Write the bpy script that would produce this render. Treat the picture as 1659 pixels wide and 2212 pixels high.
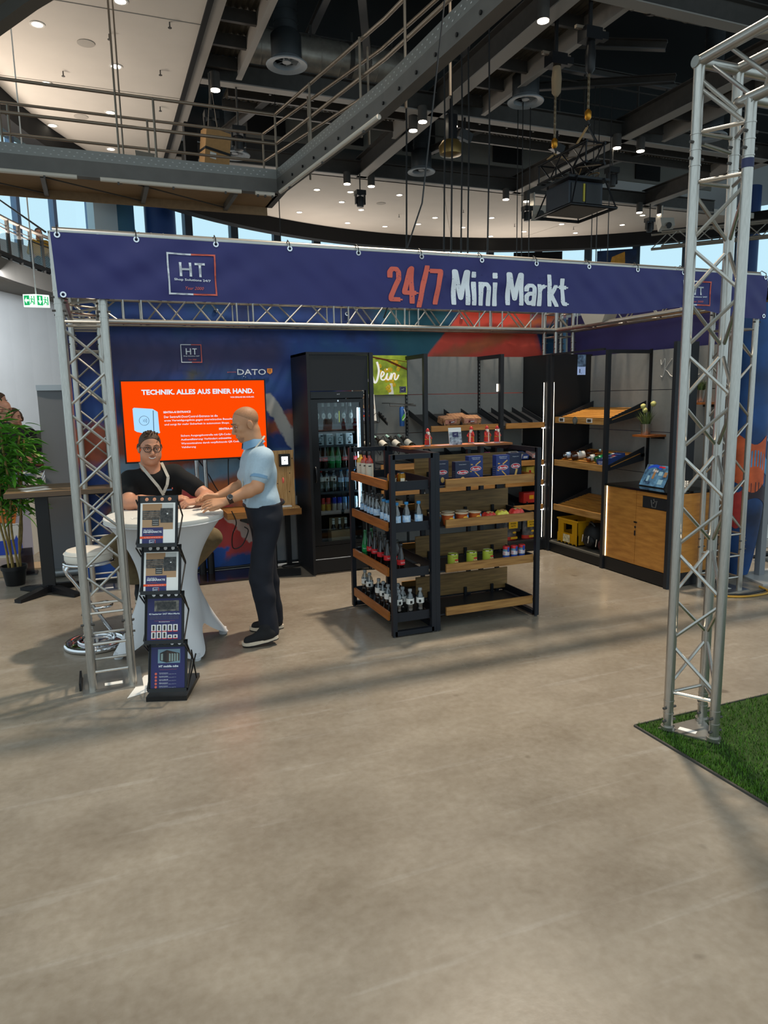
import bpy, bmesh, math, random
import numpy as np
from mathutils import Vector, Matrix, Euler

for _o in list(bpy.data.objects): bpy.data.objects.remove(_o)
SC = bpy.context.scene
COL = SC.collection
R = math.radians
random.seed(7)

# ---------------------------------------------------------------- camera, sky, lights, exposure
cam_data = bpy.data.cameras.new('camera')
cam = bpy.data.objects.new('camera', cam_data); COL.objects.link(cam)
SC.camera = cam
cam_data.sensor_fit = 'HORIZONTAL'; cam_data.sensor_width = 36.0
cam_data.lens = 36.0 * 1529.8 / 1659.0
cam_data.clip_end = 200
yaw, pitch, roll = R(21.748), R(9.206), R(1.085)
fwd = Vector((math.sin(yaw)*math.cos(pitch), math.cos(yaw)*math.cos(pitch), -math.sin(pitch)))
rgt0 = Vector((math.cos(yaw), -math.sin(yaw), 0)); dwn0 = fwd.cross(rgt0)
rgt = rgt0*math.cos(roll) + dwn0*math.sin(roll); dwn = -rgt0*math.sin(roll) + dwn0*math.cos(roll)
mw = Matrix(((rgt.x, -dwn.x, -fwd.x, 0), (rgt.y, -dwn.y, -fwd.y, 0), (rgt.z, -dwn.z, -fwd.z, 1.8), (0, 0, 0, 1)))
cam.matrix_world = mw

world = bpy.data.worlds.new('world'); SC.world = world; world.use_nodes = True
wb = world.node_tree.nodes['Background']
wb.inputs[0].default_value = (0.70, 0.88, 0.97, 1); wb.inputs[1].default_value = 1.1

def area(name, loc, target, size, power, color, shape='DISK', size_y=None, spread=180):
    d = bpy.data.lights.new(name, 'AREA'); d.shape = shape; d.size = size
    if size_y: d.size_y = size_y
    d.energy = power; d.color = color; d.spread = R(spread)
    o = bpy.data.objects.new(name, d); COL.objects.link(o); o.location = loc
    o.rotation_euler = (Vector(target)-Vector(loc)).to_track_quat('-Z', 'Y').to_euler()
    return o
WARM = (1.0, 0.86, 0.68)
# stage lamp under the black roof, then an unseen fill added for the foreground
area('stage_and_fill_lamp', (4.4, 6.1, 9.0), (2.8, 5.0, 0), 0.55, 450, WARM, spread=120)
area('stage_and_fill_lamp', (-1.0, 1.5, 8.2), (1.5, 4.5, 0), 1.6, 70, (1.0, 0.88, 0.74), spread=150)
# unseen fill lights added at gallery height to brighten the white ceilings
area('added_ceiling_fill', (-2.6, 17.6, 5.5), (0.5, 14.5, 12), 3.5, 240, (1.0, 0.87, 0.74), 'RECTANGLE', 0.8)
area('added_ceiling_fill', (-1.2, 19.8, 5.7), (-0.4, 18.2, 12), 3.0, 80, (1.0, 0.88, 0.76), 'RECTANGLE', 0.8)
area('added_ceiling_fill', (8.2, 28.0, 5.3), (9.5, 24.0, 10), 5.0, 170, (1.0, 0.88, 0.76), 'RECTANGLE', 0.8)
area('added_ceiling_fill', (17.0, 27.7, 5.3), (16.0, 24.0, 10), 5.0, 170, (1.0, 0.88, 0.76), 'RECTANGLE', 0.8)
area('added_wall_fill', (-0.4, 18.6, 4.6), (-1.0, 20.4, 2.0), 3.0, 150, (0.95, 0.97, 1.0), 'RECTANGLE', 0.5)  # unseen fill added to brighten the grey wall under the gallery
area('added_wall_fill', (-2.6, 17.0, 4.6), (-3.2, 18.6, 2.0), 2.0, 70, (1.0, 0.95, 0.9), 'RECTANGLE', 0.5)

SC.view_settings.view_transform = 'Standard'; SC.view_settings.look = 'None'
SC.view_settings.gamma = 1.0; SC.view_settings.use_curve_mapping = False
SC.view_settings.exposure = 0.0

# ---------------------------------------------------------------- helpers
def lin(h):
    if not isinstance(h, str): return tuple(h)
    h = h.lstrip('#'); v = [int(h[i:i+2], 16)/255 for i in (0, 2, 4)]
    return tuple(c/12.92 if c <= 0.04045 else ((c+0.055)/1.055)**2.4 for c in v)
MATS = {}
def M(name, col='#888888', rough=0.6, metal=0.0, var=0.0, scale=8.0, stretch=(1, 1, 1), emit=0.0, bump=0.0, trans=0.0, alpha=1.0, spec=0.5, col2=None, detail=4.0, ior=1.45):
    if name in MATS: return MATS[name]
    m = bpy.data.materials.new(name); MATS[name] = m; m.use_nodes = True
    nt = m.node_tree; b = nt.nodes['Principled BSDF']; c = lin(col)
    m.diffuse_color = (*c, 1)
    b.inputs['Base Color'].default_value = (*c, 1); b.inputs['Roughness'].default_value = rough
    b.inputs['Metallic'].default_value = metal; b.inputs['Specular IOR Level'].default_value = spec; b.inputs['IOR'].default_value = ior
    if trans: b.inputs['Transmission Weight'].default_value = trans
    if alpha < 1: b.inputs['Alpha'].default_value = alpha
    if emit:
        b.inputs['Emission Color'].default_value = (*c, 1); b.inputs['Emission Strength'].default_value = emit
    if var or bump:
        tc = nt.nodes.new('ShaderNodeTexCoord'); mp = nt.nodes.new('ShaderNodeMapping'); nz = nt.nodes.new('ShaderNodeTexNoise')
        nz.inputs['Scale'].default_value = scale; nz.inputs['Detail'].default_value = detail
        mp.inputs['Scale'].default_value = stretch
        nt.links.new(tc.outputs['Object'], mp.inputs['Vector']); nt.links.new(mp.outputs[0], nz.inputs['Vector'])
        if var:
            rp = nt.nodes.new('ShaderNodeValToRGB')
            c2 = lin(col2) if col2 else tuple(x*(1-var) for x in c); c1 = c if col2 else tuple(min(1, x*(1+var)) for x in c)
            rp.color_ramp.elements[0].position = 0.3; rp.color_ramp.elements[0].color = (*c2, 1)
            rp.color_ramp.elements[1].position = 0.7; rp.color_ramp.elements[1].color = (*c1, 1)
            nt.links.new(nz.outputs['Fac'], rp.inputs[0]); nt.links.new(rp.outputs[0], b.inputs['Base Color'])
            if emit: nt.links.new(rp.outputs[0], b.inputs['Emission Color'])
        if bump:
            bp = nt.nodes.new('ShaderNodeBump'); bp.inputs['Strength'].default_value = bump; bp.inputs['Distance'].default_value = 0.02
            nt.links.new(nz.outputs['Fac'], bp.inputs['Height']); nt.links.new(bp.outputs[0], b.inputs['Normal'])
    return m
def glow(name, col, strength, sample=False):
    m = M(name, '#000000', 0.5); b = m.node_tree.nodes['Principled BSDF']; c = lin(col)
    b.inputs['Emission Color'].default_value = (*c, 1); b.inputs['Emission Strength'].default_value = strength
    m.cycles.emission_sampling = 'AUTO' if sample else 'NONE'
    return m
def glassy(name, tint, gloss=0.08, rough=0.02):
    if name in MATS: return MATS[name]
    m = bpy.data.materials.new(name); MATS[name] = m; m.use_nodes = True; nt = m.node_tree
    for n in list(nt.nodes):
        if n.type == 'BSDF_PRINCIPLED': nt.nodes.remove(n)
    out = nt.nodes['Material Output']; t = nt.nodes.new('ShaderNodeBsdfTransparent'); g = nt.nodes.new('ShaderNodeBsdfGlossy')
    mx = nt.nodes.new('ShaderNodeMixShader'); t.inputs[0].default_value = (*lin(tint), 1); g.inputs['Roughness'].default_value = rough
    mx.inputs[0].default_value = gloss
    nt.links.new(t.outputs[0], mx.inputs[1]); nt.links.new(g.outputs[0], mx.inputs[2]); nt.links.new(mx.outputs[0], out.inputs[0])
    return m

class MB:
    def __init__(s): s.v = []; s.f = []
    def add(s, vs, fs):
        n = len(s.v); s.v += [tuple(v) for v in vs]; s.f += [tuple(i+n for i in f) for f in fs]; return s
    def box(s, c, d, rot=None):
        x, y, z = d[0]/2, d[1]/2, d[2]/2; vs = [(-x,-y,-z),(x,-y,-z),(x,y,-z),(-x,y,-z),(-x,-y,z),(x,-y,z),(x,y,z),(-x,y,z)]
        c = Vector(c)
        if rot is not None:
            e = Euler(rot).to_matrix(); vs = [e @ Vector(v) + c for v in vs]
        else: vs = [Vector(v)+c for v in vs]
        return s.add(vs, [(3,2,1,0),(4,5,6,7),(0,1,5,4),(1,2,6,5),(2,3,7,6),(3,0,4,7)])
    def b2(s, a, b): return s.box([(a[i]+b[i])/2 for i in range(3)], [abs(b[i]-a[i]) for i in range(3)])
    def cyl(s, p0, p1, r, r2=None, n=12, caps=True):
        r2 = r if r2 is None else r2; p0 = Vector(p0); p1 = Vector(p1); q = (p1-p0).to_track_quat('Z', 'Y')
        vs = []
        for p, rr in ((p0, r), (p1, r2)):
            for i in range(n):
                a = 2*math.pi*i/n; vs.append(p + q @ Vector((rr*math.cos(a), rr*math.sin(a), 0)))
        fs = [(i, (i+1) % n, n+(i+1) % n, n+i) for i in range(n)]
        if caps: fs += [tuple(range(n-1, -1, -1)), tuple(range(n, 2*n))]
        return s.add(vs, fs)
    def tube(s, pts, r, n=8, closed=False):
        P = [Vector(p) for p in pts]; m = len(P); vs = []; up = None
        rs = r if hasattr(r, '__len__') else [r]*m
        for i in range(m):
            if closed: d = P[(i+1) % m]-P[i-1]
            else: d = P[min(i+1, m-1)]-P[max(i-1, 0)]
            d.normalize()
            if up is None: up = Vector((0, 0, 1)) if abs(d.z) < 0.9 else Vector((1, 0, 0))
            a = d.cross(up); a.normalize(); b = a.cross(d); up = b
            for k in range(n):
                t = 2*math.pi*k/n; vs.append(P[i] + (a*math.cos(t) + b*math.sin(t))*rs[i])
        fs = []
        for i in range(m if closed else m-1):
            j = (i+1) % m
            for k in range(n): fs.append((i*n+k, i*n+(k+1) % n, j*n+(k+1) % n, j*n+k))
        if not closed: fs += [tuple(range(n-1, -1, -1)), tuple(range((m-1)*n, m*n))]
        return s.add(vs, fs)
    def lathe(s, prof, c=(0, 0, 0), n=16, cap=True):
        vs = []; c = Vector(c)
        for r, z in prof:
            for k in range(n):
                t = 2*math.pi*k/n; vs.append(c + Vector((r*math.cos(t), r*math.sin(t), z)))
        m = len(prof); fs = []
        for i in range(m-1):
            for k in range(n): fs.append((i*n+k, i*n+(k+1) % n, (i+1)*n+(k+1) % n, (i+1)*n+k))
        if cap: fs += [tuple(range(n-1, -1, -1)), tuple(range((m-1)*n, m*n))]
        return s.add(vs, fs)
    def poly(s, pts): return s.add(pts, [tuple(range(len(pts)))])
    def prism(s, pts, ext):
        n = len(pts); e = Vector(ext); a = [Vector(p) for p in pts]
        fs = [tuple(range(n-1, -1, -1)), tuple(range(n, 2*n))] + [(i, (i+1) % n, n+(i+1) % n, n+i) for i in range(n)]
        return s.add(a + [p+e for p in a], fs)
    def ball(s, c, r, nu=12, nv=8):
        r = r if hasattr(r, '__len__') else (r, r, r); c = Vector(c); vs = []; fs = []
        for i in range(nv+1):
            p = math.pi*i/nv
            for k in range(nu):
                t = 2*math.pi*k/nu; vs.append(c + Vector((r[0]*math.sin(p)*math.cos(t), r[1]*math.sin(p)*math.sin(t), r[2]*math.cos(p))))
        for i in range(nv):
            for k in range(nu): fs.append((i*nu+k, (i+1)*nu+k, (i+1)*nu+(k+1) % nu, i*nu+(k+1) % nu))
        return s.add(vs, fs)
    def grid(s, fn, nu, nv):
        vs = [fn(i/nu, j/nv) for j in range(nv+1) for i in range(nu+1)]
        return s.add(vs, [(j*(nu+1)+i, j*(nu+1)+i+1, (j+1)*(nu+1)+i+1, (j+1)*(nu+1)+i) for j in range(nv) for i in range(nu)])
    def xf(s, mat): s.v = [tuple(mat @ Vector(v)) for v in s.v]; return s

def worldloc(o):
    v = Vector((0, 0, 0))
    while o is not None: v += o.location; o = o.parent
    return v
def tag(o, label=None, cat=None, group=None, kind=None):
    if label: o['label'] = label
    if cat: o['category'] = cat
    if group: o['group'] = group
    if kind: o['kind'] = kind
    return o
def thing(name, label, cat, loc=(0, 0, 0), group=None, rz=0):
    o = bpy.data.objects.new(name, None); COL.objects.link(o); o.location = loc; o.rotation_euler = (0, 0, rz)
    o.empty_display_size = 0.1
    return tag(o, label, cat, group)
def mesh_of(name, mb, mat, off=Vector((0, 0, 0)), smooth=False):
    me = bpy.data.meshes.new(name); me.from_pydata([(v[0]-off.x, v[1]-off.y, v[2]-off.z) for v in mb.v], [], mb.f)
    for m in (mat if isinstance(mat, (list, tuple)) else [mat]): me.materials.append(m)
    if smooth:
        me.polygons.foreach_set('use_smooth', [True]*len(me.polygons))
        try: me.set_sharp_from_angle(angle=R(45 if smooth is True else smooth))
        except Exception: pass
    me.update(); return me
def part(name, mb, mat, parent=None, smooth=False, label=None, base=None):
    """one mesh object; vertices are given in world space and stored relative to its parent (or base point)"""
    off = worldloc(parent) if parent else Vector(base or (0, 0, 0))
    o = bpy.data.objects.new(name, mesh_of(name, mb, mat, off, smooth)); COL.objects.link(o)
    if parent: o.parent = parent
    else: o.location = off
    if label: o['label'] = label
    return o
def solo(name, mb, mat, label, cat, group=None, smooth=False, base=None):
    if base is None:
        xs = [v[0] for v in mb.v]; ys = [v[1] for v in mb.v]; base = ((min(xs)+max(xs))/2, (min(ys)+max(ys))/2, min(v[2] for v in mb.v))
    return tag(part(name, mb, mat, None, smooth, base=base), label, cat, group)
def struct(name, mb, mat, parent=None, smooth=False):
    o = part(name, mb, mat, parent, smooth)
    if not parent: o['kind'] = 'structure'
    return o
UNIT = {}
def rod(name, p0, p1, r, mat, parent, n=8):
    """a straight bar sharing one unit-cylinder mesh with all alike bars"""
    k = (mat.name, n)
    if k not in UNIT: UNIT[k] = mesh_of('bar_'+mat.name, MB().cyl((0, 0, 0), (0, 0, 1), 1, n=n), mat, smooth=True)
    p0 = Vector(p0); p1 = Vector(p1); d = p1-p0
    o = bpy.data.objects.new(name, UNIT[k]); COL.objects.link(o)
    o.rotation_mode = 'QUATERNION'; o.rotation_quaternion = d.to_track_quat('Z', 'Y'); o.scale = (r, r, d.length)
    if parent: o.parent = parent; o.location = p0-worldloc(parent)
    else: o.location = p0
    return o
def boxp(name, a, b, mat, parent=None, bev=0.0):
    return part(name, MB().b2(a, b), mat, parent)
def kids(o): return [c for c in bpy.data.objects if c.parent == o]
KIDS = {}
def dup(root, loc, rz=None, label=None, group=None, _ch=None):
    """a copy of a thing with copies of its parts and sub-parts (mesh data shared)"""
    if root.name not in KIDS: KIDS[root.name] = [(c, kids(c)) for c in kids(root)]
    r = root.copy(); COL.objects.link(r); r.location = loc
    if rz is not None: r.rotation_euler = (0, 0, rz)
    if label: r['label'] = label
    if group: r['group'] = group
    for c, gs in KIDS[root.name]:
        d = c.copy(); COL.objects.link(d); d.parent = r
        for g in gs:
            e = g.copy(); COL.objects.link(e); e.parent = d
    return r
TXT = {}
FRONT = (R(90), 0, 0); RIGHTW = (R(90), 0, R(-90)); FLAT = (0, 0, 0)
def text(s, h, loc, mat, parent, rot=FRONT, sx=1.0, bold=0.0, align='CENTER', name='lettering', width=None, shear=0.0):
    """printed lettering as a thin flat mesh; h = cap height in metres"""
    k = (s, bold, align, shear, mat.name)
    if k not in TXT:
        cu = bpy.data.curves.new('lettering', 'FONT'); cu.body = s; cu.align_x = align; cu.align_y = 'BOTTOM_BASELINE' if False else 'BOTTOM'
        cu.offset = bold; cu.shear = shear; cu.resolution_u = 2
        ob = bpy.data.objects.new('t', cu); COL.objects.link(ob)
        dg = bpy.context.evaluated_depsgraph_get(); me = bpy.data.meshes.new_from_object(ob.evaluated_get(dg))
        bpy.data.objects.remove(ob); me.materials.clear(); me.materials.append(mat)
        vv = [v.co for v in me.vertices]
        TXT[k] = (me, max(v.x for v in vv)-min(v.x for v in vv), max(v.y for v in vv)-min(v.y for v in vv), min(v.y for v in vv))
    me, w, hh, y0 = TXT[k]
    if width: sx_, sy_ = width/w, h/hh
    else: sx_, sy_ = h/hh*sx, h/hh
    o = bpy.data.objects.new(name, me); COL.objects.link(o); o.rotation_euler = rot; o.scale = (sx_, sy_, 1)
    e = Euler(rot).to_matrix(); off = e @ Vector((0, -y0*sy_, 0))
    o.location = Vector(loc)+off-(worldloc(parent) if parent else Vector((0, 0, 0)))
    if parent: o.parent = parent
    return o
def stroke(pts, w, n=6):
    """smooth hand-drawn stroke (Catmull-Rom) as list of points"""
    P = [Vector(p) for p in pts]; P = [P[0]]+P+[P[-1]]; out = []
    for i in range(1, len(P)-2):
        for t in [k/n for k in range(n)]:
            a, b, c, d = P[i-1], P[i], P[i+1], P[i+2]
            out.append(0.5*((2*b)+(c-a)*t+(2*a-5*b+4*c-d)*t*t+(3*b-a-3*c+d)*t**3))
    out.append(P[-2]); return out
# ---------------------------------------------------------------- materials shared by many things
ALU = M('brushed_aluminium', '#b3afa8', 0.33, 0.9, var=0.12, scale=9, stretch=(1, 1, 8), bump=0.03)
STEEL = M('dark_grey_steel', '#4a4744', 0.55, 0.2, var=0.1, scale=6)
STEEL_L = M('light_grey_steel', '#96918b', 0.6, 0.1)
RAIL = M('rail_steel', '#8d7f70', 0.4, 0.5)
BLACK = M('black_fabric', '#0b0b0d', 0.9)
BLK = M('black_plastic', '#121214', 0.45)
BLKM = M('black_metal', '#15161a', 0.4, 0.3)
SHELF = M('anthracite_steel', '#2a2c30', 0.45, 0.3, var=0.06, scale=30)
PANEL = M('grey_panel', '#82827f', 0.55, 0.1, var=0.04, scale=20)
WHITE = M('white_paint', '#d9d6d0', 0.7)
CHROME = M('chrome', '#d8d8da', 0.08, 1.0)
PAPER = M('white_paper', '#e4e2dd', 0.7)
def wood(name, c1, c2, st, rough=0.45, scale=5):
    return M(name, c1, rough, 0, var=0.3, col2=c2, scale=scale, stretch=st, detail=6, bump=0.02)
OAKX = wood('oak_along_x', '#b98145', '#8a5a2a', (1, 14, 14))
OAKY = wood('oak_along_y', '#b4742f', '#8d561f', (14, 1, 14))
DUCT = M('galvanised_duct', '#a09a90', 0.35, 0.45, var=0.2, scale=5)
DUCTD = M('dark_duct', '#33373a', 0.5, 0.3, var=0.12, scale=5)
DECK = M('black_roof_deck', '#101113', 0.9)
CEIL = M('white_ceiling_board', '#c9c2b9', 0.85, var=0.03, scale=1.5)
LAMPG = glow('lamp_glow', '#fff1d6', 14.0)
GLASS = glassy('window_glass', '#f2fcff', 0.04)

# ---------------------------------------------------------------- concrete floor
fm = bpy.data.materials.new('polished_concrete'); fm.use_nodes = True; nt = fm.node_tree; pb = nt.nodes['Principled BSDF']
tc = nt.nodes.new('ShaderNodeTexCoord')
def noise(sc, det=4, st=(1, 1, 1), rough=0.55):
    mp = nt.nodes.new('ShaderNodeMapping'); mp.inputs['Scale'].default_value = st
    n = nt.nodes.new('ShaderNodeTexNoise'); n.inputs['Scale'].default_value = sc; n.inputs['Detail'].default_value = det; n.inputs['Roughness'].default_value = rough
    nt.links.new(tc.outputs['Object'], mp.inputs[0]); nt.links.new(mp.outputs[0], n.inputs['Vector']); return n
def ramp(src, p0, c0, p1, c1):
    r = nt.nodes.new('ShaderNodeValToRGB'); r.color_ramp.elements[0].position = p0; r.color_ramp.elements[0].color = (*lin(c0), 1)
    r.color_ramp.elements[1].position = p1; r.color_ramp.elements[1].color = (*lin(c1), 1); nt.links.new(src, r.inputs[0]); return r
def mix(a, b, fac, mode='MULTIPLY'):
    m = nt.nodes.new('ShaderNodeMixRGB'); m.blend_type = mode; m.inputs[0].default_value = fac if not hasattr(fac, 'links') else 1
    nt.links.new(a, m.inputs[1]); nt.links.new(b, m.inputs[2])
    if hasattr(fac, 'links'): nt.links.new(fac, m.inputs[0])
    return m
base = ramp(noise(0.7, 6).outputs['Fac'], 0.3, '#958e84', 0.7, '#aaa296')
streak = ramp(noise(1.9, 7, (1, 1.5, 1), 0.65).outputs['Fac'], 0.32, '#d3cec8', 0.68, '#ffffff')
fine = ramp(noise(26, 5).outputs['Fac'], 0.3, '#e2ddd6', 0.7, '#ffffff')
spots = ramp(noise(3.4, 2).outputs['Fac'], 0.715, '#ffffff', 0.745, '#8d8175')
m1 = mix(base.outputs[0], streak.outputs[0], 0.8); m2 = mix(m1.outputs[0], fine.outputs[0], 0.7); m3 = mix(m2.outputs[0], spots.outputs[0], 0.5)
scr_ = noise(1.6, 3, (0.5, 7.0, 1)); scr_.inputs['Vector'].links[0].from_node.inputs['Rotation'].default_value = (0, 0, 0.7)
m3 = mix(m3.outputs[0], ramp(scr_.outputs['Fac'], 0.60, '#f0ece6', 0.66, '#ffffff').outputs[0], 0.8)
nt.links.new(m3.outputs[0], pb.inputs['Base Color'])
rr = ramp(noise(1.3, 5).outputs['Fac'], 0.3, '#7d7d7d', 0.7, '#a8a8a8'); nt.links.new(rr.outputs[0], pb.inputs['Roughness'])
bp = nt.nodes.new('ShaderNodeBump'); bp.inputs['Strength'].default_value = 0.08; bp.inputs['Distance'].default_value = 0.01
nt.links.new(noise(9, 5).outputs['Fac'], bp.inputs['Height']); nt.links.new(bp.outputs[0], pb.inputs['Normal'])
struct('floor', MB().b2((-24, -8, -0.2), (46, 42, 0)), fm)
# faint ring and hairline joints in the floor screed
JN = M('floor_joint', '#8a7f72', 0.8)
struct('trim_1', MB().tube([(-0.24+0.1*math.cos(a/12*math.pi), 3.55+0.1*math.sin(a/12*math.pi), -0.0035) for a in range(24)], 0.004, 5, True), JN)

# ---------------------------------------------------------------- round hall shell
CX, CY = 12.5, 14.0
def arc(R_, a0, a1, n): return [(CX+R_*math.cos(R(a0+(a1-a0)*i/n)), CY+R_*math.sin(R(a0+(a1-a0)*i/n))) for i in range(n+1)]
def seg_slab(pts, z0, z1): return MB().prism([(p[0], p[1], z0) for p in pts], (0, 0, z1-z0))
struct('roof', MB().prism([(p[0], p[1], 11.6) for p in arc(18.3, 0, 352, 44)], (0, 0, 0.3)), DECK)
# white suspended ceilings left of and behind the open truss field
aL = math.degrees(math.acos((2.28-CX)/14.5))
struct('ceiling_left', seg_slab([(2.28, CY+14.5*math.sin(R(aL)))]+arc(14.5, aL, 360-aL, 28)+[(2.28, CY-14.5*math.sin(R(aL)))], 8.5, 8.7), CEIL)
aB = math.degrees(math.asin((21.85-CY)/14.5))
struct('ceiling_back', seg_slab(arc(14.5, aB, aL if aL < 180-aB else 180-aB, 28)+([(2.28, 21.85)] if aL < 180-aB else []), 8.5, 8.7), CEIL)
def ring(name, R0, R1, z0, z1, a0, a1, n, mat):
    i, o = arc(R0, a0, a1, n), arc(R1, a0, a1, n); mb = MB()
    for k in range(n):
        mb.prism([(*i[k], z0), (*i[k+1], z0), (*o[k+1], z0), (*o[k], z0)], (0, 0, z1-z0))
    return struct(name, mb, mat)
ring('trim_2', 14.5, 14.9, 7.98, 8.75, 25, 215, 60, BLACK)          # black drape along the round ceiling edge
# joints between ceiling boards
JC = M('ceiling_joint', '#a8a199', 0.9)
for k, (a, b) in enumerate([((-9, 17.6), (2.28, 17.6)), ((-9, 14.2), (2.28, 14.2)), ((11.0, 21.9), (14.6, 28.3)), ((18.2, 21.9), (17.6, 27.6))]):
    struct('trim_%d' % (k+3), MB().tube([(*a, 8.497), (*b, 8.497)], 0.008, 4), JC)
# gallery ring, window wall
GAL = M('gallery_concrete', '#6c6963', 0.8, var=0.06, scale=2)
ring('floor_gallery', 15.0, 17.9, 4.72, 5.0, 20, 215, 60, GAL)
ring('wall_gallery_edge', 14.9, 15.0, 4.62, 5.05, 20, 215, 60, M('gallery_edge_steel', '#57544f', 0.7))
ring('wall_back', 16.4, 16.6, 0, 4.72, 62, 178, 40, M('grey_wall', '#c6cbce', 0.9, var=0.04, scale=1))
ring('wall_right', 17.4, 17.6, 0, 4.72, -8, 62, 20, M('grey_wall_warm', '#b5b2ac', 0.9))
ring('wall_parapet', 17.5, 17.7, 4.9, 6.45, 0, 215, 60, M('white_wall', '#cfd4d6', 0.8))
ring('wall_lintel', 17.5, 17.7, 9.75, 11.6, 0, 215, 60, M('white_wall_top', '#c6d0d4', 0.8))
tan = M('tan_panel', '#c4ae8c', 0.8)
ring('wall_tan_panel', 16.3, 16.38, 0.0, 4.6, 160.2, 172, 6, tan)
rail_m = M('handrail_steel', '#7b736c', 0.4, 0.6)
struct('trim_7', MB().tube([(*p, 1.02) for p in arc(16.25, 130, 160, 16)], 0.03, 8), rail_m)
# clerestory: mullions at the seen spacing, panes between, transoms
MUL = M('window_mullion', '#4f5b66', 0.5, 0.3); WFR = M('white_window_frame', '#c8d6da', 0.5)
mull = [213, 206, 199, 192, 185, 178, 171, 164, 157, 150.5, 144.0, 139.0, 134.0, 131, 124.0, 119.7, 112.7, 106.0, 99.7, 93.0, 86.5, 79.7, 72.0, 64.5, 57, 50, 43, 36, 29, 22, 15, 8, 1]
for k in range(len(mull)-1):
    a1, a0 = mull[k], mull[k+1]
    w = thing('window_%d' % (k+1), '', '', (CX+17.6*math.cos(R(a0)), CY+17.6*math.sin(R(a0)), 6.45))
    w['kind'] = 'structure'
    p, q = arc(17.6, a0, a1, 1)
    mb = MB().prism([(*p, 6.45), (*q, 6.45), (*q, 9.75), (*p, 9.75)], (0.01, -0.01, 0)); part('pane', mb, GLASS, w)
    wide = 0.17 if k > 13 else 0.07
    d = Vector((math.cos(R(a0)), math.sin(R(a0)), 0)); t = Vector((-d.y, d.x, 0)); c = Vector((CX, CY, 0))+d*17.6
    fm_ = MUL if k > 13 else M('slim_mullion', '#8597b5', 0.5)
    part('frame', MB().prism([c-t*wide-d*0.1+Vector((0, 0, 6.45)), c+t*wide-d*0.1+Vector((0, 0, 6.45)), c+t*wide+d*0.1+Vector((0, 0, 6.45)), c-t*wide+d*0.1+Vector((0, 0, 6.45))], (0, 0, 3.3)), fm_, w)
    mb = MB()
    for z in ((9.35, 9.7),) if k < 13 else ((9.0, 9.06), (9.6, 9.75)):
        mb.prism([(p[0], p[1], z[0]), (q[0], q[1], z[0]), (q[0]-0.05, q[1]-0.08, z[0]), (p[0]-0.05, p[1]-0.08, z[0])], (0, 0, z[1]-z[0]))
    part('rail', mb, WFR, w)
def column(n, a, R_, r, z0, z1, mat):
    struct('column_%d' % n, MB().cyl((CX+R_*math.cos(R(a)), CY+R_*math.sin(R(a)), z0), (CX+R_*math.cos(R(a)), CY+R_*math.sin(R(a)), z1), r, n=24), mat, smooth=True)
BLUE = M('blue_column', '#1e3f78', 0.5)
ring('trim_curtain', 17.2, 17.3, 6.4, 8.4, 61, 68.5, 6, BLACK)
for y_ in (17.0, 20.5):
    for z_ in (9.5, 10.0): rod('beam_rail', (2.7, y_, z_), (22.0, y_, z_), 0.025, STEEL, None)['kind'] = 'structure'
column(1, 126.6, 16.6, 0.53, 5.0, 11.6, BLUE); column(2, 34.5, 16.6, 0.42, 5.0, 10.2, BLUE)
struct('column_3', MB().prism([(*p, 5.0) for p in arc(17.2, 131.2, 134.6, 2)+arc(17.5, 131.2, 134.6, 2)[::-1]], (0, 0, 6.5)), M('pale_column', '#d5e2e6', 0.6))
struct('column_4', MB().prism([(*p, 5.0) for p in arc(17.3, 128.4, 131, 2)+arc(17.5, 128.4, 131, 2)[::-1]], (0, 0, 6.5)), M('tinted_glass_bay', '#5d8ba3', 0.2))

# ---------------------------------------------------------------- gallery balustrades
def balustrade(a0, a1, n, label, mesh_on=True):
    g = thing('balustrade', label, 'railing', (CX+14.95*math.cos(R((a0+a1)/2)), CY+14.95*math.sin(R((a0+a1)/2)), 5.0))
    pts = arc(14.95, a0, a1, n)
    part('handrail', MB().tube([(*p, 5.98) for p in arc(14.95, a0, a1, n*3)], 0.045, 8), rail_m, g, True)
    part('cable', MB().tube([(*p, 5.82) for p in arc(14.95, a0, a1, n*3)], 0.012, 5), BLK, g)
    part('cable', MB().tube([(*p, 5.74) for p in arc(14.95, a0, a1, n*3)], 0.02, 5), BLK, g)
    part('tray', MB().tube([(*p, 5.16) for p in arc(14.95, a0, a1, n*3)], 0.06, 6), BLK, g)
    for p in pts: rod('post', (*p, 4.8), (*p, 5.98), 0.045, STEEL, g)
    if mesh_on:
        mb = MB()
        for i in range(22):
            mb.tube([(*p, 5.24+i*0.022) for p in arc(14.95, a0, a1, n*2)], 0.0035, 3)
        o = part('mesh_infill', mb, M('mesh_wire', '#7fa0ad', 0.5), g); o['kind'] = 'stuff'
    return g
balustrade(150, 166.5, 8, 'mesh balustrade with dark posts on the round gallery above the exit sign')
balustrade(30, 45, 6, 'dark post railing on the gallery beside the blue column', False)

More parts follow.
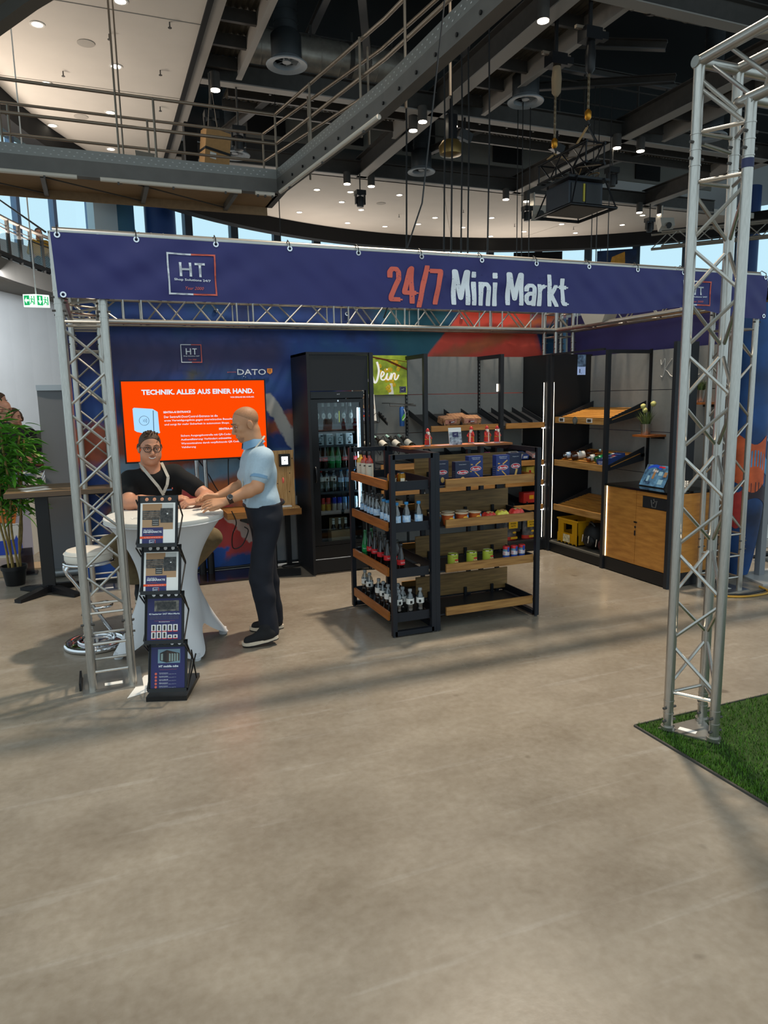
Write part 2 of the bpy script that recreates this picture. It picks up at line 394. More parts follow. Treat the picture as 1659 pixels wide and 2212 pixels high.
# ---------------------------------------------------------------- downlights and ceiling fittings
def downlight():
    t = thing('recessed_downlight', 'small round recessed downlight in the white ceiling board', 'lamp', group='recessed downlights in the white ceilings')
    part('trim_ring', MB().lathe([(0.13, 0), (0.13, -0.012), (0.095, -0.012), (0.095, 0)], n=14, cap=False), WHITE, t, True)
    part('lens', MB().cyl((0, 0, -0.004), (0, 0, 0.01), 0.095, n=14), LAMPG, t)
    return t
dl = downlight()
spots_ = [(-0.45, 15.16), (0.9, 16.41), (-0.45, 17.72), (0.84, 18.92), (-0.46, 20.2), (0.91, 13.87), (-1.7, 14.0), (-1.8, 16.5), (-1.8, 19.0), (0.9, 21.5)]
spots2 = [(8.43, 24.54), (8.32, 23.3), (9.43, 25.31), (10.0, 23.13), (12.32, 26.65), (12.5, 25.53), (14.27, 26.61), (17.09, 26.51), (17.83, 24.94), (19.35, 26.08), (21.75, 23.4), (7.2, 23.4), (15.5, 23.2), (14.6, 24.9), (11.2, 27.4), (16.2, 27.7), (20.3, 24.3), (20.0, 22.8), (17.0, 23.4), (9.6, 27.3), (7.4, 26.3)]
for i, (x, y) in enumerate(spots_+spots2):
    if i == 0: dl.location = (x, y, 8.5)
    else: dup(dl, (x, y, 8.5))
for i, (x, y) in enumerate([(0.35, 15.6), (0.2, 19.4), (9.8, 24.3), (15.9, 24.2)]):
    solo('ceiling_speaker', MB().lathe([(0.16, 8.5), (0.16, 8.488), (0.02, 8.485)], (x, y, 0), 18), M('speaker_grille', '#a9a39b', 0.8), 'flat round speaker grille in the white ceiling board', 'speaker', 'round ceiling speakers')
for i, (x, y) in enumerate([(1.75, 14.3), (0.75, 15.1), (1.75, 16.3), (-0.1, 17.0), (1.9, 18.2), (11, 25.5), (13, 24.2), (16, 25.5), (18.6, 25.2)]):
    solo('sprinkler', MB().cyl((x, y, 8.5), (x, y, 8.41), 0.012, n=6).cyl((x, y, 8.41), (x, y, 8.4), 0.035, n=8), STEEL, 'tiny sprinkler head poking out of the white ceiling', 'sprinkler', 'sprinkler heads')

# ---------------------------------------------------------------- roof steelwork of the dark field
def ibeam(name, a, b, h, w, mat, lower=None, kind='structure'):
    a = Vector(a); b = Vector(b); d = (b-a).normalized(); s = Vector((-d.y, d.x, 0)).normalized() if abs(d.z) < 0.9 else Vector((1, 0, 0)); u = s.cross(d)*-1
    if u.z < 0: u = -u
    mb = MB(); L = b-a
    def bar(off_u, hu, wu):
        c = a+u*off_u; mb.prism([c-s*wu/2, c+s*wu/2, c+s*wu/2+u*hu, c-s*wu/2+u*hu], L)
    g = thing(name, '', '', a); g['kind'] = kind
    bar(0, 0.025, w); part('flange', mb, lower or mat, g); mb = MB()
    bar(0.025, h-0.05, 0.03); part('web', mb, mat, g); mb = MB()
    bar(h-0.025, 0.025, w); part('flange', mb, mat, g)
    return g
n = 0
for x, w in ((2.48, 0.22), (8.13, 0.32), (13.7, 0.32), (19.2, 0.32)):
    n += 1; ibeam('beam_%d' % n, (x, 4.0, 8.5), (x, 21.8, 8.5), 0.55, w, STEEL, STEEL_L)
for y in (5.5, 11.0, 16.55, 21.75):
    n += 1; ibeam('beam_%d' % n, (2.6, y, 8.5), (22.4, y, 8.5), 0.45, 0.26, STEEL, STEEL_L)
struct('trim_8', MB().b2((2.28, 4, 8.45), (2.37, 21.85, 8.95)), BLACK)
struct('trim_9', MB().b2((2.3, 21.85, 8.5), (22.6, 21.93, 9.0)), STEEL)
# corrugated service decks beside the main beams, with ribs and a light trim beam
CORR = M('corrugated_deck', '#5b564c', 0.5, 0.5)
def deck(name, x0, x1, y0, y1, z, nrib):
    g = thing(name, '', '', ((x0+x1)/2, (y0+y1)/2, z)); g['kind'] = 'structure'
    mb = MB(); nx = max(6, int((x1-x0)/0.06)); nx += nx % 2
    pts = []
    for i in range(nx+1): pts.append((x0+(x1-x0)*i/nx, z+(0.03 if i % 2 else 0)))
    for i in range(nx): mb.poly([(pts[i][0], y0, pts[i][1]), (pts[i+1][0], y0, pts[i+1][1]), (pts[i+1][0], y1, pts[i+1][1]), (pts[i][0], y1, pts[i][1])])
    o = part('corrugated_sheet', mb, CORR, g)
    for i in range(nrib+1):
        y = y0+(y1-y0)*i/nrib
        part('rib', MB().b2((x0, y-0.015, z-0.22), (x1, y+0.015, z)).b2((x0, y-0.04, z-0.24), (x1, y+0.04, z-0.215)), STEEL, g)
    part('trim_beam', MB().b2((x1-0.02, y0, z-0.4), (x1+0.02, y1, z)).b2((x1-0.06, y0, z-0.42), (x1+0.06, y1, z-0.4)), STEEL_L, g)
    return g
deck('ceiling_deck_1', 2.62, 3.36, 9.5, 16.3, 8.95, 7); deck('ceiling_deck_2', 8.32, 9.3, 9.5, 16.3, 8.95, 7)
deck('ceiling_deck_3', 13.9, 14.9, 9.5, 16.3, 8.95, 7)
deck('ceiling_deck_4', 9.4, 13.5, 17.0, 18.6, 9.0, 2); deck('ceiling_deck_5', 3.4, 7.9, 17.0, 18.6, 9.0, 2)
deck('ceiling_deck_6', 14.0, 19.0, 17.0, 18.6, 9.0, 2)
# diagonal roof members
for k, (a, b) in enumerate([((4.6, 12.3, 9.3), (6.3, 16.2, 9.05)), ((3.6, 20.6, 8.7), (4.6, 17.6, 8.95)), ((7.0, 12.0, 9.9), (8.6, 16.0, 9.5)), ((5.3, 11.5, 10.8), (5.8, 20.0, 10.8)), ((10.3, 15.5, 9.9), (12.2, 13.4, 9.2)), ((11.5, 18.6, 10.2), (14.0, 15.0, 9.4)),
                        ((9.5, 20.6, 8.8), (10.8, 17.2, 9.0)), ((15.0, 20.6, 8.8), (16.5, 17.2, 9.0)), ((4.0, 14.5, 10.3), (7.9, 14.5, 10.3)), ((8.3, 13.0, 10.0), (13.5, 13.0, 10.0)), ((9.9, 17.0, 10.2), (19.0, 17.0, 10.2)), ((9.9, 19.4, 9.7), (19.0, 19.4, 9.7))]):
    ibeam('beam_%d' % (20+k), a, b, 0.2, 0.16, STEEL, M('mid_grey_steel', '#5f6062', 0.6, 0.1))
for k, x in enumerate([9.6, 10.4, 11.2, 12.0, 12.8, 14.6, 15.6, 16.6, 17.6, 4.2, 5.2, 6.2, 7.2]):
    rod('beam_%d' % (40+k), (x, 17.0, 8.6), (x, 17.0, 10.2), 0.03, STEEL, None)['kind'] = 'structure'
# pale wall strips and dark openings high behind the cross beam
PALE = M('upper_wall_panel', '#77756f', 0.9)
struct('wall_upper', MB().b2((4.0, 21.45, 9.2), (22.0, 21.5, 10.8)), PALE)
for k, x in enumerate([4.6, 7.0, 9.4, 12.6, 15.4, 18.4]):
    struct('trim_%d' % (30+k), MB().b2((x, 21.40, 9.3), (x+1.1, 21.45, 10.6)), DECK)
# ducts: two long spiral ducts and the drop ducts with fan diffusers
def spiral(name, a, b, r, mat, label):
    a = Vector(a); b = Vector(b); g = thing(name, label, 'duct', a); L = (b-a).length; d = (b-a).normalized()
    part('pipe', MB().cyl(a, b, r, n=24), mat, g, True); k = int(L/0.45); mb = MB()
    for i in range(1, k):
        p = a+d*(L*i/k); part('seam', MB().cyl(p-d*0.012, p+d*0.012, r+0.012, n=24), mat, g, True)
    part('collar', MB().cyl(a+d*L*0.62-d*0.05, a+d*L*0.62+d*0.05, r+0.03, n=24), STEEL, g, True)
spiral('spiral_duct', (3.5, 16.9, 9.5), (7.6, 16.9, 9.5), 0.38, DUCT, 'long galvanised spiral duct under the roof behind the left fan diffuser')
spiral('spiral_duct', (8.8, 12.6, 9.75), (12.6, 12.6, 9.75), 0.33, DUCT, 'shiny spiral duct under the roof right of the two hoists')
spiral('spiral_duct', (6.0, 10.6, 9.9), (9.0, 10.6, 9.9), 0.3, DUCT, 'spiral duct at the very top above the sloping catwalk')
def fan_drop(x, y, z, label):
    g = thing('fan_diffuser', label, 'air vent', (x, y, z))
    part('drop_duct', MB().cyl((x, y, z+0.55), (x, y, 11.5), 0.235, n=22), DUCTD, g, True)
    for i in range(9): part('duct_seam', MB().cyl((x, y, z+0.75+i*0.2), (x, y, z+0.765+i*0.2), 0.243, n=22), DUCTD, g, True)
    part('collar', MB().lathe([(0.235, 0.62), (0.3, 0.55), (0.3, 0.14), (0.28, 0.1)], (x, y, z), 24, False), DUCTD, g, True)
    part('rim', MB().lathe([(0.25, 0.12), (0.27, 0.03), (0.40, 0.0), (0.41, 0.02), (0.29, 0.12)], (x, y, z), 28, False), M('pale_blue_vent', '#8b9298', 0.5), g, True)
    part('hub', MB().cyl((x, y, z+0.06), (x, y, z+0.14), 0.085, n=16), M('pale_blue_vent', '#8b9298', 0.5), g, True)
    for k in range(7):
        a = 2*math.pi*k/7; b = a+0.5
        part('blade', MB().prism([(x+0.08*math.cos(a), y+0.08*math.sin(a), z+0.12), (x+0.26*math.cos(a), y+0.26*math.sin(a), z+0.14), (x+0.26*math.cos(b), y+0.26*math.sin(b), z+0.09), (x+0.08*math.cos(b), y+0.08*math.sin(b), z+0.08)], (0, 0, 0.006)), M('pale_blue_vent', '#8b9298', 0.5), g)
fan_drop(4.02, 14.81, 8.3, 'round fan diffuser nearest the left white ceiling, on a dark drop duct')
fan_drop(9.52, 14.77, 8.3, 'round fan diffuser between the main beam and the hoist chains')
fan_drop(4.0, 20.4, 8.3, 'round fan diffuser half hidden behind the catwalk railing')
fan_drop(9.41, 20.11, 8.3, 'round fan diffuser farthest back, beside the hanging cables')
fan_drop(15.36, 15.1, 8.3, 'round fan diffuser behind the near truss tower')
# cylinder downlights hung in pairs at the beams
def can(x, y, z=8.22):
    t = thing('cylinder_lamp', 'dark cylinder downlight hanging beside a roof beam', 'lamp', (0, 0, 0), 'cylinder downlights along the roof beams')
    part('housing', MB().cyl((0, 0, 0.01), (0, 0, 0.34), 0.11, n=16), STEEL, t, True)
    part('lens', MB().cyl((0, 0, -0.006), (0, 0, 0.012), 0.1, n=16), LAMPG, t)
    t.location = (x, y, z); return t
c0 = can(7.72, 16.95)
for x, y in [(7.7, 16.36), (8.53, 16.39), (13.38, 16.33), (14.16, 16.32), (7.61, 21.6), (8.4, 21.6), (13.2, 21.6), (14.0, 21.6), (18.79, 21.6), (19.74, 21.6), (7.75, 11.5), (2.83, 16.2), (2.83, 21.4)]:
    dup(c0, (x, y, 8.22))
# ---------------------------------------------------------------- catwalk
CW = M('catwalk_steel', '#66635f', 0.5, 0.3, var=0.08, scale=4); KICK = M('perforated_kick_plate', '#80817e', 0.45, 0.5)
WOODU = M('catwalk_underside', '#94795a', 0.8, var=0.12, scale=12, stretch=(1, 12, 1))
g = thing('catwalk', 'steel catwalk with pipe railings crossing above the stand and turning at a corner', 'catwalk', (3.35, 13.2, 5.45))
A = [(-7, 13.22), (3.32, 13.22), (3.77, 9.19), (3.93, 5.4)]
LEG = [Vector((3.32, 13.22, 0)), Vector((3.77, 9.19, 0)), Vector((3.93, 5.4, 0))]
def leg(t, z=0):
    p = LEG[0].lerp(LEG[1], t/0.52) if t < 0.52 else LEG[1].lerp(LEG[2], (t-0.52)/0.48)
    return Vector((p.x, p.y, z))
def along(pts, off=0): return pts
def vplate(pts, z0, z1, th):
    mb = MB()
    for i in range(len(pts)-1):
        a, b = Vector((*pts[i], z0)), Vector((*pts[i+1], z0)); d = (b-a).normalized(); s = Vector((-d.y, d.x, 0))*th
        mb.prism([a, b, b+s, a+s], (0, 0, z1-z0))
    return mb
part('kick_plate', vplate(A, 5.70, 5.86, 0.012), KICK, g)
part('edge_channel', vplate(A, 5.45, 5.70, 0.02), CW, g)
mb = MB(); mb.prism([(-7, 13.14, 5.43), (3.32, 13.14, 5.43), (3.32, 13.3, 5.43), (-7, 13.3, 5.43)], (0, 0, 0.02))
for i in (0, 1):
    a, b = LEG[i]+Vector((-0.08, 0, 5.43)), LEG[i+1]+Vector((-0.08, 0, 5.43)); mb.prism([a, b, b+Vector((0.16, 0, 0)), a+Vector((0.16, 0, 0))], (0, 0, 0.02))
part('channel_flange', mb, CW, g)
part('deck_underside', MB().b2((-7, 13.25, 5.50), (3.4, 14.4, 5.54)), WOODU, g)
part('deck_underside', MB().prism([(3.36, 14.4, 5.5), (3.34, 13.2, 5.5), (3.79, 9.19, 5.5), (3.95, 5.4, 5.5), (4.08, 5.4, 5.5), (3.92, 9.19, 5.5), (3.5, 13.2, 5.5), (3.5, 14.4, 5.5)], (0, 0, 0.04)), STEEL, g)
part('back_channel', vplate([(-7, 14.38), (3.4, 14.38)], 5.35, 5.7, 0.03), WOODU, g)
for i, x in enumerate([-5.5, -3.9, -2.2, -0.55, 1.05, 2.55]):
    part('cross_beam', MB().b2((x, 13.25, 5.38), (x+0.07, 14.38, 5.5)), CW, g)
    if i: part('brace_rod', MB().tube([(x, 14.3, 5.42), (x-1.6, 13.3, 5.42)], 0.012, 5), STEEL, g)
holes = MB(); HOLE = M('kick_plate_hole', '#b5b6b5', 0.5)
for i in range(46):
    x = -2.1+i*0.115
    for dz, dx in ((0, 0), (0.06, 0.05)):
        holes.poly([(x+dx, 13.217, 5.74+dz), (x+dx+0.028, 13.217, 5.74+dz), (x+dx+0.028, 13.217, 5.756+dz), (x+dx, 13.217, 5.756+dz)])
for i in range(60):
    t = 0.01+i*0.016; p = leg(t)
    for dz, dt in ((0, 0), (0.06, 0.007)):
        q = leg(t+dt); q2 = leg(t+dt+0.004)
        holes.poly([(q2.x-0.004, q2.y, 5.74+dz), (q.x-0.004, q.y, 5.74+dz), (q.x-0.004, q.y, 5.756+dz), (q2.x-0.004, q2.y, 5.756+dz)])
o = part('kick_plate_holes', holes, HOLE, g); o['kind'] = 'stuff'
bolts = MB()
for i in range(16):
    q = leg(0.04+i*0.06, 5.57); bolts.cyl(q, q+Vector((-0.02, 0, 0)), 0.022, n=6)
o = part('bolt', bolts, BLK, g); o['kind'] = 'stuff'
# railings: two pipes each side
F2 = (4.75, 6.6)
def pipe(nm, pts, r=0.026): part(nm, MB().tube(pts, r, 8), RAIL, g, True)
for z in (6.82, 6.33): pipe('handrail' if z > 6.5 else 'mid_rail', [(-7, 13.32, z), (-1, 13.32, z), (3.36, 13.34, z), (4.0, 9.65, z), (4.4, 5.6, z)], 0.028)
for z in (6.82, 6.33): pipe('handrail' if z > 6.5 else 'mid_rail', [(-7, 14.32, z), (-1, 14.32, z), (3.36, 14.34, z), (4.27, 10.45, z), (F2[0], F2[1], z)], 0.026)
for x in (-5.2, -3.1, -1.05, 1.28, 3.36): rod('rail_post', (x, 13.32, 5.5), (x, 13.32, 6.82), 0.02, RAIL, g)
for x in (-5.0, -3.0, -1.0, 1.25, 3.36): rod('rail_post', (x, 14.32, 5.5), (x, 14.32, 6.82), 0.02, RAIL, g)
for t in (0.27, 0.58, 0.8): p = Vector((3.36, 13.34)).lerp(Vector((4.2, 8.0)), t); rod('rail_post', (p.x, p.y, 5.5), (p.x, p.y, 6.82), 0.02, RAIL, g)
for t in (0.25, 0.5, 0.75): p = Vector((3.36, 14.34)).lerp(Vector(F2), t); rod('rail_post', (p.x, p.y, 5.5), (p.x, p.y, 6.82), 0.018, RAIL, g)
TUBE_W = M('white_tube', '#d8cfc2', 0.4)
for (x0, x1) in ((-5.0, -1.0), (-0.75, 0.25-1.4), (0.55, 0.56)): pass
def tubelight(label, a, b):
    t = thing('tube_light', label, 'lamp', a)
    part('tube', MB().cyl(a, b, 0.035, n=10), TUBE_W, t, True)
    a, b = Vector(a), Vector(b)
    for f in (0.12, 0.5, 0.88): p = a.lerp(b, f); part('clip', MB().box(p+Vector((0, 0, -0.03)), (0.03, 0.05, 0.06)), STEEL, t)
tubelight('white tube light under the catwalk edge, leftmost of three', (-4.0, 13.1, 5.40), (0.0, 13.1, 5.40))
tubelight('long white tube light under the catwalk edge over the left tower', (0.35, 13.1, 5.40), (2.65, 13.1, 5.40))
tubelight('short white tube light at the catwalk corner', (2.9, 13.1, 5.40), (3.24, 13.1, 5.40))
tubelight('long tube light under the sloping catwalk leg', (3.30, 12.9, 5.40), (3.70, 9.19, 5.40))
# steel hanger rods of the catwalk
for i, (x, y, l) in enumerate([(0.68, 13.3, 'pair of steel hanger rods dropping past the white ceiling to the catwalk'), ]):
    h = thing('hanger_rod', l, 'rod', (x, y, 5.5))
    rod('rod', (x, y, 5.4), (x, y, 8.5), 0.017, RAIL, h); rod('rod', (x+0.09, y+0.35, 5.5), (x+0.09, y+0.35, 8.5), 0.014, RAIL, h)
part_ = solo('paper_sheet', MB().prism([(1.0, 14.2, 6.25), (1.34, 14.2, 6.22), (1.3, 14.2, 5.98), (1.14, 14.2, 5.85), (1.02, 14.2, 6.02)], (0, 0.01, 0)), M('grey_plastic_sheet', '#8b8479', 0.7), 'grey plastic sheet hanging from the catwalk railing', 'sheet')

# ---------------------------------------------------------------- rigging over the stand
CARD = M('cardboard', '#b08757', 0.8, var=0.08, scale=14)
def moving_head(x, y, z, label):
    t = thing('stage_light', label, 'stage light', (x, y, z))
    part('base', MB().box((x, y, z+0.32), (0.3, 0.26, 0.14)), BLK, t)
    for dx in (-0.14, 0.14): part('yoke_arm', MB().box((x+dx, y, z+0.13), (0.035, 0.1, 0.28)), BLK, t)
    part('head', MB().lathe([(0.02, -0.17), (0.1, -0.16), (0.12, 0.0), (0.11, 0.12), (0.03, 0.16)], (x, y, z+0.08), 14), BLK, t, True)
    part('clamp', MB().cyl((x, y, z+0.38), (x, y, 8.5), 0.022), STEEL, t)
    return t
moving_head(2.7, 16.1, 7.35, 'black stage light hanging left of the cardboard box, by the white ceiling edge')
moving_head(3.35, 16.6, 7.3, 'black stage light hanging right of the cardboard box')
bx = thing('cardboard_box', 'brown cardboard box strapped up behind the catwalk railing', 'box', (2.55, 15.3, 6.45))
part('carton', MB().box((2.62, 15.4, 6.75), (0.52, 0.3, 0.75), (0.0, 0.12, 0.25)), CARD, bx)
part('strap', MB().box((2.62, 15.4, 6.72), (0.54, 0.32, 0.05), (0.0, 0.12, 0.25)), BLK, bx)
part('shipping_label', MB().box((2.55, 15.22, 6.62), (0.13, 0.005, 0.12), (0.0, 0.12, 0.25)), PAPER, bx)
part('sling', MB().tube([(2.5, 15.4, 7.1), (2.6, 15.4, 8.1), (2.7, 15.4, 7.1)], 0.01, 5), RAIL, bx)
solo('black_case', MB().box((2.19, 15.75, 6.85), (0.24, 0.3, 0.95)), BLACK, 'black speaker case hanging beside the cardboard box', 'speaker')
# chain hoists
SAND = M('hoist_bag', '#8f7c62', 0.8); BRASS = M('brass_hook', '#c98a2c', 0.35, 0.8); CHAIN = M('hoist_chain', '#8d7d66', 0.4, 0.8)
def hoist(x, y, zm, zh, label, bagmat):
    t = thing('chain_hoist', label, 'hoist', (x, y, zh))
    part('motor', MB().box((x, y, zm), (0.34, 0.26, 0.2)).box((x+0.25, y, zm+0.02), (0.2, 0.14, 0.12)), BLKM, t)
    part('bracket', MB().box((x, y, zm+0.1), (0.62, 0.06, 0.05)), RAIL, t)
    part('top_strap', MB().b2((x-0.03, y-0.02, zm+0.1), (x+0.03, y+0.02, 8.69)), BLK, t)
    part('chain_bag', MB().lathe([(0.07, -0.08), (0.095, -0.3), (0.085, -0.55), (0.03, -0.62)], (x+0.02, y, zm), 10), bagmat, t, True)
    mb = MB(); z = zh+0.16; k = 0
    while z < zm-0.1:
        mb.box((x, y, z), (0.046, 0.014, 0.06) if k % 2 else (0.014, 0.046, 0.06)); z += 0.05; k += 1
    o = part('chain', mb, CHAIN, t); o['kind'] = 'stuff'
    part('hook_block', MB().lathe([(0.03, 0.16), (0.06, 0.12), (0.06, 0.02), (0.03, -0.02)], (x, y, zh), 10), BRASS, t, True)
    part('hook', MB().tube([(x, y, zh), (x+0.04, y, zh-0.08), (x, y, zh-0.15), (x-0.05, y, zh-0.1)], 0.018, 6), BLK, t)
    return t
hoist(8.45, 12.1, 7.93, 6.42, 'chain hoist nearer the main beam with a sand coloured chain bag', SAND)
hoist(8.52, 11.2, 7.98, 6.62, 'chain hoist with black bag on the right of the pair', BLK)
def sling(x, y, z0, z1, dy, m): pass
t = thing('black_truss', 'short black box truss hung from the two chain hoists', 'truss', (8.54, 11.7, 5.85))
X0, X1, Z0, Z1, Y0, Y1 = 8.33, 8.72, 5.83, 6.17, 10.95, 12.45
for x in (X0, X1):
    for z in (Z0, Z1): rod('chord', (x, Y0, z), (x, Y1, z), 0.025, BLKM, t)
ys = [Y0+0.06+i*(Y1-Y0-0.12)/4 for i in range(5)]
for i in range(4):
    for x in (X0, X1):
        p, q = (Z0, Z1) if i % 2 else (Z1, Z0); rod('brace', (x, ys[i], p), (x, ys[i+1], q), 0.013, BLKM, t)
    for z in (Z0, Z1):
        p, q = (X0, X1) if i % 2 else (X1, X0); rod('brace', (p, ys[i], z), (q, ys[i+1], z), 0.013, RAIL, t)
for y in (Y0+0.03, Y1-0.03):
    rod('end_bar', (X0, y, Z0), (X1, y, Z0), 0.015, BLKM, t); rod('end_bar', (X0, y, Z1), (X1, y, Z1), 0.015, BLKM, t)
    for x in (X0, X1): rod('end_bar', (x, y, Z0), (x, y, Z1), 0.015, BLKM, t)
SL = M('sling_webbing', '#a38258', 0.8)
for nm, hx, hy, hz, lab in (('a', 8.45, 12.1, 6.3, 'tan lifting sling under the hoist with the sand coloured bag'), ('b', 8.52, 11.2, 6.5, 'tan and black lifting sling under the hoist with the black bag')):
    s_ = thing('lifting_sling', lab, 'sling', (hx, hy, Z1))
    part('strap', MB().tube([(hx, hy, hz), (X0, hy+0.05, Z1+0.03)], 0.022, 6), SL, s_)
    part('strap', MB().tube([(hx, hy, hz), (X1, hy-0.05, Z1+0.03)], 0.022, 6), BLK if nm == 'b' else SL, s_)
sp = thing('hanging_speaker', 'dark blue black boxed projector with white underside hung below the black truss', 'projector', (8.62, 11.7, 5.1))
BODY = M('navy_housing', '#171d29', 0.4)
part('housing', MB().b2((8.25, 11.35, 5.2), (9.0, 12.05, 5.62)), BODY, sp)
part('grille', MB().b2((8.3, 11.335, 5.24), (8.55, 11.35, 5.58)).b2((8.62, 11.335, 5.24), (8.95, 11.35, 5.58)), BLK, sp)
part('warning_sticker', MB().b2((8.56, 11.33, 5.27), (8.6, 11.345, 5.58)), M('yellow_sticker', '#a99a25', 0.5), sp)
part('underside', MB().b2((8.22, 11.2, 5.15), (9.0, 12.0, 5.19)), M('grey_white_panel', '#807a76', 0.7), sp)
fr = [(8.1, 11.05, 5.13), (9.08, 11.05, 5.13), (9.08, 12.15, 5.13), (8.1, 12.15, 5.13)]
part('bumper_frame', MB().tube(fr, 0.03, 8, True), BLKM, sp, True)
for p in fr: rod('frame_post', p, (p[0]*0.6+8.62*0.4, p[1]*0.8+11.7*0.2, 5.66), 0.014, BLKM, sp)
part('top_plate', MB().b2((8.15, 11.2, 5.63), (9.05, 12.1, 5.67)), BLKM, sp)
for k in range(3): rod('drop_tube', (8.4+0.15*k, 11.5+0.2*k, 5.66), (8.4+0.1*k, 11.5+0.2*k, 5.805), 0.02, BLKM, sp)
for k in range(4):
    c = [(8.3+0.2*k, 11.3+0.1*k, 5.72), (8.2+0.2*k, 11.2, 5.80-0.02*k), (8.4+0.12*k, 11.4, 5.77), (8.5+0.1*k, 11.6, 5.7)]
    part('cable', MB().tube(stroke(c, 0), 0.01, 5), M('tan_cable', '#8e6f49', 0.6) if k % 2 else BLK, sp)
# cables, drops and small roof fixtures
def cable(label, pts, r=0.012, mat=BLK, group=None): return solo('cable', MB().tube(pts, r, 5), mat, label, 'cable', group)
for i, (x, y, z0) in enumerate([(6.05, 12.0, 3.2), (6.3, 12.2, 3.2), (6.45, 12.1, 3.1), (6.5, 12.6, 3.2), (6.75, 12.4, 3.0), (6.95, 12.0, 3.1), (5.4, 12.2, 3.2)]):
    cable('black cable dropping from the roof behind the middle of the banner', [(x, y, 9.2), (x+0.03, y, 6.5), (x-0.02, y, z0)], 0.016, BLK, 'cables dropping behind the banner')
for i, (x, y) in enumerate([(9.6, 15), (9.8, 15), (11.6, 15), (11.75, 15), (12.1, 15), (10.1, 16), (4.3, 17)]):
    cable('thin black cable hanging from the dark roof', [(x, y, 9), (x+0.01, y, 3.4)], 0.012, BLK, 'thin roof cables')
solo('cable', MB().tube([(2.63, 6.5, 2.55), (3.0, 6.4, 3.6), (3.25, 6.4, 5.4)], 0.008, 5), BLK, 'black cable pair running down behind the red part of the backdrop', 'cable')
pulley = thing('pulley_block', 'black and brass pulley block hanging where the roof beams cross', 'pulley', (8.05, 15.6, 7.3))
part('housing', MB().box((8.05, 15.6, 7.75), (0.22, 0.22, 0.8)), BLKM, pulley); part('rod', MB().cyl((8.05, 15.6, 8.1), (8.05, 15.6, 8.5), 0.02), BLKM, pulley)
part('sheave', MB().lathe([(0.05, 0), (0.25, 0.05), (0.28, 0.22), (0.2, 0.34)], (8.05, 15.6, 7.25), 16), M('brass_sheave', '#8d7444', 0.35, 0.7), pulley, True)
for x, lab in ((7.95, 'small black moving head hanging below the left ceiling lamp pair'), (13.9, 'small black moving head hanging behind the speaker box'), (19.1, 'small black moving head right of the hanging projector')):
    moving_head(x, 21.4, 7.62, lab)
WSP = M('white_speaker', '#c9c4ba', 0.5)
for x, lab in ((14.4, 'white wall speaker beside the moving head left of the hanging projector'), (19.9, 'white wall speaker near the right end of the back ceiling edge')):
    t = thing('white_speaker', lab, 'speaker', (x, 21.5, 7.7))
    part('cabinet', MB().box((x, 21.45, 7.85), (0.5, 0.35, 0.34), (R(-25), 0, R(-20))), WSP, t)
    part('cone', MB().cyl((x-0.07, 21.24, 7.78), (x-0.075, 21.2, 7.765), 0.11, n=16), BLK, t)
    part('bracket', MB().b2((x-0.2, 21.45, 7.9), (x-0.16, 21.75, 8.5)), WSP, t)
t = moving_head(13.3, 16.4, 7.35, 'pale camera head hanging under the cross beam right of the black truss')
for (x, y, lab) in ((8.9, 16.5, 'small black spotlight clipped under the cross beam near the pulley'), (11.6, 16.5, 'black box of electronics hanging under the cross beam')):
    solo('spotlight', MB().box((x, y, 8.1), (0.35, 0.2, 0.2), (0.2, 0.3, 0)).cyl((x, y, 8.2), (x, y, 8.5), 0.03), BLK, lab, 'stage light')
solo('cable', MB().tube([(-1.25, 9.0, 4.3), (-0.19, 4.62, 2.76)], 0.006, 5), BLK, 'thin black guy wire tied to the left end of the banner', 'cable')
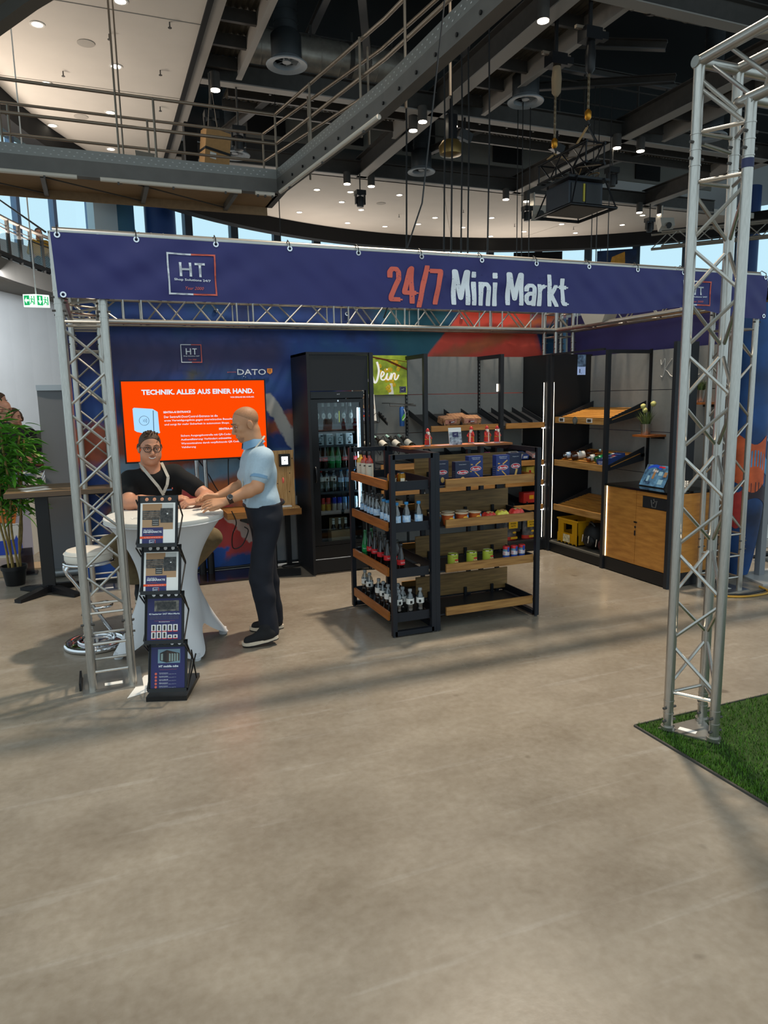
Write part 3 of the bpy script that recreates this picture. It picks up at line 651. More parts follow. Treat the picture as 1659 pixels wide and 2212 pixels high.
# ---------------------------------------------------------------- exit sign on its pendant
GRN = M('exit_green', '#12a45c', 0.5, emit=0.9); EXW = M('exit_white', '#e6f5ea', 0.5, emit=1.1)
ex = thing('exit_sign', 'green and white emergency exit sign hanging on a white rod', 'sign', (-0.76, 13.0, 3.34))
rod('rod', (-0.76, 13.06, 3.52), (-0.76, 13.06, 7.75), 0.010, PAPER, ex)
part('housing', MB().prism([(-0.95, 13.02, 3.34), (-0.76, 12.94, 3.34), (-0.57, 13.02, 3.34), (-0.57, 13.1, 3.34), (-0.95, 13.1, 3.34)], (0, 0, 0.19)), EXW, ex)
for (xa, ya, xb, yb, ar) in ((-0.945, 13.016, -0.765, 12.94, 'l'), (-0.755, 12.94, -0.575, 13.016, 'd')):
    a, b = Vector((xa, ya, 0)), Vector((xb, yb, 0)); nrm = Vector((b.y-a.y, -(b.x-a.x), 0)).normalized()*0.004
    def q(u, v): p = a.lerp(b, u)+nrm; return (p.x, p.y, 3.34+v*0.19)
    def q2(u, v): p = a.lerp(b, u)+nrm*1.6; return (p.x, p.y, 3.34+v*0.19)
    part('green_field', MB().poly([q(0.06, 0.1), (q(0.5, 0.1)), q(0.5, 0.9), q(0.06, 0.9)]), GRN, ex)
    if ar == 'l': mb = MB().poly([q2(0.1, 0.5), q2(0.27, 0.22), q2(0.27, 0.42), q2(0.46, 0.42), q2(0.46, 0.58), q2(0.27, 0.58), q2(0.27, 0.78)])
    else: mb = MB().poly([q2(0.28, 0.18), q2(0.44, 0.48), q2(0.33, 0.48), q2(0.33, 0.82), q2(0.23, 0.82), q2(0.23, 0.48), q2(0.12, 0.48)])
    part('arrow', mb, EXW, ex)
    mb = MB().poly([q2(0.86, 0.15), q2(0.94, 0.15), q2(0.94, 0.85), q2(0.86, 0.85)]).poly([q2(0.66, 0.7), q2(0.74, 0.7), q2(0.74, 0.84), q2(0.66, 0.84)])
    mb.poly([q2(0.62, 0.35), q2(0.7, 0.35), q2(0.76, 0.66), q2(0.66, 0.66)]).poly([q2(0.52, 0.2), q2(0.57, 0.16), q2(0.7, 0.38), q2(0.64, 0.42)]).poly([q2(0.68, 0.36), q2(0.78, 0.3), q2(0.78, 0.14), q2(0.84, 0.14), q2(0.84, 0.36), q2(0.72, 0.44)]).poly([q2(0.74, 0.6), q2(0.84, 0.5), q2(0.86, 0.55), q2(0.76, 0.66)]).poly([q2(0.55, 0.55), q2(0.66, 0.62), q2(0.66, 0.68), q2(0.53, 0.6)])
    part('running_figure', mb, GRN, ex)

ex.location = (-0.853, 14.6, 3.53); ex.scale = (1.12, 1.12, 1.12)

# ---------------------------------------------------------------- aluminium trusses of the stand
def collar(name, p, r, t): return rod(name, (p[0], p[1], p[2]), (p[0], p[1], p[2]+t), r, ALU, g_tr)
def zig(g, a0, a1, b0, b1, n, flip, r=0.009):
    """zigzag of single bars between chord a and chord b"""
    a0, a1, b0, b1 = map(Vector, (a0, a1, b0, b1))
    for i in range(n):
        f0, f1 = (i+0.06)/n, (i+0.94)/n
        if (i+flip) % 2: rod('brace', a0.lerp(a1, f0), b0.lerp(b1, f1), r, ALU, g, 6)
        else: rod('brace', b0.lerp(b1, f0), a0.lerp(a1, f1), r, ALU, g, 6)
S = 0.24
def tower(label, x, y, ztop, joints, base=True, zbot=0.0):
    g = thing('truss_tower', label, 'truss', (x+S/2, y+S/2, zbot))
    legs = [(x, y), (x+S, y), (x+S, y+S), (x, y+S)]
    for (lx, ly) in legs:
        rod('chord', (lx, ly, zbot), (lx, ly, ztop), 0.025, ALU, g, 14)
        for zj in joints:
            for dz in (-0.075, -0.002, 0.07): rod('collar', (lx, ly, zj+dz), (lx, ly, zj+dz+0.006), 0.0272, ALU, g, 14)
            for dz in (-0.04, 0.036):
                rod('bolt', (lx-0.038, ly-0.01, zj+dz), (lx+0.038, ly-0.01, zj+dz), 0.007, STEEL, g, 6)
    if base:
        part('base_plate', MB().b2((x-0.06, y-0.06, 0), (x+S+0.06, y+S+0.06, 0.008)), ALU, g)
        part('sticker', MB().b2((x+0.07, y+0.03, 0.008), (x+0.18, y+0.075, 0.0095)), PAPER, g)
    zs = [zbot+0.06]+list(joints)+[ztop]
    pairs = [(0, 1), (1, 2), (2, 3), (3, 0)]
    for s in range(len(zs)-1):
        za, zb = zs[s]+0.1, zs[s+1]-0.1
        if s == 0: za = zs[0]+0.06
        if s == len(zs)-2: zb = zs[-1]-0.03
        L = zb-za; n = max(1, round(L/0.25))
        for k, (i, j) in enumerate(pairs):
            p, q = legs[i], legs[j]
            rod('brace', (*p, za), (*q, za), 0.009, ALU, g, 6); rod('brace', (*p, zb), (*q, zb), 0.009, ALU, g, 6)
            if L > 0.25: zig(g, (*p, za+0.015), (*p, zb-0.015), (*q, za+0.015), (*q, zb-0.015), n, k % 2)
    return g
def beam(label, a, b, side, z0, z1, mods):
    """box truss between a and b (xy), second pair of chords offset by side"""
    a, b, side = Vector((*a, 0)), Vector((*b, 0)), Vector((*side, 0)); d = (b-a).normalized()
    g = thing('truss_beam', label, 'truss', ((a+b)/2+side/2).to_tuple()[:2]+(z0,))
    L = (b-a).length
    for o in (Vector(), side):
        for z in (z0, z1):
            zz = Vector((0, 0, z)); rod('chord', a+o+zz, b+o+zz, 0.025, ALU, g, 14)
            for m in mods:
                p = a+d*m+o+zz
                for dd in (-0.07, 0, 0.07): rod('collar', p+d*(dd-0.003), p+d*(dd+0.003), 0.0272, ALU, g, 14)
    cuts = [0]+list(mods)+[L]
    for s in range(len(cuts)-1):
        m0, m1 = cuts[s]+0.1, cuts[s+1]-0.1
        if m1-m0 < 0.2: continue
        n = max(1, round((m1-m0)/0.24))
        ring_ = [Vector((0, 0, z0)), Vector((0, 0, z1)), side+Vector((0, 0, z1)), side+Vector((0, 0, z0))]
        for k in range(4):
            p, q = ring_[k], ring_[(k+1) % 4]
            for m in (m0-0.02, m1+0.02): rod('brace', a+d*m+p, a+d*m+q, 0.009, ALU, g, 6)
            zig(g, a+d*m0+p, a+d*m1+p, a+d*m0+q, a+d*m1+q, n, k % 2)
    return g
XL, XR, YF, YB, ZB, ZT = -0.155, 5.10, 4.64, 7.2, 2.54, 2.77
tower('aluminium truss tower at the left front corner, beside the brochure rack', XL, YF, ZT, [0.40, 2.37])
tower('aluminium truss tower at the right front corner with cables round its foot', XR, YF, ZT, [0.42, 2.42])
tower('aluminium truss tower at the left rear corner behind the white stool', XL, YB, ZT, [0.40, 2.37])
tower('aluminium truss tower behind the rear corner of the shelves', XR, YB, ZT, [0.40, 2.37])
beam('front truss beam carrying the long purple banner', (XL, YF), (XR+S, YF), (0, S), ZB, ZT, [0.54, 2.59, 4.64])
beam('rear truss beam above the fridge and shelves', (XL, YB), (XR+S, YB), (0, S), ZB, ZT, [0.54, 1.59, 2.59, 3.39, 4.44, 5.14])
beam('right side truss beam between the rear corner and the right front tower', (XR, YF+S), (XR, YB), (S, 0), ZB, ZT, [0.3, 2.0])
beam('left side truss beam above the seated man', (XL, YF+S), (XL, YB), (S, 0), ZB, ZT, [0.3, 2.0])
t = thing('flood_lamp', 'beige funnel shaped lamp hung on the right side truss', 'lamp', (5.14, 6.47, 2.55)); part('shade', MB().prism([(5.06, 6.70, 2.68), (5.06, 6.25, 2.68), (5.06, 6.33, 2.545), (5.06, 6.61, 2.545)], (0.16, 0, 0)), M('beige_shade', '#a8a297', 0.7), t); part('clamp', MB().b2((5.09, 6.44, 2.66), (5.13, 6.5, 2.79)), BLKM, t)
# loose plates at the tower feet
solo('black_wedge', MB().b2((-0.235, 4.66, 0), (-0.222, 4.9, 0.05)), BLK, 'small black wedge beside the left front truss foot', 'wedge')
solo('paper_sheet', MB().prism([(0.04, 4.42, 0.001), (0.36, 4.55, 0.001), (0.34, 4.78, 0.001), (0.16, 4.76, 0.001)], (0, 0, 0.002)), PAPER, 'white sheet of paper on the floor behind the brochure rack', 'paper')
yc = thing('floor_cable', 'yellow and black cables looped round the right tower foot', 'cable', (5.25, 4.5, 0))
part('yellow_cable', MB().tube(stroke([(4.95, 4.55, 0.012), (5.15, 4.42, 0.012), (5.45, 4.42, 0.012), (5.55, 4.6, 0.012)], 0), 0.01, 6), M('yellow_cable', '#b98a2a', 0.5), yc)
part('black_cable', MB().tube(stroke([(4.95, 4.6, 0.01), (5.2, 4.48, 0.01), (5.5, 4.5, 0.01)], 0), 0.009, 6), BLK, yc)

# ---------------------------------------------------------------- near truss gate of the next stand (three-chord)
g = thing('truss_gate', 'large three-legged truss tower in front on the green turf', 'truss', (2.84, 2.70, 0))
LA, LB, LC = (2.72, 2.76), (2.84, 2.565), (2.962, 2.76)
NZ = 3.31
for (lx, ly) in (LA, LB, LC):
    rod('chord', (lx, ly, 0.03), (lx, ly, NZ if (lx, ly) != LB else 3.1), 0.025, ALU, g, 18)
    part('foot_flange', MB().cyl((lx, ly, 0.012), (lx, ly, 0.03), 0.036, n=18), ALU, g, True)
    for zj in (0.1, 2.92):
        for dz in (-0.07, 0, 0.07): rod('collar', (lx, ly, zj+dz), (lx, ly, zj+dz+0.006), 0.0275, ALU, g, 18)
        for dz in (-0.036, 0.036): rod('bolt', (lx-0.042, ly-0.006, zj+dz), (lx+0.042, ly-0.006, zj+dz), 0.007, STEEL, g, 6)
part('base_plate', MB().prism([(2.68, 2.79, 0.004), (2.84, 2.52, 0.004), (3.0, 2.79, 0.004)], (0, 0, 0.008)), ALU, g)
part('sticker', MB().box((2.8, 2.7, 0.0125), (0.035, 0.09, 0.001), (0, 0, 0.5)), PAPER, g)
prs = [(LA, LB), (LB, LC), (LC, LA)]
for k, (p, q) in enumerate(prs):
    for z in (0.22, 2.78, 3.0): rod('brace', (*p, z), (*q, z), 0.0095, ALU, g, 8)
    zig(g, (*p, 0.25), (*p, 2.75), (*q, 0.25), (*q, 2.75), 10, (0, 1, 0)[k], 0.0095)
# header beams of the gate, running towards the camera and to the right
rod('header_chord', (LA[0], LA[1]+0.03, NZ), (LA[0], 0.2, NZ), 0.025, ALU, g, 18)
rod('header_chord', (LA[0]-0.03, LA[1], NZ-0.005), (6.5, LA[1], NZ-0.005), 0.025, ALU, g, 18)
rod('header_chord', (LC[0], LC[1], NZ), (LC[0], 0.2, NZ), 0.025, ALU, g, 18)
rod('header_chord', (LB[0], LB[1]+0.08, 3.1), (LB[0], 0.2, 3.1), 0.025, ALU, g, 18)
rod('header_chord', (LB[0]-0.02, LB[1], 3.09), (6.5, LB[1], 3.09), 0.025, ALU, g, 18)
part('tape_band', MB().cyl((LA[0], 2.37, NZ), (LA[0], 2.33, NZ), 0.0262, n=16), M('navy_tape', '#262b4e', 0.6), g, True)
part('tape_band', MB().cyl((LB[0], LB[1], 2.80), (LB[0], LB[1], 2.84), 0.0265, n=16), M('navy_tape', '#262b4e', 0.6), g, True)
for p, q in (((*LA, 3.2), (*LB, 2.98)), ((*LA, 3.24), (LB[0]-0.03, LB[1]+0.05, 3.06)), ((LA[0], 2.6, NZ), (LB[0], 2.42, 3.1)), ((LA[0]+0.06, LA[1], NZ), (LB[0]+0.02, LB[1], 3.1)), ((*LA, 2.96), (LC[0], LC[1], 2.93)),
             ((LA[0], 2.3, NZ), (LB[0], 2.5, 3.1)), ((LA[0], 2.25, NZ), (LB[0], 2.0, 3.1)), ((LA[0], 2.5, NZ), (LC[0], 2.3, NZ)), ((LC[0], 2.3, NZ), (LB[0], 2.5, 3.1)), ((LA[0], 2.1, NZ), (LC[0], 2.3, NZ)), ((3.2, LA[1], NZ), (3.05, LB[1], 3.1)), ((3.2, LA[1], NZ), (3.4, LB[1], 3.1)), ((LA[0], 1.9, NZ), (LB[0], 2.0, 3.1))):
    rod('brace', p, q, 0.0095, ALU, g, 8)
# a further white truss far right behind
far = thing('truss_beam', 'small bright truss beam far behind at the right edge under the roof', 'truss', (13.0, 12.0, 5.0))
for dy, dz in ((0, 0), (0, 0.3), (0.3, 0), (0.3, 0.3)): rod('chord', (11.4, 12.4+dy, 4.85+dz), (15.4, 9.2+dy, 5.0+dz), 0.028, ALU, far)
for i in range(16):
    f = i/16; e = (i+1)/16
    for dy in (0, 0.3):
        pa = Vector((11.4, 12.4+dy, 4.85)).lerp(Vector((15.4, 9.2+dy, 5.0)), f); pb_ = Vector((11.4, 12.4+dy, 4.85)).lerp(Vector((15.4, 9.2+dy, 5.0)), e)
        rod('brace', pa+Vector((0, 0, 0.3*(i % 2))), pb_+Vector((0, 0, 0.3*((i+1) % 2))), 0.012, ALU, far, 6)
# ---------------------------------------------------------------- printed fabric backdrop
def backdrop_mat():
    m = bpy.data.materials.new('printed_backdrop'); m.use_nodes = True; nt = m.node_tree; b = nt.nodes['Principled BSDF']
    b.inputs['Roughness'].default_value = 0.6; L = nt.links
    tc = nt.nodes.new('ShaderNodeTexCoord'); sp = nt.nodes.new('ShaderNodeSeparateXYZ'); L.new(tc.outputs['Object'], sp.inputs[0])
    def nz(sc, det=5, st=(1, 1, 1)):
        mp = nt.nodes.new('ShaderNodeMapping'); mp.inputs['Scale'].default_value = st; n = nt.nodes.new('ShaderNodeTexNoise')
        n.inputs['Scale'].default_value = sc; n.inputs['Detail'].default_value = det; L.new(tc.outputs['Object'], mp.inputs[0]); L.new(mp.outputs[0], n.inputs['Vector']); return n.outputs['Fac']
    def mth(op, a, c):
        n = nt.nodes.new('ShaderNodeMath'); n.operation = op
        for i, v in enumerate((a, c)):
            if hasattr(v, 'links'): L.new(v, n.inputs[i])
            else: n.inputs[i].default_value = v
        return n.outputs[0]
    big = nz(1.6, 4); rag = nz(9, 6); rag2 = nz(3, 5)
    rp = nt.nodes.new('ShaderNodeValToRGB'); e = rp.color_ramp.elements
    e[0].position = 0.30; e[0].color = (*lin('#16204a'), 1); e[1].position = 0.72; e[1].color = (*lin('#1f5580'), 1)
    k = e.new(0.5); k.color = (*lin('#1d3f86'), 1); L.new(big, rp.inputs[0]); col = rp.outputs[0]
    def over(col, c, planes, amp=0.05, soft=0.02, src=None, c2=None):
        msk = None
        for (a, bz, c0) in planes:                      # inside where a*x + bz*z + c0 > 0
            d = mth('ADD', mth('ADD', mth('MULTIPLY', sp.outputs[0], a), mth('MULTIPLY', sp.outputs[2], bz)), c0)
            d = mth('ADD', d, mth('MULTIPLY', mth('SUBTRACT', src or rag, 0.5), amp*2))
            mr = nt.nodes.new('ShaderNodeMapRange'); mr.inputs[1].default_value = -soft; mr.inputs[2].default_value = soft; L.new(d, mr.inputs[0])
            msk = mr.outputs[0] if msk is None else mth('MULTIPLY', msk, mr.outputs[0])
        mx = nt.nodes.new('ShaderNodeMixRGB'); L.new(msk, mx.inputs[0]); L.new(col, mx.inputs[1])
        if c2:
            r2 = nt.nodes.new('ShaderNodeValToRGB'); r2.color_ramp.elements[0].position = 0.35; r2.color_ramp.elements[0].color = (*lin(c), 1)
            r2.color_ramp.elements[1].position = 0.65; r2.color_ramp.elements[1].color = (*lin(c2), 1); L.new(rag2, r2.inputs[0]); L.new(r2.outputs[0], mx.inputs[2])
        else: mx.inputs[2].default_value = (*lin(c), 1)
        return mx.outputs[0]
    col = over(col, '#2a2a55', [(0, 1, -2.10), (0, -1, 2.43), (-1, 0, 1.9)], 0.02, 0.12, c2='#332c57')
    col = over(col, '#4a4740', [(1, 0, -0.88), (-1, 0, 1.05), (0, 1, -2.0), (0, -1, 2.12)], 0.12, 0.06)
    col = over(col, '#1a5a6c', [(1, 0.35, -3.9), (-1, 0, 3.9), (0, 1, -1.9)], 0.08, 0.15)
    col = over(col, '#cf4534', [(1, -0.9, -1.52), (-1, -0.35, 5.92), (0, 1, -1.2)], 0.015, 0.015, c2='#d9503f')
    col = over(col, '#13496b', [(1, 0.35, -5.95), (0, 1, -1.5)], 0.06, 0.1)
    # lower left: orange slope, blue sky, red field, white spray, grey foot
    col = over(col, '#a94f2c', [(-1, 0.1, 0.35), (0, -1, 1.58), (0, 1, -1.2)], 0.15, 0.06, c2='#7a4436')
    col = over(col, '#5b88a8', [(0, -1, 1.24), (0, 1, -0.72), (1, 0, -0.1)], 0.05, 0.05, c2='#7f98ad')
    col = over(col, '#b35a34', [(0.35, -1, 0.98), (-0.35, 1, -0.83), (1, 0, -0.2)], 0.08, 0.04, c2='#8d4a3a')
    col = over(col, '#7c4d44', [(0.2, -1, 0.76), (0, 1, -0.5), (1, 0, 0)], 0.06, 0.04, c2='#a0603f')
    col = over(col, '#b2342f', [(-0.55, -1, 1.38), (1, 0, -0.75), (0, 1, -0.16)], 0.08, 0.03, c2='#a53a3c')
    col = over(col, '#a85a2e', [(0.7, 1, -1.62), (0, -1, 0.95), (1, 0, -1.0)], 0.08, 0.03, c2='#bb6a34')
    col = over(col, '#b9a7a0', [(1.1, 1, -1.86), (-1.1, -1, 2.02), (0, -1, 0.58)], 0.22, 0.02)
    col = over(col, '#7f8084', [(1, 0.12, -1.63), (0, -1, 0.86)], 0.03, 0.02, c2='#97948f')
    col = over(col, '#2f6f9b', [(1, 0, -1.7), (0, -1, 0.93), (0, 1, -0.78)], 0.09, 0.02)
    col = over(col, '#1d4fa0', [(-1, 0.6, 1.05), (0, -1, 0.24)], 0.1, 0.02)
    col = over(col, '#9aa0a4', [(0.9, 0.5, -2.36), (-0.9, -0.5, 2.49), (0, 1, -1.2), (0, -1, 1.86), (1, 0, -1.5)], 0.05, 0.01, c2='#b4b2ac')
    L.new(col, b.inputs['Base Color']); return m
BACKP = backdrop_mat()
def sag(u, v): return 0.006*math.sin(9*u+3*v)+0.005*math.sin(23*u-7*v)
bd = thing('printed_backdrop', 'tall printed fabric back wall with blue, red and orange brush strokes', 'backdrop', (0, 0, 0))
part('fabric', MB().grid(lambda u, v: (-0.2+5.66*u, 7.5+0.6*sag(u*5, v*2), 0.02+2.76*v), 90, 40), BACKP, bd, True)
part('hem_tube', MB().tube([(-0.2, 7.5, 0.03), (5.46, 7.5, 0.03)], 0.016, 8), SHELF, bd)
for k, (x, z) in enumerate([(-0.1, 2.7), (1.2, 2.7), (2.6, 2.7), (4.0, 2.7), (5.3, 2.7)]):
    part('eyelet', MB().lathe([(0.012, -0.003), (0.022, -0.003), (0.022, 0.003), (0.012, 0.003)], (0, 0, 0), 12, False).xf(Matrix.Translation((x, 7.492, z)) @ Matrix.Rotation(R(90), 4, 'X')), CHROME, bd)
LETW = M('print_white', '#dfe3e8', 0.6); LETR = M('print_coral', '#d3614f', 0.6); LETO = M('print_orange', '#e28a3a', 0.6); LETB = M('print_black', '#141414', 0.6)
def logo(parent, x0, x1, z0, z1, y, drape=None, tiny=True):
    """square frame half white half coral round the letters HT"""
    w = x1-x0; t = w*0.035; xm = x0+w*0.5
    def bar(a, b, mat, nm='logo_frame'):
        part(nm, MB().b2((a[0], y-0.001, a[1]), (b[0], y, b[1])), mat, parent)
    bar((x0, z0), (x0+t, z1), LETW); bar((x0+t, z1-t), (xm, z1), LETW); bar((x0+t, z0), (xm, z0+t), LETW)
    bar((x1-t, z0), (x1, z1), LETR); bar((xm, z1-t), (x1-t, z1), LETR); bar((xm, z0), (x1-t, z0+t), LETR)
    h = z1-z0; hx = x0+w*0.24; tw = w*0.052
    for dx in (0, w*0.20): bar((hx+dx, z0+h*0.44), (hx+dx+tw, z0+h*0.78), LETW, 'letter_h')
    bar((hx+tw, z0+h*0.585), (hx+w*0.20, z0+h*0.635), LETW, 'letter_h')
    bar((hx+w*0.32, z0+h*0.725), (hx+w*0.53, z0+h*0.78), LETW, 'letter_t'); bar((hx+w*0.40, z0+h*0.44), (hx+w*0.452, z0+h*0.725), LETW, 'letter_t')
    text('Shop Solutions 24/7', h*0.07, ((x0+x1)/2, y-0.001, z0+h*0.32), LETW, parent, bold=0.02, width=w*0.76)
    if tiny: text('Year 2000', h*0.075, ((x0+x1)/2+w*0.02, y-0.001, z0+h*0.13), LETR, parent, width=w*0.38, shear=0.3)
logo(bd, 0.828, 1.033, 2.18, 2.36, 7.482)
text('powered by', 0.018, (1.325, 7.483, 2.075), LETR, bd, width=0.09)
text('DATO', 0.06, (1.53, 7.483, 2.055), LETW, bd, width=0.30, bold=0.01)
part('shield', MB().prism([(1.695, 7.483, 2.12), (1.75, 7.483, 2.12), (1.75, 7.483, 2.08), (1.7225, 7.483, 2.06), (1.695, 7.483, 2.08)], (0, -0.001, 0)), LETO, bd)
text('IT', 0.03, (1.7225, 7.481, 2.082), LETB, bd, width=0.03)
for (x, z, s) in ((1.385, 2.105, 1), (1.40, 2.065, 0.8), (1.44, 2.035, 0.8), (1.46, 2.03, 0.6)): part('speckle', MB().prism([(x, 7.483, z), (x+0.012*s, 7.483, z+0.004), (x+0.005, 7.483, z+0.016*s)], (0, -0.001, 0)), LETW, bd)
PURP = M('purple_fabric', '#282863', 0.55, var=0.05, scale=3); PURD = M('dark_purple_fabric', '#232053', 0.6, var=0.05, scale=2)
sd = thing('side_backdrop', 'dark purple fabric side wall above the right hand shelves', 'backdrop', (5.46, 6.2, 0))
part('fabric', MB().grid(lambda u, v: (5.46+0.6*sag(u*3, v*2), 7.46-2.5*u, 0.02+2.70*v), 50, 30), PURD, sd, True)
text('powered by  IT', 0.02, (5.44, 5.05, 2.40), LETW, sd, RIGHTW, width=0.14)

# ---------------------------------------------------------------- front banner
def cloth(x, z):
    t = (z-2.4)/0.36
    y = 0.010*math.sin(7.3*x+4*t)*math.sin(2.1*x+1)+0.008*math.sin(15*x-9*t)*(0.4+0.6*math.sin(3*x))+0.004*math.sin(31*x+11*t)
    return 4.588+y*(0.35+0.65*(1-abs(2*t-1)))
def zlow(x): return 2.399+(0.075*math.exp(-((x-4.5)/0.42)**2))
bn = thing('banner', 'long purple banner lettered 24/7 Mini Markt across the front truss', 'banner', (2.6, 4.6, 2.4))
def bfun(u, v):
    x = -0.166+5.556*u+(0.012*(1-v) if u < 0.01 else 0); zl = zlow(x); z = zl+(2.757-zl)*v
    return (x, cloth(x, z), z)
part('cloth', MB().grid(bfun, 240, 20), PURP, bn, True)
def on_cloth(o):
    """lay a lettering mesh on the waved cloth"""
    bm = bmesh.new(); bm.from_mesh(o.data); bmesh.ops.triangulate(bm, faces=bm.faces[:])
    for _ in range(5):
        es = [e for e in bm.edges if abs((o.matrix_basis @ e.verts[0].co-o.matrix_basis @ e.verts[1].co).x)+abs((o.matrix_basis @ e.verts[0].co-o.matrix_basis @ e.verts[1].co).z) > 0.03]
        if not es: break
        bmesh.ops.subdivide_edges(bm, edges=es, cuts=1); bmesh.ops.triangulate(bm, faces=[f for f in bm.faces if len(f.verts) > 3])
    me = o.data.copy(); bm.to_mesh(me); bm.free(); o.data = me; mwx = Matrix.LocRotScale(o.location+worldloc(o.parent), o.rotation_euler.to_quaternion(), o.scale)
    for v in me.vertices:
        p = mwx @ v.co; v.co = Vector((p.x, cloth(p.x, p.z)-0.0055, p.z))-worldloc(o.parent)
    o.rotation_euler = (0, 0, 0); o.scale = (1, 1, 1); o.location = (0, 0, 0); return o
before = set(bpy.data.objects)
logo(bn, 0.46, 0.748, 2.436, 2.68, 4.575); logo(bn, 4.46, 4.757, 2.49, 2.685, 4.575)
# big condensed lettering
GLY = {'2': (0.42, [[(.08, .70), (.08, .84), (.14, .92), (.27, .92), (.33, .84), (.33, .64), (.09, .17), (.09, .08), (.36, .08)]]), '4': (0.46, [[(.29, 0), (.29, .96), (.25, .92), (.08, .33), (.08, .28), (.42, .28)]]), '/': (0.34, [[(.03, -.10), (.30, 1.04)]]), '7': (0.42, [[(.04, .92), (.35, .92), (.35, .84), (.19, 0)]]),
       'M': (0.62, [[(.08, 0), (.08, .92), (.13, .92), (.30, .18), (.47, .92), (.52, .92), (.52, 0)]]), 'i': (0.24, [[(.10, 0), (.10, .64)], [(.10, .80), (.10, .92)]]), 'n': (0.44, [[(.08, 0), (.08, .64)], [(.08, .48), (.14, .60), (.27, .60), (.33, .52), (.33, 0)]]), 'a': (0.44, [[(.07, .44), (.08, .54), (.14, .60), (.27, .60), (.33, .54), (.33, 0)], [(.33, .35), (.16, .35), (.08, .28), (.08, .13), (.14, .06), (.24, .06), (.33, .14)]]),
       'r': (0.36, [[(.08, 0), (.08, .64)], [(.08, .44), (.15, .56), (.28, .61)]]), 'k': (0.42, [[(.08, 0), (.08, .96)], [(.32, .64), (.10, .28)], [(.14, .36), (.34, 0)]]), 't': (0.34, [[(.14, .86), (.14, .14), (.18, .07), (.29, .07)], [(.02, .60), (.29, .60)]])}
def big(s, x0, x1, z0, z1, mat):
    """condensed poster lettering cut from thick strokes"""
    W = sum(GLY[c][0] for c in s)-0.06; k = (x1-x0)/W; h = z1-z0; x = x0; tw = 0.075
    for c in s:
        mb = MB()
        for ln in GLY[c][1]:
            P = [Vector((x+a*k, 0, z0+b*h)) for a, b in ln]
            for a, b in zip(P, P[1:]):
                d = (b-a).normalized(); n_ = Vector((-d.z, 0, d.x)); n_ = Vector((n_.x*tw*k, 0, n_.z*tw*h*0.8)); e = Vector((d.x*0.0, 0, d.z*0.0)); mb.poly([a-n_-e, b-n_+e, b+n_+e, a+n_-e])
            for p in P: mb.poly([p+Vector((tw*k*0.98*math.cos(q*math.pi/6), 0, tw*h*0.8*math.sin(q*math.pi/6))) for q in range(12)] if 0 < P.index(p) < len(P)-1 else [p+Vector((-tw*k*.9, 0, -tw*h*.3)), p+Vector((tw*k*.9, 0, -tw*h*.3)), p+Vector((tw*k*.9, 0, tw*h*.3)), p+Vector((-tw*k*.9, 0, tw*h*.3))])
        mb.v = [(a, 4.57, c_) for a, b, c_ in mb.v]; part('lettering', mb, mat, bn); x += GLY[c][0]*k
big('24/7', 1.885, 2.285, 2.435, 2.672, LETR); big('Mini', 2.366, 2.735, 2.437, 2.675, LETW); big('Markt', 2.805, 3.334, 2.447, 2.675, LETW)
for o in set(bpy.data.objects)-before: on_cloth(o)
wear = MB(); rw = random.Random(3)
for _ in range(260):
    x = rw.uniform(1.89, 3.33); z = rw.uniform(2.44, 2.655); s = rw.uniform(0.0015, 0.004); y = cloth(x, z)-0.0055
    wear.poly([(x-s, y, z-s*rw.random()), (x+s*rw.random(), y, z-s), (x+s, y, z+s*rw.random()), (x-s*rw.random(), y, z+s)])
part('print_wear', wear, M('purple_wear', '#2b2b62', 0.6), bn)['kind'] = 'stuff'
for k, x in enumerate([-0.13, 0.295, 0.756, 1.218, 1.683, 2.14, 2.608, 3.066, 3.531, 3.995, 4.46, 4.93, 5.36]):
    e = part('eyelet', MB().lathe([(0.009, -0.003), (0.017, -0.003), (0.017, 0.003), (0.009, 0.003)], (0, 0, 0), 14, False).xf(Matrix.Translation((x, cloth(x, 2.742)-0.003, 2.742)) @ Matrix.Rotation(R(90), 4, 'X')), CHROME, bn, True)
    part('cable_tie', MB().tube([(x, 4.58, 2.742), (x, 4.585, 2.775), (x, 4.63, 2.803), (x+0.004, 4.672, 2.78), (x+0.004, 4.65, 2.735), (x, 4.60, 2.735)], 0.0035, 5, True), BLK, bn)
for x, z in ((-0.125, 2.415), (5.36, 2.425)):
    part('eyelet', MB().lathe([(0.009, -0.003), (0.017, -0.003), (0.017, 0.003), (0.009, 0.003)], (0, 0, 0), 14, False).xf(Matrix.Translation((x, cloth(x, z)-0.003, z)) @ Matrix.Rotation(R(90), 4, 'X')), CHROME, bn, True)
    part('cable_tie', MB().tube([(x, 4.58, z), (x-0.03 if x < 0 else x-0.02, 4.62, z+0.01), (x-0.03, 4.67, z-0.01), (x+0.02, 4.63, z-0.02)], 0.0035, 5), BLK, bn)

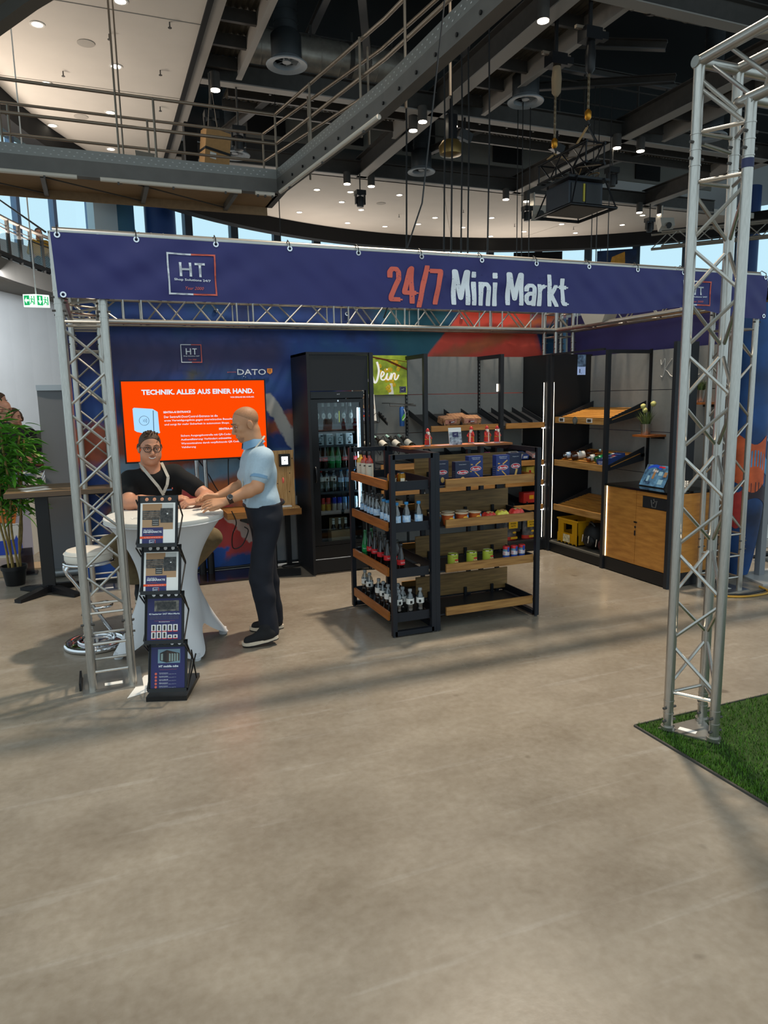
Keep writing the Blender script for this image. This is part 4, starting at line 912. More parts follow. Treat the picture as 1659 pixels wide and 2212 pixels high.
# ---------------------------------------------------------------- television on its stand
tv = thing('television', 'large flat television with a bright orange slide behind the seated man', 'television', (0.92, 7.27, 1.22))
part('bezel', MB().b2((0.222, 7.25, 1.212), (1.617, 7.30, 2.004)), BLK, tv)
scr = glow('screen_orange', '#ff4a04', 1.0, True); scr.node_tree.nodes['Principled BSDF'].inputs['Specular IOR Level'].default_value = 0.0; SW = glow('screen_white', '#d9f0ff', 1.0); SB = glow('screen_pale_blue', '#a9dcff', 1.0)
part('screen', MB().b2((0.236, 7.246, 1.228), (1.603, 7.25, 1.992)), scr, tv)
Y = 7.244
def tl(s, x0, x1, z, h, bold=0.01, mat=SW): return text(s, h, ((x0+x1)/2, Y, z), mat, tv, width=x1-x0, bold=bold)
tl('TECHNIK. ALLES AUS EINER HAND.', 0.415, 1.497, 1.864, 0.05, 0.035)
tl('VON EINLASS BIS AUSLASS.', 1.255, 1.497, 1.822, 0.014, 0.02)
tl('SENTRA-AI ENTRANCE', 0.602, 0.86, 1.685, 0.020, 0.03)
tl('Der SentraAI-DoorControl-Entrance ist die', 0.605, 1.12, 1.639, 0.022); tl('erste Verteidigungslinie gegen unerwünschte Besucher', 0.605, 1.283, 1.60, 0.024); tl('und sorgt für mehr Sicherheit in autonomen Shops.', 0.605, 1.233, 1.562, 0.024)
tl('SENTRA-AI EXIT', 1.125, 1.33, 1.508, 0.020, 0.03)
tl('Sichere Ausgangskontrolle mit QR-Code-', 0.752, 1.245, 1.448, 0.024); tl('Authentifizierung: Verhindert unbezahlte', 0.752, 1.245, 1.41, 0.024); tl('Warenmitnahme durch verpflichtende QR Code-', 0.752, 1.335, 1.372, 0.024); tl('Validierung', 0.752, 0.89, 1.335, 0.024)
part('reader_picture', MB().prism([(0.335, Y, 1.745), (0.505, Y, 1.73), (0.55, Y, 1.70), (0.555, Y, 1.52), (0.56, Y, 1.50), (0.54, Y, 1.49), (0.50, Y, 1.475), (0.345, Y, 1.515), (0.325, Y, 1.53), (0.322, Y, 1.735)], (0, -0.001, 0)), SB, tv)
RDK = glow('screen_grey', '#456078', 0.8)
part('reader_ring', MB().tube([(0.42+0.045*math.cos(a*0.35), Y-0.002, 1.62+0.045*math.sin(a*0.35)) for a in range(18)], 0.002, 4, True), RDK, tv)
for k in range(3): part('reader_wave', MB().tube([(0.405+0.014*k+0.01*math.cos(a), Y-0.002, 1.62+(0.012+0.006*k)*math.sin(a)) for a in (-1, -0.5, 0, 0.5, 1)], 0.002, 4), RDK, tv)
part('reader_edge', MB().prism([(0.505, Y-0.001, 1.715), (0.512, Y-0.001, 1.715), (0.505, Y-0.001, 1.485), (0.498, Y-0.001, 1.485)], (0, -0.001, 0)), RDK, tv)
part('dark_picture', MB().prism([(1.37, Y, 1.47), (1.5, Y, 1.47), (1.5, Y, 1.30), (1.385, Y, 1.31), (1.365, Y, 1.33)], (0, -0.001, 0)), glow('screen_dark', '#0c1320', 0.6), tv)
for x in (0.90, 0.985): part('pole', MB().cyl((x, 7.36, 0.03), (x, 7.36, 1.75), 0.024, n=16), CHROME, tv, True); part('pole_sleeve', MB().cyl((x, 7.36, 0.02), (x, 7.36, 0.24), 0.036, n=16), BLK, tv, True)
part('mount', MB().b2((0.75, 7.30, 1.4), (1.15, 7.345, 1.8)), BLK, tv)
part('stand_base', MB().b2((0.5, 6.98, 0.004), (1.6, 7.44, 0.022)), M('dark_glass_base', '#2a1f1d', 0.15), tv)
def wire(label, pts, r=0.006, mat=BLK): return solo('cable', MB().tube(stroke(pts, 0), r, 6), mat, label, 'cable')
wire('black cable hanging straight down from the television', [(1.22, 7.33, 1.25), (1.21, 7.33, 1.1), (1.2, 7.3, 0.9), (1.18, 7.2, 0.75)])
wire('black cable curving from the right corner of the television', [(1.28, 7.33, 1.23), (1.42, 7.3, 1.13), (1.5, 7.25, 1.0), (1.52, 7.2, 0.85)])
wire('black cable crossing behind the chrome poles', [(0.93, 7.42, 1.2), (1.02, 7.42, 1.05), (1.08, 7.40, 0.92), (1.12, 7.3, 0.84)])
wire('looped black cable drooping under the wooden shelf', [(1.16, 6.96, 0.72), (1.2, 6.96, 0.60), (1.17, 7.05, 0.46), (1.18, 7.1, 0.32), (1.27, 7.1, 0.34), (1.34, 7.1, 0.48), (1.30, 7.08, 0.53)])
ps = thing('power_strip', 'black power strip with a white plug hanging under the wooden shelf', 'power strip', (1.35, 7.12, 0.55))
part('body', MB().box((1.37, 7.12, 0.575), (0.2, 0.05, 0.055), (0, R(22), 0)), BLK, ps); part('plug', MB().box((1.40, 7.08, 0.53), (0.07, 0.04, 0.035), (0, R(10), 0)), PAPER, ps)
part('white_lead', MB().tube(stroke([(1.43, 7.08, 0.53), (1.47, 7.08, 0.57), (1.475, 7.1, 0.62)], 0), 0.005, 5), PAPER, ps)
mat_ = solo('floor_mat', MB().prism([(1.55, 6.98, 0.002), (1.83, 6.93, 0.002), (1.9, 7.2, 0.002), (1.6, 7.3, 0.002)], (0, 0, 0.012)), M('rubber_mat', '#1a1b1c', 0.9), 'black mat on the floor left of the fridge cabinet', 'mat')
# wall shelf with the pine upright and scanner
ws = thing('wooden_counter', 'wooden counter board at the back wall behind the standing man', 'counter', (1.55, 7.1, 0))
part('board', MB().b2((1.12, 6.98, 0.63), (1.875, 7.42, 0.695)), wood('counter_oak', '#9a6a34', '#6f4720', (1, 12, 12)), ws)
for x in (1.64, 1.80): part('leg', MB().b2((x, 7.36, 0), (x+0.05, 7.41, 0.63)), BLKM, ws)
PINE = wood('pine', '#d2a76f', '#a97a45', (14, 14, 1.2))
pn = thing('pine_stand', 'upright knotty pine board with a scanner on it, beside the fridge cabinet', 'stand', (1.74, 7.12, 0.695))
for k in range(3): part('board', MB().b2((1.585+k*0.085, 7.08, 0.71), (1.668+k*0.085, 7.105, 1.285)), PINE, pn)
part('foot', MB().b2((1.56, 6.99, 0.695), (1.86, 7.2, 0.712)), PINE, pn)
for x, z in ((1.79, 1.05), (1.78, 0.86), (1.82, 1.2), (1.66, 0.95)): part('knot', MB().cyl((x, 7.081, z), (x, 7.077, z), 0.006, n=8), M('knot', '#4a2f1b', 0.7), pn)
sc_ = thing('scanner', 'black square scanner with a glowing white window on the pine board', 'scanner', (1.74, 7.06, 1.1))
part('body', MB().b2((1.68, 7.035, 1.125), (1.79, 7.08, 1.25)), BLK, sc_); part('window', MB().b2((1.70, 7.031, 1.145), (1.765, 7.036, 1.225)), glow('scanner_light', '#eef4ff', 2.2), sc_)
part('lens_dot', MB().cyl((1.732, 7.032, 1.185), (1.732, 7.028, 1.185), 0.006, n=10), BLK, sc_)
solo('paper_stack', MB().b2((1.60, 7.0, 0.713), (1.78, 7.06, 0.725)), PAPER, 'stack of white paper at the foot of the pine board', 'paper')
solo('tray', MB().box((1.42, 7.05, 0.708), (0.16, 0.1, 0.02)).box((1.43, 7.04, 0.722), (0.1, 0.07, 0.008)), BLK, 'small black tray with a card on the wooden counter', 'tray')
solo('pen_holder', MB().cyl((1.855, 7.16, 0.713), (1.855, 7.16, 0.8), 0.025, n=12), M('frosted_holder', '#8c8f90', 0.4), 'small grey pen holder at the right end of the wooden counter', 'holder')
solo('cable_coil', MB().tube([(1.85+0.08*math.cos(a*0.5)*1.5, 7.33+0.05*math.sin(a*0.5), 0.012+0.0006*a) for a in range(30)], 0.008, 5), BLK, 'coil of black cable on the floor beside the fridge cabinet', 'cable')

# ---------------------------------------------------------------- fridge cabinet
fc = thing('fridge_cabinet', 'tall black cabinet surround built round the drinks fridge', 'cabinet', (2.27, 7.1, 0))
CAB = M('black_cabinet', '#17181b', 0.42, 0.1)
part('side_panel', MB().b2((1.935, 6.83, 0.01), (1.965, 7.42, 2.25)), CAB, fc)
part('top_rail', MB().b2((1.935, 6.84, 2.225), (2.63, 7.42, 2.25)), CAB, fc)
part('fascia', MB().b2((1.97, 6.845, 1.875), (2.585, 6.87, 2.222)), CAB, fc)
part('side_post', MB().b2((2.557, 6.84, 0.01), (2.583, 6.9, 1.875)), CAB, fc)
part('front_post', MB().b2((2.592, 6.82, 0.01), (2.632, 6.86, 2.245)), SHELF, fc)
part('front_post', MB().b2((1.935, 6.82, 0.01), (1.963, 6.83, 2.245)), CAB, fc)
part('plinth', MB().b2((1.965, 6.86, 0.02), (2.6, 6.88, 0.155)), CAB, fc)
part('foot', MB().cyl((1.95, 6.85, 0), (1.95, 6.85, 0.012), 0.012, n=10), CHROME, fc)
fr = thing('drinks_fridge', 'glass door drinks fridge with a bright vertical light inside the black cabinet', 'fridge', (2.26, 7.1, 0.16))
FB = M('fridge_black', '#0c0d10', 0.3); FI = M('fridge_inside', '#1c1f24', 0.4)
part('back_panel', MB().b2((1.985, 7.36, 0.16), (2.535, 7.39, 1.86)), FI, fr)
part('side_wall', MB().b2((1.98, 6.93, 0.16), (2.005, 7.36, 1.86)), FI, fr); part('side_wall', MB().b2((2.527, 6.93, 0.16), (2.55, 7.36, 1.86)), FI, fr)
part('roof', MB().b2((1.98, 6.93, 1.80), (2.55, 7.36, 1.86)), FB, fr); part('floor_panel', MB().b2((2.005, 6.93, 0.16), (2.527, 7.36, 0.30)), FB, fr)
part('header', MB().b2((1.98, 6.87, 1.80), (2.54, 6.93, 1.865)), FB, fr)
text('liebherr'[:0] or 'HT', 0.012, (2.27, 6.869, 1.832), LETW, fr, width=0.03)
dr = part('door_frame', MB().b2((1.982, 6.885, 0.30), (2.055, 6.925, 1.79)).b2((2.505, 6.885, 0.30), (2.54, 6.925, 1.79)).b2((2.055, 6.885, 1.755), (2.505, 6.925, 1.79)).b2((2.055, 6.885, 0.30), (2.505, 6.925, 0.335)), FB, fr)
part('door_glass', MB().b2((2.055, 6.90, 0.335), (2.505, 6.904, 1.755)), glassy('fridge_glass', '#dfe8ea', 0.05), dr)
part('handle', MB().tube([(2.01, 6.885, 1.11), (2.01, 6.86, 1.09), (2.01, 6.86, 0.98), (2.01, 6.885, 0.96)], 0.01, 8), FB, dr, True)
part('kick_panel', MB().b2((1.982, 6.885, 0.165), (2.54, 6.925, 0.295)), FB, fr)
part('lock', MB().cyl((2.265, 6.885, 1.773), (2.265, 6.872, 1.773), 0.009, n=10), CHROME, fr)
FL = glow('fridge_light', '#dcefff', 14.0, True)
part('light_strip', MB().b2((2.490, 6.932, 0.66), (2.502, 6.946, 1.70)), FL, fr)
for z in (1.535, 1.325, 1.085, 0.842, 0.642):
    part('shelf', MB().b2((2.01, 6.95, z-0.008), (2.522, 7.34, z)), M('fridge_shelf', '#2b2f34', 0.4, 0.5), fr)
    part('price_rail', MB().b2((2.01, 6.94, z-0.018), (2.485, 6.948, z+0.004)), M('fridge_rail', '#4c5158', 0.3, 0.5), fr)

# ---------------------------------------------------------------- rear shelving: three bays
sh = thing('rear_shelving', 'dark grey rear shelving with oak fronted shelves between fridge cabinet and corner', 'shelving', (3.7, 7.1, 0))
for x0, x1 in ((2.64, 3.222), (3.228, 4.132), (4.138, 4.752)):
    for z0, z1 in ((1.826, 2.24), (1.40, 1.82), (0.97, 1.394), (0.55, 0.964), (0.16, 0.544)):
        part('panel', MB().b2((x0, 7.35, z0), (x1, 7.37, z1)), PANEL, sh)
part('side_panel', MB().b2((4.755, 6.87, 0.02), (4.775, 7.38, 2.24)), CAB, sh)
for x in (3.225, 4.148):
    part('front_post', MB().b2((x-0.022, 6.83, 0.02), (x+0.022, 6.875, 2.24)), SHELF, sh)
    part('top_bar', MB().b2((x-0.02, 6.875, 2.20), (x+0.02, 7.35, 2.24)), SHELF, sh)
    part('upright', MB().b2((x-0.012, 7.335, 0.02), (x+0.012, 7.349, 2.24)), BLKM, sh)
    sl = MB()
    for k in range(48): sl.b2((x-0.004, 7.332, 0.3+k*0.04), (x+0.004, 7.335, 0.322+k*0.04))
    part('slots', sl, PANEL, sh)['kind'] = 'stuff'
part('front_post', MB().b2((4.735, 6.82, 0.02), (4.765, 6.86, 2.24)), SHELF, sh)
part('base_deck', MB().b2((2.64, 6.86, 0.115), (4.755, 7.35, 0.135)), SHELF, sh); part('plinth', MB().b2((2.64, 6.86, 0.01), (4.755, 6.88, 0.115)), CAB, sh)
LEDW = glow('led_strip', '#fff0d8', 6.0, True)
OKW = wood('oak_lit', '#c08a4e', '#99662f', (1, 14, 14))
def tilted(x0, x1, zf, zb, nd, back=7.33, front=6.87):
    s = part('shelf_board', MB().prism([(x0, front, zf-0.028), (x1, front, zf-0.028), (x1, back, zb-0.012), (x0, back, zb-0.012)], (0, 0, 0.012)), SHELF, sh)
    part('oak_front', MB().b2((x0+0.05, front-0.02, zf-0.05), (x1-0.01, front-0.002, zf+0.01)), OKW, s)
    for k in range(nd+1):
        x = x0+(x1-x0)*k/nd
        part('divider', MB().prism([(x-0.003, front+0.01, zf-0.01), (x-0.003, back, zb), (x-0.003, back, zb+0.055), (x-0.003, front+0.03, zf+0.04)], (0.006, 0, 0)), SHELF, s)
    part('led_holder', MB().b2((x1-0.03, front-0.015, zf-0.06), (x1+0.01, front+0.01, zf-0.045)), glow('led_end', '#ffffff', 3.0), s)
    return s
tilted(3.245, 4.125, 1.476, 1.60, 4); tilted(4.165, 4.73, 1.476, 1.60, 4)
tilted(3.245, 4.125, 1.05, 1.17, 4); tilted(4.165, 4.73, 1.05, 1.17, 4)
tilted(3.245, 4.125, 0.82, 0.90, 3); tilted(4.165, 4.73, 0.82, 0.90, 3)
tilted(3.245, 4.125, 0.535, 0.57, 3); tilted(4.165, 4.73, 0.535, 0.57, 3)
for x in (2.68, 3.19): part('pegwall_bar', MB().b2((x, 7.32, 1.30), (x+0.02, 7.35, 1.36)), STEEL, sh)
part('hook_rail', MB().b2((2.64, 7.325, 1.32), (3.22, 7.35, 1.365)), PANEL, sh)
tilted(2.66, 3.2, 0.82, 0.90, 2); tilted(2.66, 3.2, 1.09, 1.1, 1)
for k, (x, y, z0, z1) in enumerate([(4.722, 6.875, 0.15, 1.93), (3.25, 6.88, 1.55, 2.18), (4.175, 6.88, 1.55, 2.18), (3.25, 6.88, 0.9, 1.4)]): part('led_strip', MB().b2((x, y, z0), (x+0.004, y+0.006, z1)), LEDW, sh)
part('led_spot', MB().b2((4.118, 6.88, 1.84), (4.126, 6.90, 1.92)), LEDW, sh)
# ---------------------------------------------------------------- right hand shelving and coffee cupboard
rs = thing('side_shelving', 'dark grey side shelving with slatted oak shelves and a chalkboard panel', 'shelving', (5.0, 5.9, 0))
for y0, y1 in ((5.835, 6.795), (4.92, 5.825)):
    for z0, z1 in ((1.826, 2.22), (1.40, 1.82), (0.97, 1.394), (0.55, 0.964), (0.14, 0.544)):
        part('panel', MB().b2((5.30, y0, z0), (5.32, y1, z1)), PANEL, rs)
part('corner_panel', MB().b2((4.80, 6.80, 0.02), (5.32, 6.82, 2.24)), CAB, rs)
part('front_post', MB().b2((4.745, 6.775, 0.0), (4.785, 6.815, 2.24)), SHELF, rs)
part('front_post', MB().b2((4.745, 5.82, 0.0), (4.785, 5.86, 2.225)), SHELF, rs)
part('front_post', MB().b2((4.745, 4.915, 0.0), (4.785, 4.955, 2.235)), SHELF, rs)
part('upright', MB().b2((5.285, 5.815, 0.02), (5.30, 5.845, 2.235)), BLKM, rs)
part('top_bar', MB().b2((4.785, 5.825, 2.19), (5.30, 5.855, 2.225)), SHELF, rs)
part('top_bar', MB().b2((4.752, 5.9, 2.225), (4.78, 6.78, 2.245)), SHELF, rs)
part('end_panel', MB().b2((4.785, 4.917, 1.0), (5.0, 4.925, 2.235)), BLKM, rs)
part('base_deck', MB().b2((4.76, 5.86, 0.105), (5.30, 6.80, 0.125)), M('base_deck_grey', '#5b5852', 0.5), rs)
part('plinth', MB().b2((4.765, 5.86, 0.01), (4.785, 6.775, 0.105)), CAB, rs)
part('led_strip', MB().b2((4.80, 6.795, 0.15), (4.803, 6.798, 1.93)), LEDW, rs)
OKS = wood('oak_slat', '#c88c3c', '#a0682c', (14, 1, 14))
def slat_shelf(zf, zb, y0, y1):
    s = part('shelf_frame', MB().b2((5.25, y0, zb-0.03), (5.30, y1, zb)), SHELF, rs)
    for k in range(8):
        f = (k+0.5)/8; x = 4.80+0.47*f; z = zf+(zb-zf)*f
        part('slat', MB().box((x, (y0+y1)/2, z), (0.043, y1-y0-0.02, 0.014), (0, -math.atan2(zb-zf, 0.47), 0)), OKS, s)
    part('oak_front', MB().b2((4.775, y0-0.01, zf-0.045), (4.792, y1+0.0, zf+0.022)), wood('oak_front_y', '#bf9054', '#93652f', (14, 1, 14)), s)
    for y in (y0, y1-0.008):
        part('bracket', MB().prism([(4.80, y, zf-0.045), (5.29, y, zb-0.07), (5.29, y, zb+0.075), (4.83, y, zf+0.02)], (0, 0.008, 0)), SHELF, s)
    part('bracket_slot', MB().prism([(4.86, y0-0.002, zf+0.0), (5.24, y0-0.002, zb+0.0), (5.24, y0-0.002, zb+0.008), (4.86, y0-0.002, zf+0.008)], (0, 0.001, 0)), OKS, s)
    return s
slat_shelf(1.525, 1.64, 5.875, 6.73); slat_shelf(1.045, 1.165, 5.875, 6.73); slat_shelf(0.537, 0.645, 5.875, 6.73)
cc = thing('coffee_cupboard', 'oak fronted coffee cupboard with black worktop at the right end of the shelves', 'cupboard', (5.02, 5.39, 0))
OAKD = wood('oak_door', '#c98a3f', '#a86d2e', (2.0, 1.6, 9), scale=3.5)
part('carcass', MB().b2((4.80, 4.965, 0.13), (5.28, 5.80, 0.868)), CAB, cc)
part('worktop', MB().b2((4.755, 4.955, 0.872), (5.29, 5.82, 0.892)), M('black_worktop', '#0f1011', 0.12), cc)
d1 = part('door', MB().b2((4.775, 5.383, 0.137), (4.80, 5.80, 0.866)), OAKD, cc)
d2 = part('door', MB().b2((4.775, 4.967, 0.137), (4.80, 5.378, 0.715)), OAKD, cc)
part('door_header', MB().b2((4.775, 4.967, 0.83), (4.80, 5.378, 0.866)), OAKD, cc); part('door_header', MB().b2((4.775, 5.296, 0.718), (4.80, 5.378, 0.828)), OAKD, cc)
fl_ = part('waste_flap', MB().b2((4.773, 4.972, 0.72), (4.79, 5.292, 0.826)), SHELF, cc)
GRY = M('engraving_grey', '#6d6a66', 0.6)
cup = MB().tube([(4.771, 5.18, 0.80), (4.771, 5.165, 0.735), (4.771, 5.12, 0.735), (4.771, 5.105, 0.80)], 0.004, 5)
part('bin_symbol', cup, GRY, fl_)
for y, z in ((5.13, 0.79), (5.15, 0.775), (5.145, 0.805)): part('bin_symbol', MB().box((4.771, y, z), (0.002, 0.014, 0.014), (0.5, 0, 0)), GRY, fl_)
part('lock', MB().b2((4.768, 5.355, 0.55), (4.776, 5.40, 0.565)).cyl((4.776, 5.375, 0.51), (4.765, 5.375, 0.51), 0.012, n=12), CHROME, d1)
part('key_tag', MB().b2((4.766, 5.368, 0.425), (4.77, 5.388, 0.475)), CHROME, d1)
part('end_door', MB().b2((4.80, 4.945, 0.115), (5.25, 4.962, 0.868)), OAKD, cc)
part('plinth', MB().b2((4.765, 4.93, 0.01), (5.29, 5.82, 0.13)), CAB, cc)
LEDO = glow('led_strip_warm', '#ffd9a0', 5.0, True)
part('led_strip', MB().b2((4.768, 5.803, 0.14), (4.775, 5.810, 0.868)), LEDO, cc); part('led_strip', MB().b2((4.79, 4.938, 0.14), (4.798, 4.944, 0.868)), LEDO, cc)
# chalk writing
CHK = M('chalk', '#cfccc6', 0.9)
def chalk(pts, parent=rs):
    part('chalk_stroke', MB().tube([(5.298, 5.70-p.x, p.y) for p in stroke([(a, b, 0) for a, b in pts], 0)], 0.0035, 4), CHK, parent)
chalk([(0.0, 2.12), (0.015, 2.07), (0.05, 2.125), (0.06, 2.1), (0.055, 2.0), (0.03, 1.95), (0.01, 1.96)]); chalk([(0.15, 2.12), (0.07, 2.03), (0.10, 2.0), (0.14, 1.96), (0.17, 1.95)])
chalk([(0.245, 2.03), (0.20, 2.0), (0.20, 1.96), (0.235, 1.97), (0.25, 2.03), (0.25, 1.97), (0.27, 1.95)])
for x in (0.29, 0.34): chalk([(x, 1.97), (x+0.05, 2.12), (x+0.02, 2.12), (x, 1.9), (x+0.03, 1.94), (x+0.05, 1.97)])
chalk([(0.41, 2.0), (0.47, 2.03), (0.44, 2.06), (0.42, 2.0), (0.45, 1.95), (0.51, 1.96)])
mg = thing('info_card', 'small blue and white printed card high on the dark corner panel', 'card', (5.17, 6.795, 2.0))
part('picture', MB().b2((5.115, 6.793, 2.10), (5.225, 6.799, 2.235)), M('dark_photo_print', '#1c2740', 0.4, var=0.7, scale=22, col2='#8fb2d8'), mg)
part('card', MB().b2((5.115, 6.792, 2.01), (5.222, 6.799, 2.10)), M('pale_blue_card', '#a9c2f0', 0.5, emit=0.25), mg)
part('bottle_picture', MB().b2((5.138, 6.790, 2.03), (5.148, 6.792, 2.075)), LETB, mg); text('HT', 0.01, (5.165, 6.79, 2.022), LETB, mg)
# ---------------------------------------------------------------- island shelf (gondola)
GOND = M('gondola_steel', '#20232a', 0.42, 0.35)
isl = thing('island_shelf', 'black island shelf with oak fronts in the middle of the stand', 'shelf', (2.6, 5.2, 0))
def post(x, y): part('post', MB().b2((x-0.018, y-0.018, 0.012), (x+0.018, y+0.018, 1.385)), GOND, isl); part('foot', MB().cyl((x, y, 0), (x, y, 0.012), 0.012, n=10), STEEL, isl)
GX0, GX1, GX2, GX3, GY0, GY1 = 1.965, 2.288, 2.325, 3.222, 4.755, 5.66
for x, y in ((GX0, GY0), (GX1, GY0), (GX0, GY1), (GX1, GY1), (GX2, GY0), (GX2, GY1), (GX3, GY0), (GX3, GY1)): post(x, y)
for y in (GY0, GY1):
    for z in (0.012, 1.35): part('cross_bar', MB().b2((GX0, y-0.018, z), (GX1, y+0.018, z+0.036)), GOND, isl)
for x in (GX2, GX3):
    for z in (0.012, 1.35): part('cross_bar', MB().b2((x-0.018, GY0, z), (x+0.018, GY1, z+0.036)), GOND, isl)
for x in (2.42, 2.85, 3.13): part('centre_post', MB().b2((x-0.015, 5.205, 0.1), (x+0.015, 5.235, 1.36)), GOND, isl)
OKB = wood('oak_backboard', '#8a6a3c', '#5f4623', (1, 14, 14)); OKF = wood('oak_front_board', '#a67a42', '#7d5529', (1, 12, 12)); OKE = wood('oak_end_board', '#a8652a', '#8a4f1e', (12, 1, 12))
for zf in (1.125, 0.815, 0.467, 0.122):
    part('end_tray', MB().b2((1.985, 4.775, zf-0.012), (2.285, 5.64, zf)), GOND, isl)
    part('end_lip', MB().b2((1.985, 4.765, zf-0.01), (2.262, 4.773, zf+0.06)), GOND, isl); part('end_lip', MB().b2((1.985, 5.64, zf-0.01), (2.262, 5.648, zf+0.06)), GOND, isl)
    part('oak_end', MB().b2((1.938, 4.815, zf-0.002), (1.955, 5.59, zf+0.064)), OKE, isl)
    part('tray_arm', MB().b2((1.955, 4.83, zf-0.012), (1.985, 4.86, zf+0.002)), GOND, isl)
    part('front_tray', MB().b2((2.35, 4.785, zf-0.012), (3.20, 5.19, zf)), GOND, isl); part('rear_tray', MB().b2((2.35, 5.245, zf-0.012), (3.20, 5.63, zf)), GOND, isl)
    part('oak_front', MB().b2((2.408, 4.762, zf-0.012), (3.195, 4.779, zf+0.052)), OKF, isl); part('oak_rear', MB().b2((2.408, 5.632, zf-0.012), (3.195, 5.649, zf+0.052)), OKF, isl)
    part('tray_side', MB().b2((3.197, 4.785, zf-0.012), (3.205, 5.63, zf+0.055)), OKE if zf > 1 else GOND, isl)
    part('tray_side', MB().b2((2.344, 4.785, zf-0.012), (2.350, 5.63, zf+0.055)), GOND, isl)
    part('backboard', MB().b2((2.345, 5.19, zf+0.02), (3.217, 5.204, zf+0.20)), OKB, isl)
    for x in (2.46, 2.80, 3.06): part('clip', MB().b2((x-0.012, 5.175, zf), (x+0.012, 5.19, zf+0.07)), BLKM, isl)
    for x, y in ((3.205, 4.775),): part('bracket', MB().b2((3.197, 4.765, zf+0.005), (3.21, 4.785, zf+0.03)), GOND, isl)
part('top_plank', MB().b2((2.27, 5.13, 1.388), (3.22, 5.32, 1.405)), wood('oak_plank', '#a8652c', '#7d4a20', (1, 12, 12)), isl)

# ---------------------------------------------------------------- goods: one of each kind, then copies
def bottle(name, label, group, prof, mat, cap, capmat, labz=None, labr=None, labmat=None, word=None, wmat=None, ww=0.02, wz=None, cat='bottle', liquid=None):
    t = thing(name, label, cat, (0, 0, 0), group)
    part('body', MB().lathe(prof, n=14), mat, t, True)
    if liquid: part('drink', MB().lathe(liquid[0], n=12), liquid[1], t, True)
    part('cap', MB().lathe(cap, n=12), capmat, t, True)
    if labz: part('label', MB().lathe([(labr, labz[0]), (labr, labz[1])], n=16, cap=False), labmat, t, True)
    if word: text(word, 0.012, (0, -labr-0.0012, wz if wz else (labz[0]+labz[1])/2-0.006), wmat, t, width=ww)
    return t
def place(proto, pts, z, rz=None, labels=None):
    for i, p in enumerate(pts):
        a = (rz[i] if rz else random.uniform(-0.5, 0.5))
        if i == 0: proto.location = (p[0], p[1], z); proto.rotation_euler = (0, 0, a)
        else: dup(proto, (p[0], p[1], z), a)
PET = glassy('clear_bottle', '#c6ccce', 0.16, 0.08); PETB = glassy('blue_bottle', '#a9cbe0', 0.16, 0.08)
WLAB = M('white_label', '#d5d4cf', 0.5); BLAB = M('blue_water_label', '#6fa7d6', 0.4, var=0.35, scale=30, col2='#dfe9f2'); BLUEC = M('blue_cap', '#2b7fb8', 0.4); GREYC = M('grey_cap', '#8d9193', 0.45)
GG = M('green_bottle', '#0f6b35', 0.12, spec=0.8); COLA = M('cola_bottle', '#160a08', 0.08, spec=0.9); RLAB = M('red_label', '#c01f26', 0.4); GLAB = M('green_label', '#0f8c46', 0.4); DARKC = M('dark_cap', '#26282b', 0.4)
P_water = [(0.006, 0), (0.029, 0.0), (0.031, 0.01), (0.031, 0.05), (0.026, 0.075), (0.026, 0.085), (0.031, 0.11), (0.031, 0.155), (0.024, 0.185), (0.013, 0.2), (0.0125, 0.21)]
C_water = [(0.0145, 0.205), (0.0155, 0.207), (0.0155, 0.224), (0.014, 0.226)]
w1 = bottle('water_bottle', 'clear wavy water bottle with white label and grey cap on the lowest tray', 'clear water bottles on the lowest tray', P_water, PET, C_water, GREYC, (0.112, 0.155), 0.0316, WLAB)
part('barcode', MB().b2((-0.010, -0.0335, 0.118), (0.008, -0.0318, 0.140)), LETB, w1)
place(w1, [(2.02, 5.53), (2.02, 5.42), (2.02, 5.21), (2.02, 5.11), (2.02, 5.01), (2.02, 4.91), (2.10, 5.0), (2.03, 4.825), (2.095, 4.895), (2.12, 4.81), (2.205, 4.81)], 0.123)
P_w2 = [(0.006, 0), (0.030, 0), (0.0315, 0.01), (0.0315, 0.11), (0.029, 0.135), (0.014, 0.175), (0.0125, 0.195)]
w2 = bottle('water_bottle', 'small water bottle with bright blue cap at the front of the end shelf', 'blue capped water bottles', P_w2, PET, [(0.0145, 0.188), (0.0155, 0.19), (0.0155, 0.206), (0.014, 0.208)], BLUEC, (0.055, 0.108), 0.032, BLAB)
place(w2, [(2.01, 5.04), (2.01, 4.965), (2.01, 4.885), (2.02, 4.81), (2.10, 4.81), (2.20, 4.81)], 0.816)
w3 = bottle('water_bottle', 'clear water bottle with dark cap, rear rows of the end shelf', 'dark capped water bottles', P_w2, PET, [(0.0145, 0.188), (0.0155, 0.19), (0.0155, 0.206), (0.014, 0.208)], DARKC, (0.055, 0.108), 0.032, BLAB)
place(w3, [(2.03, 5.55), (2.02, 5.36), (2.02, 5.29), (2.12, 5.57), (2.02, 5.21), (2.03, 5.45), (2.1, 5.3)], 0.816)
P_cola = [(0.006, 0), (0.027, 0), (0.029, 0.012), (0.026, 0.055), (0.030, 0.085), (0.030, 0.12), (0.022, 0.155), (0.0135, 0.195), (0.013, 0.225)]
C_crown = [(0.014, 0.222), (0.016, 0.224), (0.014, 0.235)]
co = bottle('cola_bottle', 'glass cola bottle with red label on the end shelf', 'glass cola bottles on the end shelf', P_cola, COLA, C_crown, DARKC, (0.075, 0.115), 0.0307, RLAB, 'Coca-Cola', LETW, 0.034)
place(co, [(2.025, 5.40), (2.025, 5.29), (2.095, 5.36), (2.025, 5.16), (2.09, 5.235), (2.025, 5.02), (2.09, 5.08), (2.09, 4.98), (2.06, 4.835), (2.1, 5.48)], 0.468)
